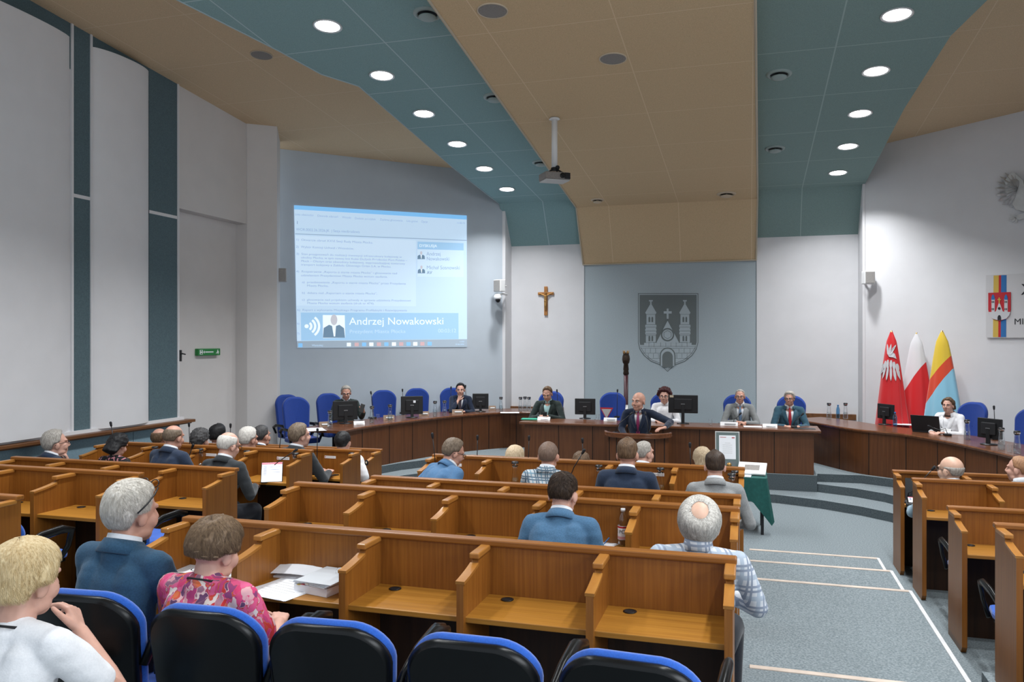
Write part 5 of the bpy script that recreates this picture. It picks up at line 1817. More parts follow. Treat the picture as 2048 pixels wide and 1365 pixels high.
# --- crucifix on the left white pier
nP = Vector((0, -1, 0))
pP = Vector((0, YB - 0.03, 0))
mat('steel_bronze', (0.045, 0.030, 0.020), 0.4, 0.5, var=0.3, scale=(40, 40, 40))
cc = atP(1092, 600, pP, nP)
cru = thing('crucifix', 'wooden crucifix hanging on the white pier left of the castle emblem', 'crucifix', cc)
MB().span((-0.035, -0.025, -0.32), (0.035, 0.0, 0.27)).build('upright_beam', 'cross_wood', cru, bevel=0.006)
MB().span((-0.165, -0.027, 0.095), (0.165, -0.001, 0.155)).build('cross_beam', 'cross_wood', cru, bevel=0.006)
fg = MB()
fg.cone((0, -0.05, 0.07), 0.030, (0, -0.05, -0.02), 0.022)
fg.ell((0.006, -0.055, 0.13), (0.020, 0.022, 0.026))
for s in (-1, 1):
    fg.cone((s * 0.025, -0.05, 0.085), 0.012, (s * 0.085, -0.04, 0.115), 0.010)
    fg.cone((s * 0.085, -0.04, 0.115), 0.010, (s * 0.145, -0.035, 0.135), 0.008)
    fg.cone((s * 0.012, -0.05, -0.03), 0.016, (s * 0.012, -0.065, -0.12), 0.013)
    fg.cone((s * 0.012, -0.065, -0.12), 0.013, (s * 0.006, -0.045, -0.21), 0.009)
put(solid(fg, 0.006, 2), 'figure', 'brass', cru)
MB().ell((0, -0.052, -0.03), (0.030, 0.022, 0.026)).build('loincloth', 'brass', cru, smooth=True)

# --- boxes on the wall
def wallbox(px, py, Y, wpx, hpx, rz, label, m):
    p = atY(px, py, Y)
    k = depth(p) / FPX
    o = thing('wall_speaker', label, 'loudspeaker', p, R(rz), 'small box loudspeakers on the walls')
    w, h = wpx * k, hpx * k
    MB().span((-w / 2, -0.10, -h / 2), (w / 2, 0.04, h / 2)).build('cabinet', m, o, bevel=0.012)
    MB().span((-w * 0.43, -0.108, -h * 0.44), (w * 0.43, -0.098, h * 0.44)).build('front_grille', 'speaker_grey', o, bevel=0.004)
    MB().tube([(0, 0.03, 0), (0, 0.16, -0.0)], 0.016, 8).build('bracket', 'offwhite_plastic', o)
    return o
mat('speaker_grey', (0.36, 0.345, 0.33), 0.7, var=0.15, scale=(200, 200, 200))
mat('speaker_cab', (0.46, 0.45, 0.44), 0.6)
wallbox(563, 551, 12.35, 20, 27, 30, 'small grey box loudspeaker at the left edge of the projection wall', 'speaker_cab')
wallbox(1001, 572, 15.02, 20, 24, -28, 'small pale loudspeaker above the dome camera by the left pier', 'white_plastic')
wallbox(1735, 556, 14.95, 21, 26, 16, 'small pale loudspeaker beside the right white pier above the flags', 'white_plastic')
p = atY(995, 597, 14.9)
cm = thing('dome_camera', 'white dome security camera below the loudspeaker by the left pier', 'camera', p)
MB().lathe([(0.0001, 0.085), (0.045, 0.08), (0.075, 0.04), (0.078, 0.0), (0.070, -0.02)], seg=20).build('camera_housing', 'white_plastic', cm, smooth=True)
MB().ell((0.01, -0.01, -0.035), (0.052, 0.052, 0.052)).build('lens_dome', 'screen_black', cm, smooth=True)
MB().tube([(0.02, 0.0, 0.06), (0.06, 0.10, 0.09), (0.10, 0.30, 0.09)], 0.02, 8).build('camera_arm', 'white_plastic', cm, smooth=True)

# --- exit sign and door latch in the left recess
xs = XL - 0.22
p = atP(412, 704.5, (xs, 0, 0), (1, 0, 0))
sg = thing('exit_sign', 'small green emergency exit sign on the white recess wall at left', 'exit sign', p)
pa, pb = atP(390, 705, (xs, 0, 0), (1, 0, 0)), atP(434, 705, (xs, 0, 0), (1, 0, 0))
L = (pb - pa).length
MB().span((0, -L / 2, -0.055), (0.07, L / 2, 0.055)).build('sign_box', 'exit_green', sg, bevel=0.008)
mk = MB()
mk.span((0.070, -L / 2 + 0.03, -0.035), (0.073, -L / 2 + 0.10, 0.035))
for s in (0.02, -0.02):
    mk.span((0.073, -L / 2 + 0.045, s - 0.008), (0.0745, -L / 2 + 0.085, s + 0.008), 1)
mk.box((0.0715, L / 2 - 0.07, 0.028), (0.003, 0.016, 0.016))
mk.prism([(0.070, L / 2 - 0.085, 0.018), (0.070, L / 2 - 0.06, 0.018), (0.070, L / 2 - 0.035, -0.01), (0.070, L / 2 - 0.05, -0.012), (0.070, L / 2 - 0.062, 0.0), (0.070, L / 2 - 0.052, -0.035), (0.070, L / 2 - 0.066, -0.035), (0.070, L / 2 - 0.08, -0.01), (0.070, L / 2 - 0.11, -0.03), (0.070, L / 2 - 0.115, -0.02), (0.070, L / 2 - 0.085, 0.002)], (0.003, 0, 0))
mk.prism([(0.070, -0.16, 0.0), (0.070, -0.125, 0.022), (0.070, -0.125, -0.022)], (0.003, 0, 0))
mk.span((0.070, -0.11, -0.008), (0.073, 0.09, 0.010))
mk.build('sign_marks', ['white_paper', 'exit_green'], sg)
p = atP(357, 712, (XL + 0.0, 0, 0), (1, 0, 0))
hd = thing('door_latch', 'dark metal latch on the left recess edge at shoulder height', 'latch', (XL + 0.002, p.y + 0.03, p.z))
MB().span((0, -0.02, -0.085), (0.02, 0.02, 0.085)).build('latch_plate', 'steel_dark', hd, bevel=0.004)
MB().tube([(0.02, 0, 0.03), (0.05, 0, 0.03), (0.055, 0.05, 0.02)], 0.010, 8).build('latch_lever', 'steel_dark', hd)

# --- ceiling projector on its pole
d = _dir(1109, 236)
t_ = (zb(0) - CZ) / (d.z + 0.083 * d.y)
top = Vector((0, 0, CZ)) + d * t_
bot = atY(1106, 340, top.y)
pj = thing('projector', 'grey ceiling projector hanging from a white pole below the beige ceiling', 'projector', top)
dz = bot.z - top.z
MB().tube([(0, 0, 0.02), (0, 0, dz + 0.02)], 0.040, 16).build('pole', 'white_plastic', pj, smooth=True)
MB().lathe([(0.06, 0.0), (0.075, -0.02), (0.04, -0.03)], seg=18).build('ceiling_flange', 'white_plastic', pj, smooth=True)
Mx = Matrix.Rotation(R(35), 3, 'Z')
bz = dz - 0.10
MB().box((0.0, 0, bz), (0.36, 0.27, 0.10), M=Mx).build('projector_body', 'speaker_grille', pj, bevel=0.018)
MB().box((0.0, 0, bz - 0.056), (0.34, 0.25, 0.012), M=Mx).build('projector_base', 'offwhite_plastic', pj, bevel=0.004)
mb = MB()
for a, b in (((-0.1, -0.06), (0, 0)), ((0.1, -0.06), (0, 0)), ((-0.1, 0.06), (0, 0)), ((0.1, 0.06), (0, 0))):
    mb.tube([Mx @ Vector((a[0], a[1], 0)) + Vector((0, 0, bz + 0.05)), Vector((0, 0, bz + 0.125))], 0.011, 8)
mb.lathe([(0.05, 0), (0.05, 0.03), (0.03, 0.05)], (0, 0, bz + 0.09), 14)
mb.ell((0.05, -0.03, bz + 0.12), (0.03, 0.03, 0.03), seg=12, rings=8)
mb.build('mount_arms', 'black_matte', pj)
MB().lathe([(0.034, 0.0), (0.036, 0.02), (0.026, 0.025), (0.0001, 0.015)], Mx @ Vector((0.06, -0.135, 0)) + Vector((0, 0, bz)), 18, M=Matrix.Rotation(R(35), 3, 'Z') @ Matrix.Rotation(PI / 2, 3, 'X')).build('lens', 'screen_black', pj, smooth=True)
MB().box(Mx @ Vector((0.13, -0.13, 0.0)) + Vector((0, 0, bz)), (0.08, 0.03, 0.08), M=Mx).build('vent_panel', 'black_matte', pj)

# --- banner on the flag wall
exB = (B1 - B0).normalized()
nB = Vector((exB.y, -exB.x, 0))
pB = B0 + nB * 0.02
def bp(px, py): return atP(px, py, pB, nB)
bn = thing('wall_banner', 'white banner with yellow red blue stripes and a castle shield at right edge', 'banner', bp(2010, 612))
mat('banner_white', (0.62, 0.61, 0.62), 0.7)
mat('banner_yellow', (0.62, 0.42, 0.08), 0.7)
mat('banner_red', (0.50, 0.02, 0.03), 0.7)
mat('banner_blue', (0.03, 0.16, 0.42), 0.7)
mat('ink_black', (0.02, 0.02, 0.025), 0.6)
mat('crest_white', (0.60, 0.60, 0.62), 0.6)
def bplate(name, pts, m, t, off, par=bn):
    mb = MB()
    plate(mb, [bp(*p) for p in pts], nB, t, off)
    return local(mb.build(name, m, par), bn)
BZ, BX, BY = 3.592, 1550, 520
def bz_(pts): return [(BX + x / BZ, BY + y / BZ) for x, y in pts]
bplate('banner_board', [(1972.5, 551), (2190, 540), (2190, 676), (1972.5, 676)], 'banner_white', 0.012, 0.0)
bplate('stripe', bz_([(1573, 113), (1610, 112), (1606, 556), (1568, 556)]), 'banner_yellow', 0.002, 0.012)
bplate('stripe', bz_([(1610, 112), (1627, 111), (1624, 556), (1606, 556)]), 'banner_red', 0.002, 0.012)
bplate('stripe', bz_([(1627, 111), (1666, 110), (1663, 556), (1624, 556)]), 'banner_blue', 0.002, 0.012)
sh_ = bz_([(1536, 238), (1697, 232), (1697, 360), (1690, 395), (1665, 425), (1616, 440), (1565, 425), (1543, 395), (1536, 360)])
shd = bplate('shield', sh_, 'banner_red', 0.010, 0.014)
bplate('castle', bz_([(1540, 375), (1560, 375), (1560, 290), (1557, 284), (1572, 262), (1586, 284), (1583, 290), (1583, 375), (1592, 370), (1616, 300), (1640, 370), (1652, 375), (1652, 290), (1649, 284), (1664, 262), (1678, 284), (1676, 290), (1676, 375), (1695, 375), (1688, 398), (1665, 424), (1616, 436), (1566, 424), (1545, 398)]), 'crest_white', 0.004, 0.024, shd)
bplate('tower_roof', bz_([(1558, 288), (1561, 262), (1571, 248), (1581, 262), (1584, 288)]), 'banner_blue', 0.004, 0.025, shd)
bplate('tower_roof', bz_([(1651, 288), (1654, 262), (1664, 248), (1674, 262), (1677, 288)]), 'banner_blue', 0.004, 0.025, shd)
bplate('gold_cross', bz_([(1612, 315), (1612, 290), (1604, 290), (1604, 283), (1612, 283), (1612, 272), (1620, 272), (1620, 283), (1628, 283), (1628, 290), (1620, 290), (1620, 315)]), 'banner_yellow', 0.004, 0.026, shd)
bplate('rose_window', bz_([(1616 + 10 * math.cos(2 * PI * k / 14), 350 + 10 * math.sin(2 * PI * k / 14)) for k in range(14)]), 'ink_black', 0.002, 0.029, shd)
bplate('gate', bz_([(1604, 434), (1604, 412), (1609, 401), (1616, 397), (1624, 401), (1629, 412), (1629, 434)]), 'ink_black', 0.002, 0.029, shd)
for cx in (1571, 1664):
    for yy in (303, 355):
        for dx in (-6, 5):
            bplate('tower_window', bz_([(cx + dx - 3, yy - 7), (cx + dx + 3, yy - 7), (cx + dx + 3, yy + 7), (cx + dx - 3, yy + 7)]), 'ink_black', 0.001, 0.029, shd)
def btext(body, px, py, hpx):
    p = bp(px, py)
    size = hpx / FPX * depth(p) / 0.70
    M = Matrix(((exB.x, 0, nB.x, p.x + nB.x * 0.014), (exB.y, 0, nB.y, p.y + nB.y * 0.014), (0, 1, 0, p.z), (0, 0, 0, 1)))
    return local(text(body, 'banner_text', size, M, 'ink_black', bn), bn)
btext('MI', 2028.5, 649.5, 12)
btext('X', 2042.5, 590, 22)

# --- silver eagle on the flag wall, mostly outside the frame
eg = thing('eagle_emblem', 'silver eagle wall emblem, only one wing and claw in the frame', 'emblem', bp(2060, 400))
def eg_pl(mb, pts, t, off): plate(mb, [bp(*p) for p in pts], nB, t, off)
cxE = 2074
for s in (-1, 1):
    wing = MB()
    def X(x): return cxE + s * (cxE - x)
    if s == -1:
        X = lambda x: x
    # shoulder of the wing
    eg_pl(wing, [(X(2056), 395), (X(2048), 362), (X(2032), 347), (X(2024), 346), (X(2012), 362), (X(2016), 392), (X(2034), 420), (X(2056), 425)][::(1 if s == -1 else -1)], 0.03, 0.02)
    for k in range(11):
        a = R(100 + 14.5 * k)
        bx, by = 2036 - 0.3 * k, 372 + 2.2 * k
        ln = 30 + 14 * math.sin(PI * min(k, 9) / 9) - (4 if k < 2 else 0)
        if k > 8:
            ln *= 0.8
        dx, dy = math.cos(a), -math.sin(a)
        nx, ny = -dy, dx
        w_ = 4.4
        def V(u, v, o):
            q = bp(X(bx + dx * u + nx * v), by + dy * u + ny * v)
            return q + nB * o
        o0 = 0.02 + 0.008 * (k % 2)
        prof = [(0.0, 2.0, 0.030), (0.35, 4.6, 0.045), (0.75, 4.8, 0.035), (1.0, 0.4, 0.012)]
        wing.grid([[V(u * ln, -h_, o0), V(u * ln, 0, o0 + rz_), V(u * ln, h_, o0)] for u, h_, rz_ in prof])
        if k < 10:                                 # a second, shorter covert feather over each long one
            wing.grid([[V(u * ln * 0.55 - 2, -h_ * 0.8 + 2, o0 + 0.03), V(u * ln * 0.55 - 2, 2, o0 + 0.03 + rz_), V(u * ln * 0.55 - 2, h_ * 0.8 + 2, o0 + 0.03)] for u, h_, rz_ in prof])
    local(wing.build('wing', 'silver', eg), eg)
    leg = MB()
    eg_pl(leg, [(X(2056), 424), (X(2040), 430), (X(2034), 436), (X(2040), 441), (X(2058), 436)], 0.03, 0.02)
    for tx, ty in ((2022, 431), (2020, 438), (2026, 444), (2034, 446)):
        line(leg, bp(X(2036), 436), bp(X(tx), ty), 0.030, nB, 0.02, 0.025)
    local(leg.build('claw', 'silver', eg), eg)
bd = MB()
eg_pl(bd, [(2074, 350), (2064, 368), (2056, 392), (2058, 420), (2066, 438), (2074, 452), (2082, 438), (2090, 420), (2092, 392), (2084, 368)], 0.05, 0.02)
eg_pl(bd, [(2074, 356), (2060, 352), (2056, 342), (2062, 332), (2074, 328), (2084, 336), (2084, 350)], 0.05, 0.03)
local(bd.build('eagle_body', 'silver', eg), eg)

# --- three draped flags in floor stands
def flag(px, pytop, wpx, label, mname, seed, lean):
    p = atP(px, pytop, B0 + nB * (0.28 if px == 1833 else 0.66), nB)
    H = p.z - SG
    k = depth(p) / FPX
    o = thing('flag', label, 'flag', (p.x, p.y, SG), math.atan2(exB.y, exB.x), 'flags in stands behind the right desk')
    rows = []
    n = 40
    for i in range(25):
        f = i / 24                                      # 0 top .. 1 bottom
        z = H - (H - 0.35) * f
        w = 0.020 + (wpx * k / 2) * (0.10 * sstep(0, 0.10, f) + 0.90 * f ** 0.80)
        row = []
        for j in range(n):
            a = 2 * PI * j / n
            fold_ = 1 + 0.10 * f * math.sin(5 * a + seed) + 0.07 * f * math.sin(9 * a + seed * 2)
            row.append((w * math.cos(a) * fold_ + lean * f * wpx * k, 0.55 * w * math.sin(a) * fold_, z))
        rows.append(row)
    mb = MB().grid(rows, close=True)
    mb.add(rows[0], [tuple(range(n))])
    mb.build('cloth', mname, o, smooth=True)
    MB().tube([(0, 0, 0.02), (0, 0, H + 0.02)], 0.014, 10).build('pole', 'brass', o, smooth=True)
    MB().lathe([(0.0001, 0.05), (0.03, 0.05), (0.14, 0.03), (0.15, 0.0)], seg=20).build('stand', 'steel_dark', o, smooth=True)
    return o, H
def flagmat(name, c_top, bands):
    """colour changes along slanting lines z = a + b x in the flag's own frame"""
    m = mat(name, c_top, 0.42, spec=0.4, sheen=0.3)
    nt = m.node_tree
    b = nt.nodes['Principled BSDF']
    tc = nt.nodes.new('ShaderNodeTexCoord')
    s = nt.nodes.new('ShaderNodeSeparateXYZ')
    nt.links.new(tc.outputs['Object'], s.inputs[0])
    prev = None
    for a, sl, c in bands:
        mu = nt.nodes.new('ShaderNodeMath')
        mu.operation = 'MULTIPLY_ADD'
        nt.links.new(s.outputs[0], mu.inputs[0])
        mu.inputs[1].default_value = -sl
        nt.links.new(s.outputs[2], mu.inputs[2])
        lt = nt.nodes.new('ShaderNodeMath')
        lt.operation = 'LESS_THAN'
        nt.links.new(mu.outputs[0], lt.inputs[0])
        lt.inputs[1].default_value = a
        mx = nt.nodes.new('ShaderNodeMix')
        mx.data_type = 'RGBA'
        nt.links.new(lt.outputs[0], mx.inputs[0])
        if prev is None:
            mx.inputs[6].default_value = (*c_top, 1)
        else:
            nt.links.new(prev, mx.inputs[6])
        mx.inputs[7].default_value = (*c, 1)
        prev = mx.outputs[2]
    if prev:
        nt.links.new(prev, b.inputs['Base Color'])
RED, WHT = (0.62, 0.018, 0.022), (0.70, 0.70, 0.72)
flagmat('flag_red', RED, [])
flagmat('flag_white_red', WHT, [(1.42, 1.55, RED)])
flagmat('flag_tricolour', (0.72, 0.50, 0.04), [(1.60, 1.25, (0.66, 0.06, 0.02)), (1.33, 1.45, (0.27, 0.56, 0.72))])
fr, H1 = flag(1783, 664, 66, 'red flag with a white eagle, leftmost of the three flags', 'flag_red', 0.4, -0.02)
flag(1833, 668, 78, 'white and red flag, middle of the three flags', 'flag_white_red', 1.7, 0.0)
flag(1884, 664, 80, 'yellow, red and light blue flag, rightmost of the three flags', 'flag_tricolour', 2.9, 0.05)
# white eagle wing printed on the red flag
em = MB()
def fp(px, py, off=0.012):
    q = atP(px, py, fr.location, nB)
    v = q - fr.location
    x = v.dot(exB)
    f = (H1 - v.z) / (H1 - 0.35)
    k = depth(fr.location) / FPX
    w = (0.020 + (66 * k / 2) * (0.10 * sstep(0, 0.10, f) + 0.90 * max(f, 0) ** 0.80)) * 1.02
    xr = max(-0.97, min(0.97, (x + 0.02 * f * 66 * k) / w))
    y = -0.55 * w * math.sqrt(1 - xr * xr) - off
    return Vector((xr * w - 0.02 * f * 66 * k, y, v.z))
def feather(pts):
    pts3 = [fp(*p) for p in pts]
    em.prism(pts3, (0, -0.006, 0))
def leaf(cx, cy, ang, ln, w):
    a = R(ang)
    dx, dy = math.cos(a), -math.sin(a)
    nx, ny = -dy, dx
    prof = [(0.0, 0.5), (0.3, 0.95), (0.6, 1.0), (0.85, 0.6), (1.0, 0.05)]
    L_ = [(cx + dx * ln * u - nx * w * v, cy + dy * ln * u - ny * w * v) for u, v in prof]
    R_ = [(cx + dx * ln * u + nx * w * v, cy + dy * ln * u + ny * w * v) for u, v in prof]
    feather(L_ + R_[::-1])
for ang in (98, 82, 66):
    leaf(1781 + (98 - ang) * 0.12, 710, ang, 22, 2.0)
feather([(1778, 706), (1786, 702), (1793, 708), (1796, 718), (1790, 715), (1783, 714)])
for k, (x, y) in enumerate(((1776, 722), (1781, 720), (1787, 721), (1792, 724), (1797, 728))):
    leaf(x, y, 262 + 4 * k, 17, 2.6)
for k, (x, y) in enumerate(((1772, 730), (1777, 731), (1782, 732), (1787, 733), (1792, 735), (1797, 737))):
    leaf(x, y, 248 + 8 * k, 25 + 4 * math.sin(PI * k / 5), 2.2)
leaf(1777, 727, 205, 12, 1.8)
leaf(1775, 737, 225, 15, 1.8)
em.build('eagle_print', 'crest_white', fr)

# --- ceremonial mace standing behind the presidium
pm = atY(1252, 830, 14.45)
mt = atY(1252, 702, 14.45)
mc = thing('ceremonial_mace', 'tall dark carved ceremonial staff standing behind the empty middle chair', 'staff', (pm.x, pm.y, SG))
h = mt.z - SG
MB().tube([(0, 0, 0.04), (0, 0, h - 0.42)], 0.040, 14).build('shaft', 'burgundy', mc, smooth=True)
MB().lathe([(0.04, h - 0.44), (0.055, h - 0.42), (0.045, h - 0.36), (0.052, h - 0.34), (0.042, h - 0.24), (0.060, h - 0.22), (0.072, h - 0.16), (0.066, h - 0.10), (0.050, h - 0.06), (0.058, h - 0.05), (0.030, h - 0.04), (0.0001, h - 0.03)], seg=14).build('carved_head', 'steel_bronze' if 'steel_bronze' in MATS else 'ledge_wood', mc, smooth=True)
cr_ = MB()
for k in range(6):
    a = 2 * PI * k / 6
    cr_.cone((0.045 * math.cos(a), 0.045 * math.sin(a), h - 0.05), 0.010, (0.055 * math.cos(a), 0.055 * math.sin(a), h + 0.0), 0.005)
cr_.build('crown', 'brass', mc, smooth=True)
MB().tube([(0, 0, h - 1.28), (0, 0, h - 0.98)], 0.044, 14).build('silver_band', 'silver', mc, smooth=True)
MB().lathe([(0.16, 0.0), (0.16, 0.03), (0.05, 0.06)], seg=18).build('stand', 'steel_dark', mc)
# ================================================================== things on the desks
LC = 'glass water carafes with black lids'
def carafe(p, label, h=0.27, group=LC, fill=0.5):
    o = thing('carafe', label, 'carafe', p, 0, group)
    MB().lathe([(0.036, 0.002), (0.040, 0.01), (0.039, 0.08), (0.030, 0.16), (0.026, 0.20), (0.031, h - 0.03)], seg=18, cap=True).build('glass_body', 'glass', o, smooth=True)
    MB().lathe([(0.033, 0.006), (0.0365, 0.012), (0.0355, 0.08), (0.032, 0.08 + 0.06 * fill), (0.0001, 0.08 + 0.06 * fill)], seg=18).build('water', 'water', o, smooth=True)
    l = MB().lathe([(0.024, h - 0.05), (0.034, h - 0.032), (0.036, h - 0.012), (0.030, h), (0.0001, h)], seg=18).build('lid', 'black_plastic', o, smooth=True)
    MB().lathe([(0.0352, h - 0.034), (0.0368, h - 0.026), (0.0368, h - 0.018)], seg=18, cap=False).build('lid_band', 'chrome', l, smooth=True)
    return o
car0 = None
def car(px, pyb, Z, label):
    global car0
    p = atZ(px, pyb, Z)
    if car0 is None:
        car0 = carafe(p, label)
        return car0
    return dup(car0, p, 0, label)
def carY(px, Y, Z, label):
    d = _dir(px, 682.5)
    t = Y / d.y
    p = Vector((d.x * t, Y, Z))
    global car0
    return dup(car0, p, 0, label)
for px, py, lab in [
    (660, 857, 'water carafe at the left end of the curved desk, beside the papers'),
    (744, 846, 'water carafe right of the man with the phone on the left desk'),
    (780, 842, 'water carafe in front of the empty chair left of the black monitor'),
    (870, 833, 'left carafe of the pair beside the man with hand on chin'),
    (889, 832, 'right carafe of the pair beside the man with hand on chin'),
    (1002, 823, 'lone water carafe at the right end of the left curved desk'),
    (1041, 823, 'left one of three carafes behind the man in the dark green jacket'),
    (1050, 822, 'middle one of three carafes left of the man in the dark green jacket'),
    (1058, 823, 'right one of three carafes left of the man in the dark green jacket'),
    (1658, 838, 'left carafe in front of the right white pier'),
    (1691, 838, 'right carafe in front of the right white pier'),
    (1934, 880, 'water carafe right of the woman in white on the right desk'),
    (2003, 900, 'left one of the pair of carafes at the right picture edge'),
    (2034, 908, 'right one of the pair of carafes at the right picture edge'),
]:
    car(px, py, DZ, lab)
for px, Y, Z, lab in [
    (1030, 7.42, 0.92, 'carafe in front of the white name card in the fourth row'),
    (1198, 7.44, 0.92, 'carafe between the plaid jacket and the navy suit'),
    (1321, 7.44, 0.92, 'carafe just right of the man in the navy suit'),
    (1463, 7.30, 0.92, 'carafe at the bench end right of the young man in grey'),
    (1470, 7.46, 0.92, 'second carafe at the bench end, behind the one by the man in grey'),
    (1132, 8.50, 0.765, 'carafe lid showing left of the bent brown haired person'),
    (1234, 8.50, 0.765, 'carafe lid showing left of the navy suited head'),
    (1347, 8.50, 0.765, 'carafe lid showing right of the grey cropped man'),
    (310, 7.34, 0.92, 'carafe left of the balding man in navy'),
    (400, 7.34, 0.92, 'carafe between the balding man in navy and the white bearded man'),
    (494, 7.34, 0.92, 'carafe right of the white bearded man'),
    (591, 7.34, 0.92, 'carafe above the lit tablet at the bench end'),
    (527, 8.50, 0.765, 'carafe lid below the red faced man'),
    (703, 8.50, 0.765, 'carafe at the bench end beside the uniformed man'),
]:
    carY(px, Y, Z, lab)

def mic(base, head, label, group='gooseneck microphones on the desks', box=True):
    b, h = Vector(base), Vector(head)
    o = thing('microphone', label, 'microphone', b, 0, group)
    v = h - b
    MB().prism([(-0.045, -0.055, 0), (0.045, -0.055, 0), (0.045, 0.055, 0), (-0.045, 0.055, 0)], (0, 0, 0.03)).build('mic_base', 'black_plastic', o, bevel=0.008)
    pts = [Vector((0, 0, 0.025)), Vector((0, 0, 0.10)).lerp(v, 0.12), v.lerp(Vector((0, 0, v.z)), 0.35) * 0.62, v]
    MB().tube(pts, 0.0048, 8).build('gooseneck', 'black_plastic', o, smooth=True)
    d = (pts[-1] - pts[-2]).normalized()
    MB().cone(v - d * 0.012, 0.012, v + d * 0.022, 0.015).build('mic_head', 'black_matte', o, smooth=True)
    return o
for hx, hy, Y, bx, Z, lab in [
    (222, 850, 7.30, 232, 0.92, 'thin microphone rising before the wainscot above the black haired woman'),
    (378, 851, 8.45, 380, 0.765, 'microphone standing left of the curly charcoal head'),
    (461, 853, 8.45, 460, 0.765, 'microphone standing left of the white haired man in black'),
    (563, 862, 8.45, 557, 0.765, 'microphone standing left of the young man in the dark suit'),
    (635, 863, 8.45, 634, 0.765, 'microphone standing right of the young man in the dark suit'),
    (865, 873, 7.42, 872, 0.92, 'microphone behind the back of the man in bright blue'),
    (955, 877, 8.45, 954, 0.765, 'microphone right of the man in bright blue, against the dark desk'),
    (1058, 878, 8.45, 1056, 0.765, 'microphone between the pale blonde woman and the plaid jacket'),
    (1165, 883, 8.45, 1166, 0.765, 'upright microphone above the bent brown haired person'),
    (1166, 905, 7.36, 1135, 0.92, 'bent microphone right of the plaid jacket, in the fourth row'),
    (1380, 892, 8.45, 1382, 0.765, 'microphone left of the ash blonde woman'),
    (590, 902, 7.20, 536, 0.92, 'bent microphone behind the lit tablet'),
    (385, 894, 7.20, 372, 0.92, 'short bent microphone in front of the balding man in navy'),
    (1866, 938, 9.0, 1826, 0.70, 'thin microphone slanting behind the bald man with glasses'),
    (1832, 973, 8.95, 1815, 0.70, 'thin microphone on the front bench of the right block, over the laptop'),
]:
    dd = _dir(bx, 682.5)
    t = Y / dd.y
    mic((dd.x * t, Y, Z), atY(hx, hy, Y - 0.02), lab)
for hx, hy, bx, by, lab in [
    (742, 787, 746, 838, 'tall microphone right of the man with the phone on the left desk'),
    (805, 782, 806, 828, 'tall microphone behind the black monitor on the left desk'),
    (902, 777, 901, 822, 'microphone left of the man with hand on chin'),
    (931, 774, 932, 820, 'microphone right of the man with hand on chin'),
    (1114, 783, 1116, 832, 'microphone right of the man in the dark green jacket'),
    (1235, 783, 1234, 836, 'microphone before the empty chair beside the mace'),
    (1480, 829, 1467, 851, 'desk microphone before the man in the grey suit'),
    (1604, 830, 1588, 856, 'desk microphone before the man in the red tie'),
    (1860, 854, 1895, 872, 'low bent microphone with wedge base before the woman in white'),
    (1988, 817, 1990, 880, 'tall microphone before the empty chair at right'),
]:
    b = atZ(bx, by, DZ)
    mic(b, atY(hx, hy, b.y + 0.02), lab)
for hx, bx, lab in ((1262, 1241, 'left gooseneck microphone on the lectern'), (1291, 1307, 'right gooseneck microphone on the lectern')):
    b = atZ(bx, 861, 1.0)
    mic((b.x, 11.62, 0.995), atY(hx, 828, 11.72), lab, 'pair of lectern microphones')

# --- monitors seen from behind
def monitor(px, py, wpx, hpx, rz, label, tall=0.10, foot=0.10):
    p = atZ(px, py, DZ)
    k = depth(p) / FPX
    w, h = wpx * k, hpx * k
    o = thing('monitor', label, 'monitor', p, R(rz), 'black computer monitors on the stage desks')
    MB().lathe([(0.10, 0), (0.10, 0.010), (0.05, 0.018)], seg=20).build('stand_foot', 'black_plastic', o, smooth=True)
    MB().span((-0.025, -0.03, 0.01), (0.025, 0.0, tall + h * 0.5)).build('stand_neck', 'black_plastic', o, bevel=0.004)
    c = MB().span((-w / 2, 0.0, tall), (w / 2, 0.035, tall + h)).build('casing', 'black_plastic', o, bevel=0.008)
    MB().span((-w * 0.3, -0.025, tall + h * 0.18), (w * 0.3, 0.002, tall + h * 0.8)).build('rear_bulge', 'black_matte', o, bevel=0.012)
    MB().span((-w / 2 + 0.012, 0.034, tall + 0.012), (w / 2 - 0.012, 0.037, tall + h - 0.012)).build('display', 'screen_black', o)
    MB().span((-0.03, -0.027, tall + h * 0.48), (0.03, -0.0245, tall + h * 0.53)).build('rear_badge', 'grey_metal', c)
    return o
monitor(691, 848, 50, 38, 42, 'black monitor in front of the man with the phone, seen from behind', 0.06)
m2 = monitor(824, 836, 44, 36, 30, 'wide black monitor in the middle of the left curved desk', 0.06)
MB().span((0.02, -0.028, 0.26), (0.06, -0.0245, 0.30)).build('white_sticker', 'white_paper', m2)
monitor(961, 824, 32, 31, 18, 'square black monitor right of the man with hand on chin', 0.05)
monitor(1170, 838, 41, 32, 4, 'black monitor between the man in dark green and the empty chair', 0.07)
m5 = monitor(1366, 848, 58, 36, 0, 'large black monitor on a tall stand right of the lectern', 0.17)
MB().span((-0.21, -0.004, 0.42), (-0.15, 0.0, 0.455)).build('yellow_sticker', 'vent_sand', m5)
monitor(1770, 850, 44, 30, -58, 'tilted black monitor in front of the red flag', 0.09)
monitor(1978, 890, 52, 40, -52, 'tilted black monitor before the empty chair at the right edge', 0.08)

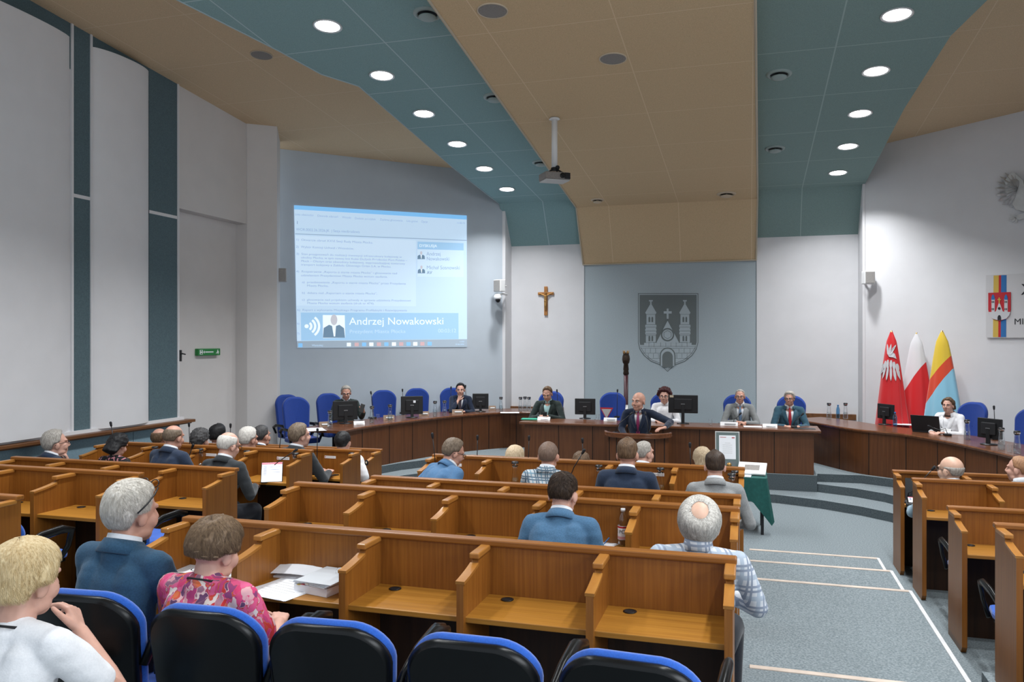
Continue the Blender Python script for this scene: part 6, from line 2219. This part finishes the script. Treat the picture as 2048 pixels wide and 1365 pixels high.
# --- laptop, wooden name tents, white name plates, papers
p = atZ(1852, 866, DZ)
lp_ = thing('laptop', 'open black laptop in front of the woman in white, lid towards the hall', 'laptop', p, R(-28))
MB().span((-0.19, 0.0, 0.0), (0.19, 0.25, 0.018)).build('keyboard_base', 'black_plastic', lp_, bevel=0.004)
MB().prism([(-0.19, 0.0, 0.018), (0.19, 0.0, 0.018), (0.19, -0.075, 0.25), (-0.19, -0.075, 0.25)], (0, 0.012, 0.003)).build('laptop_lid', 'black_matte', lp_)
def tent(px, py, wpx, rz, label, m, name='name_tent', h=0.075, group='folded name tents'):
    p = atZ(px, py, DZ)
    w = wpx * depth(p) / FPX
    o = thing(name, label, 'name plate', p, R(rz), group)
    mb = MB()
    mb.prism([(-w / 2, 0.0, 0.0), (w / 2, 0.0, 0.0), (w / 2, 0.035, h), (-w / 2, 0.035, h)], (0, 0.004, 0.0))
    mb.prism([(-w / 2, 0.075, 0.0), (w / 2, 0.075, 0.0), (w / 2, 0.040, h), (-w / 2, 0.040, h)], (0, 0.004, 0.0))
    mb.build('plate', m, o)
    MB().prism([(-w * 0.25, -0.0015, 0.4 * h * 0.9), (w * 0.38, -0.0015, 0.4 * h * 0.9), (w * 0.38, 0.012, 0.62 * h), (-w * 0.25, 0.012, 0.62 * h)], (0, 0.002, 0)).build('printed_name', 'offwhite_plastic' if m != 'white_plastic' else 'grey_metal', o)
    return o
mat('tent_wood', (0.25, 0.16, 0.10), 0.5, var=0.2)
tent(649, 854, 20, 40, 'brown name tent beside the carafe at the left desk end', 'tent_wood')
tent(778, 840, 22, 28, 'brown name tent before the empty chair on the left desk', 'tent_wood')
tent(848, 832, 20, 22, 'brown name tent just right of the black monitor', 'tent_wood')
tent(915, 828, 22, 16, 'brown name tent in front of the man with hand on chin', 'tent_wood')
tent(984, 820, 14, 12, 'brown name tent right of the square monitor', 'tent_wood')
tent(1087, 841, 26, 0, 'white name plate before the man in dark green', 'white_plastic', h=0.055, group='white name plates')
tent(1220, 843, 26, 0, 'white name plate before the empty chair by the mace', 'white_plastic', h=0.055, group='white name plates')
tent(1458, 852, 34, 0, 'white name plate before the man in the grey suit', 'white_plastic', h=0.055, group='white name plates')
tent(1540, 856, 28, 0, 'white name plate before the man in the red tie', 'white_plastic', h=0.055, group='white name plates')
tent(719, 850, 22, 40, 'white name plate before the man with the phone', 'white_plastic', h=0.055, group='white name plates')
tent(1890, 868, 20, -40, 'pale name plate right of the open laptop', 'white_plastic', h=0.07, group='white name plates')
pn = thing('pennant_stand', 'small red and white triangular pennant before the empty middle chair', 'pennant', atZ(1213, 838, DZ))
MB().prism([(-0.115, 0, 0.19), (0.115, 0, 0.19), (0.01, 0, 0.0), (-0.01, 0, 0.0)], (0, 0.008, 0)).build('pennant_border', 'red_ink', pn)
MB().prism([(-0.085, -0.003, 0.165), (0.085, -0.003, 0.165), (0.008, -0.003, 0.02), (-0.008, -0.003, 0.02)], (0, 0.003, 0)).build('pennant_face', 'speaker_cab', pn)
def sheets(p, w, d, rz, label, n=1, m='white_paper', name='paper_sheets', h=0.002, group=None, printed=True):
    o = thing(name, label, 'papers', p, R(rz), group)
    for k in range(n):
        a = R(4 * math.sin(k * 2.3))
        MB().box((0.01 * math.sin(k * 5), 0.008 * math.cos(k * 3), h / 2 + k * h), (w, d, h * 0.9), rz=a).build('sheet', m, o)
    if printed:
        mb = MB()
        for r in range(7):
            mb.box((-0.01, d * (0.36 - 0.11 * r), n * h + 0.0006), (w * (0.72 if r % 3 else 0.5), d * 0.009, 0.0004))
        mb.build('printed_lines', 'offwhite_plastic', o)
    return o
sheets(atZ(628, 860, DZ), 0.30, 0.42, 40, 'white sheets at the left end of the curved desk', 3)
sheets(atZ(1020, 826, DZ), 0.34, 0.22, 15, 'white sheets beside the lone carafe on the left desk', 2)
sheets(atZ(1815, 850, DZ), 0.36, 0.22, -20, 'white sheets behind the laptop on the right desk', 3)
sheets(atZ(1506, 854, DZ), 0.26, 0.2, 0, 'blue edged folder left of the man in the red tie', 2)
sheets(atZ(1610, 858, DZ), 0.30, 0.2, 0, 'dark folder with sheets before the man in the red tie', 2, 'steel_dark', printed=False)
sheets(atZ(1060, 840, DZ), 0.26, 0.2, 4, 'green folder at the left corner of the straight desk', 2, 'green_folder', 'folder', 0.010, printed=False)
ph = thing('phone', 'black phone held up by the man in dark green', 'phone', atY(1094, 829, 12.98))
MB().span((-0.075, -0.005, -0.036), (0.0, 0.005, 0.036)).build('phone_body', 'black_plastic', ph, bevel=0.004)
ph = thing('phone', 'black phone held up by the man in glasses at the left desk', 'phone', atY(724, 817, 11.72), R(30))
ph.rotation_euler = (R(-25), R(20), R(35))
MB().span((-0.036, -0.005, -0.075), (0.036, 0.005, 0.075)).build('phone_body', 'black_plastic', ph, bevel=0.004)
bt = thing('water_bottle', 'small blue water bottle between the two carafes by the right pier', 'bottle', atZ(1676, 837, DZ))
def pet(o, h, r, m, capm):
    MB().lathe([(r * 0.85, 0.0), (r, 0.012), (r, h * 0.18), (r * 0.94, h * 0.22), (r, h * 0.26), (r, h * 0.62), (r * 0.8, h * 0.76), (r * 0.42, h * 0.88), (r * 0.40, h * 0.93)], seg=20).build('bottle_body', m, o, smooth=True)
    MB().lathe([(r * 0.46, h * 0.92), (r * 0.46, h * 0.995), (r * 0.40, h), (0.0001, h)], seg=16).build('bottle_cap', capm, o, smooth=True)
pet(bt, 0.23, 0.032, 'blue_bottle', 'banner_blue')
bt = thing('water_bottle', 'clear water bottle beside the tilted monitor before the flags', 'bottle', atZ(1790, 853, DZ))
pet(bt, 0.22, 0.032, 'blue_bottle', 'banner_blue')
mat('tumbler_glass', (0.8, 0.8, 0.8), 0.2)
def tumbler(px, py, label):
    o = thing('tumbler', label, 'glass', atZ(px, py, DZ), 0, 'drinking glasses on the stage desks')
    MB().lathe([(0.024, 0.002), (0.032, 0.095)], seg=16, cap=False).build('glass_wall', 'glass', o, smooth=True)
    MB().lathe([(0.0001, 0.001), (0.025, 0.001), (0.025, 0.010), (0.0001, 0.010)], seg=16).build('glass_base', 'glass', o, smooth=True)
tumbler(756, 840, 'empty tumbler right of the carafe by the man with the phone')
tumbler(1195, 840, 'empty tumbler right of the monitor before the empty chair')
tumbler(1421, 850, 'empty tumbler left of the man in the grey suit')
tumbler(2019, 905, 'empty tumbler between the carafes at the right edge')

# ================================================================== things on the benches
D1 = 1.015                                     # first and second bench desk height
c = atZ(610, 1157, D1)
sheets(atZ(570, 1180, D1 + 0.001), 0.30, 0.30, -14, 'white sheets lying left of the binder on the nearest bench', 3)
op = thing('open_booklet', 'open white booklet with raised page on the nearest bench', 'papers', atZ(598, 1152, D1))
rows = []
for i in range(9):
    s = i / 8
    rows.append([(-0.22 + 0.46 * s, -0.10 + 0.01 * s, 0.014 + 0.022 * math.sin(PI * s) ** 0.7), (-0.17 + 0.46 * s, 0.15 - 0.02 * s, 0.045 + 0.060 * math.sin(PI * s) ** 0.7)])
o_ = MB().grid(rows).build('raised_page', 'white_paper', op, smooth=True)
so = o_.modifiers.new('thick', 'SOLIDIFY'); so.thickness = 0.003
MB().span((-0.19, -0.07, 0.0), (0.20, 0.11, 0.010)).build('page_block', 'white_paper', op)
b = atZ(656, 1176, D1)
bi = thing('binder_of_papers', 'thick stack of papers in plastic sleeves on the nearest bench', 'binder', b, R(-12))
MB().span((-0.115, -0.14, 0.0), (0.115, 0.14, 0.045)).build('paper_block', 'white_paper', bi, bevel=0.003)
mat('sleeve', (0.62, 0.66, 0.70), 0.25, spec=0.6)
for k in range(4):
    MB().box((0.004 * k, -0.003 * k, 0.050 + 0.006 * k), (0.235, 0.285, 0.004), rz=R(3 * k - 4)).build('plastic_sleeve', 'sleeve', bi)
MB().tube([(0.06 + 0.03 * math.cos(a), 0.03, 0.075 + 0.034 * math.sin(a)) for a in [PI * q / 10 for q in range(11)]], 0.0025, 6).build('binder_ring', 'chrome', bi, smooth=True)
for k, mm in enumerate(('banner_yellow', 'red_ink', 'vent_sand')):
    MB().span((-0.08 + 0.03 * k, -0.156, 0.046 + 0.006 * k), (-0.06 + 0.03 * k, -0.130, 0.048 + 0.006 * k)).build('page_flag', mm, bi)
sheets(atZ(383, 1136, D1), 0.30, 0.22, 12, 'white sheets on the nearest bench left of the woman in pink', 2)
sheets(atZ(466, 1143, D1), 0.16, 0.2, -6, 'white sheets on the nearest bench right of the brown haired woman', 2)
p = atZ(1246, 1092, D1)
bt = thing('plastic_bottle', 'clear plastic bottle with a red and white label on the second bench', 'bottle', p)
pet(bt, 0.245, 0.034, 'glass', 'white_plastic')
lb = MB().lathe([(0.0347, 0.045), (0.0347, 0.135)], seg=24, cap=False).build('label', 'white_paper', bt, smooth=True)
mat('label_pink', (0.70, 0.36, 0.38), 0.5)
MB().lathe([(0.0350, 0.048), (0.0350, 0.066)], seg=24, cap=False).build('label_band', 'label_pink', lb, smooth=True)
MB().lathe([(0.0350, 0.120), (0.0350, 0.132)], seg=24, cap=False).build('label_band', 'red_ink', lb, smooth=True)
tm = text('IE POW', 'label_text', 0.034, Matrix.Identity(4), 'ink_black', lb)
for v in tm.data.vertices:
    a = -PI / 2 + (v.co.x - 0.058) / 0.0352 - TH * 0.0
    v.co = Vector((0.0353 * math.cos(a), 0.0353 * math.sin(a), 0.086 + v.co.y))
sheets(atZ(1222, 1086, D1), 0.13, 0.19, -20, 'white notepaper beside the plastic bottle', 3)
pe = thing('pen', 'blue pen held over the notepaper beside the bottle', 'pen', atZ(1216, 1083, D1 + 0.02))
MB().cone((-0.02, -0.03, -0.01), 0.003, (0.03, 0.06, 0.05), 0.004).build('barrel', 'banner_blue', pe, smooth=True)
def tablet(p, rz, tilt, label, w=0.19, h=0.25, name='tablet'):
    o = thing(name, label, 'tablet', p, R(rz))
    o.rotation_euler = (R(tilt), 0, R(rz))
    MB().span((-w / 2 - 0.008, 0.0, -0.008), (w / 2 + 0.008, 0.010, h + 0.008)).build('tablet_case', 'black_plastic', o, bevel=0.005)
    s = MB().span((-w / 2, -0.002, 0), (w / 2, 0.0, h)).build('display', 'tablet_white', o)
    MB().span((-w / 2, -0.003, h * 0.90), (w / 2, -0.0015, h)).build('header', 'tablet_red', s)
    mb = MB()
    for k in range(7):
        mb.span((-w * 0.42, -0.003, h * (0.80 - 0.075 * k)), (-w * 0.26, -0.0015, h * (0.84 - 0.075 * k)))
    for k in range(3):
        mb.span((-w * 0.12, -0.003, h * (0.76 - 0.14 * k)), (w * 0.40, -0.0015, h * (0.785 - 0.14 * k)))
    mb.build('list_lines', 'tablet_ink', s)
    return o
mat('tablet_white', (0.5, 0.5, 0.5), 0.3, emis=(0.78, 0.84, 0.92), estr=0.85)
mat('tablet_red', (0.4, 0.05, 0.08), 0.3, emis=(0.55, 0.03, 0.07), estr=0.8)
mat('tablet_ink', (0.1, 0.12, 0.2), 0.3, emis=(0.15, 0.18, 0.28), estr=0.5)
mat('tablet_dark', (0.02, 0.03, 0.06), 0.3, emis=(0.03, 0.045, 0.10), estr=0.6)
tb = tablet(atZ(543, 964, 0.925), 30, -38, 'lit tablet standing at the bench end beside the white bearded man', 0.20, 0.22)
MB().span((-0.06, 0.008, 0.0), (0.06, 0.10, 0.012)).build('tablet_foot', 'black_plastic', tb)
tb = tablet(atZ(938, 957, 0.925), 12, -62, 'lit tablet lying on the desk under the man in bright blue', 0.26, 0.20)
MB().span((-0.13, -0.0035, 0.16), (0.13, -0.0022, 0.20)).build('dark_header', 'tablet_dark', tb)
nc = thing('name_card', 'white name card with a small red crest behind the fourth row carafe', 'name card', atZ(1029, 940, 0.925))
MB().prism([(-0.095, 0.0, 0.03), (0.095, 0.0, 0.03), (0.095, 0.02, 0.135), (-0.095, 0.02, 0.135)], (0, 0.004, 0)).build('card', 'white_paper', nc)
MB().span((-0.07, -0.002, 0.0), (0.07, 0.02, 0.032)).build('card_foot', 'white_plastic', nc)
MB().prism([(-0.06, 0.008, 0.085), (-0.045, 0.006, 0.075), (-0.03, 0.008, 0.085), (-0.03, 0.011, 0.10), (-0.06, 0.011, 0.10)], (0, -0.003, 0)).build('crest', 'red_ink', nc)
cu = thing('paper_cup', 'small white paper cup beside the bent brown haired person', 'cup', atY(1182, 928, 8.42))
cu.location.z = 0.90
MB().lathe([(0.024, 0.0), (0.034, 0.085), (0.036, 0.085), (0.036, 0.09), (0.031, 0.088), (0.022, 0.004)], seg=18).build('cup_wall', 'white_paper', cu, smooth=True)
cu.location.z = 0.955
sup = thing('book_stack', 'dark folder carrying the white paper cup in the front row', 'folder', (cu.location.x, cu.location.y, 0.765))
MB().span((-0.10, -0.06, 0.0), (0.10, 0.06, 0.19)).build('folder_body', 'steel_dark', sup, bevel=0.004)
ph = thing('phone', 'black phone lying at the bench end beside the uniformed man', 'phone', atZ(664, 952, 0.766), R(-25))
MB().span((-0.038, -0.075, 0.0), (0.038, 0.075, 0.009)).build('phone_body', 'black_plastic', ph, bevel=0.003)
wa = thing('glasses_case', 'dark leather case lying behind the phone at the bench end', 'case', atZ(668, 943, 0.766), R(-20))
put(solid(MB().ell((0, 0, 0.028), (0.085, 0.04, 0.026)), 0.008, 2), 'case_body', 'shoe', wa)
# laptop on the front bench of the right block
q = atZ(1822, 1014, 0.712)
lt2 = thing('laptop', 'open dark laptop on the front bench beside the bald man with glasses', 'laptop', (1.70, 8.95, 0.711), R(-8))
MB().span((-0.17, -0.20, 0.0), (0.17, 0.02, 0.016)).build('keyboard_base', 'black_plastic', lt2, bevel=0.003)
MB().prism([(-0.17, 0.02, 0.016), (0.17, 0.02, 0.016), (0.17, 0.10, 0.23), (-0.17, 0.10, 0.23)], (0, 0.010, 0)).build('laptop_lid', 'screen_black', lt2)
tb = tablet((1.60, 8.83, 0.735), -4, -70, 'small lit tablet lying on the front bench of the right block', 0.12, 0.10)

# --- cloth-covered table by the aisle, framed certificate, small framed picture
tx0, tx1, ty0, ty1, tz = -0.52, 0.20, 10.12, 10.75, 0.69
tb = thing('side_table', 'small table under a dark green cloth at the front of the aisle', 'table', (tx0, ty0, 0))
W_, D_ = tx1 - tx0, ty1 - ty0
MB().span((0.02, 0.02, tz - 0.03), (W_ - 0.02, D_ - 0.02, tz - 0.006)).build('table_top', 'steel_dark', tb)
for x in (0.05, W_ - 0.05):
    for y in (0.05, D_ - 0.05):
        MB().span((x - 0.018, y - 0.018, 0), (x + 0.018, y + 0.018, tz - 0.03)).build('leg', 'black_matte', tb)
cl = thing('tablecloth', 'dark green cloth draped over the small table, one corner hanging low', 'tablecloth', (tx0, ty0, tz))
rows = []
n = 72
def edge(t):
    """walk round the table top"""
    L = 2 * (W_ + D_)
    s = t * L
    if s < W_: return (s, 0.0), (0, -1)
    s -= W_
    if s < D_: return (W_, s), (1, 0)
    s -= D_
    if s < W_: return (W_ - s, D_), (0, 1)
    s -= W_
    return (0.0, D_ - s), (-1, 0)
for lev in range(7):
    f = lev / 6
    row = []
    for k in range(n):
        (x, y), (nx, ny) = edge(k / n)
        cor = min(abs(k / n - c_) for c_ in (W_ / (2 * (W_ + D_)), 0.5))
        cor2 = max(0.0, 1 - abs(k / n - (W_ / (2 * (W_ + D_)))) * 16)
        drop_ = 0.28 + 0.30 * cor2
        wv = 0.012 * f * math.sin(k * 1.3) + 0.02 * f * cor2
        sx = (x - W_ / 2) * 0.06 * f * cor2
        row.append((x + nx * (0.008 + wv) + (0.07 * f * cor2 if nx >= 0 else 0), y + ny * (0.008 + wv), 0.004 - drop_ * f))
    rows.append(row)
mb = MB().grid(rows, close=True)
mb.add([(x, y, 0.004) for x, y, z in rows[0]], [tuple(range(n))])
o_ = mb.build('cloth', 'green_cloth', cl, smooth=False, autosmooth=True)
ce = thing('framed_certificate', 'framed certificate with a grey-green mount standing on the table', 'certificate', (0, 0, 0))
a_, b_ = atY(1431, 862, 10.62), atY(1480, 932, 10.62)
cw, chh = b_.x - a_.x, a_.z - (tz + 0.006)
ce.location = ((a_.x + b_.x) / 2 - 0.0, 10.55, tz + 0.006)
ce.rotation_euler = (R(-9), 0, R(4))
mat('mount_green', (0.13, 0.17, 0.165), 0.7)
mat('frame_silver', (0.55, 0.55, 0.53), 0.4, 0.3)
MB().span((-cw / 2, 0, 0), (cw / 2, 0.018, chh)).build('frame', 'frame_silver', ce, bevel=0.003)
MB().span((-cw / 2 + 0.012, -0.002, 0.012), (cw / 2 - 0.012, 0.001, chh - 0.012)).build('mount', 'mount_green', ce)
sh2 = MB().span((-cw * 0.34, -0.004, chh * 0.30), (cw * 0.34, -0.001, chh * 0.90)).build('document', 'white_paper', ce)
mb = MB()
for k in range(6):
    mb.span((-cw * (0.2 if k else 0.1), -0.005, chh * (0.70 - 0.05 * k)), (cw * (0.2 if k else 0.12), -0.004, chh * (0.708 - 0.05 * k)))
mb.span((-cw * 0.30, -0.005, chh * 0.845), (-cw * 0.05, -0.004, chh * 0.857), 1)
mb.span((cw * 0.18, -0.005, chh * 0.83), (cw * 0.30, -0.004, chh * 0.855), 1)
mb.build('document_print', ['offwhite_plastic', 'red_ink'], sh2)
MB().span((-cw * 0.36, -0.004, chh * 0.06), (cw * 0.36, -0.001, chh * 0.25)).build('medal_panel', 'crest_dark', ce)
MB().lathe([(0.0001, 0.006), (0.028, 0.006), (0.030, 0.0)], (0.02, -0.004, chh * 0.155), 20, M=Matrix.Rotation(PI / 2, 3, 'X')).build('medal', 'brass', ce, smooth=True)
MB().prism([(-0.02, 0.018, chh * 0.7), (0.02, 0.018, chh * 0.7), (0.02, 0.17, 0.005), (-0.02, 0.17, 0.005)], (0, 0.008, 0)).build('prop', 'steel_dark', ce)
bk = thing('booklet', 'pale blue and pink leaflets under the framed picture', 'leaflets', (-0.10, 10.20, tz + 0.006), R(-4))
MB().span((-0.17, -0.06, 0), (0.12, 0.16, 0.006)).build('leaflet', 'sleeve', bk)
MB().span((-0.14, -0.07, 0.006), (0.0, -0.02, 0.009)).build('leaflet', 'red_ink', bk)
fp_ = thing('framed_picture', 'small picture in a white frame tilted on the green table', 'picture', (0.02, 10.28, tz + 0.013), R(-6))
fp_.rotation_euler = (R(24), 0, R(-6))
MB().span((-0.17, 0.0, 0.0), (0.17, 0.26, 0.022)).build('frame', 'white_plastic', fp_, bevel=0.004)
MB().span((-0.14, 0.03, 0.0215), (0.14, 0.23, 0.0235)).build('mount', 'white_paper', fp_)
pi_ = MB().span((-0.09, 0.075, 0.023), (0.09, 0.195, 0.0245)).build('photo_print', 'speaker_grille', fp_)
# badge patch on the uniform sleeve
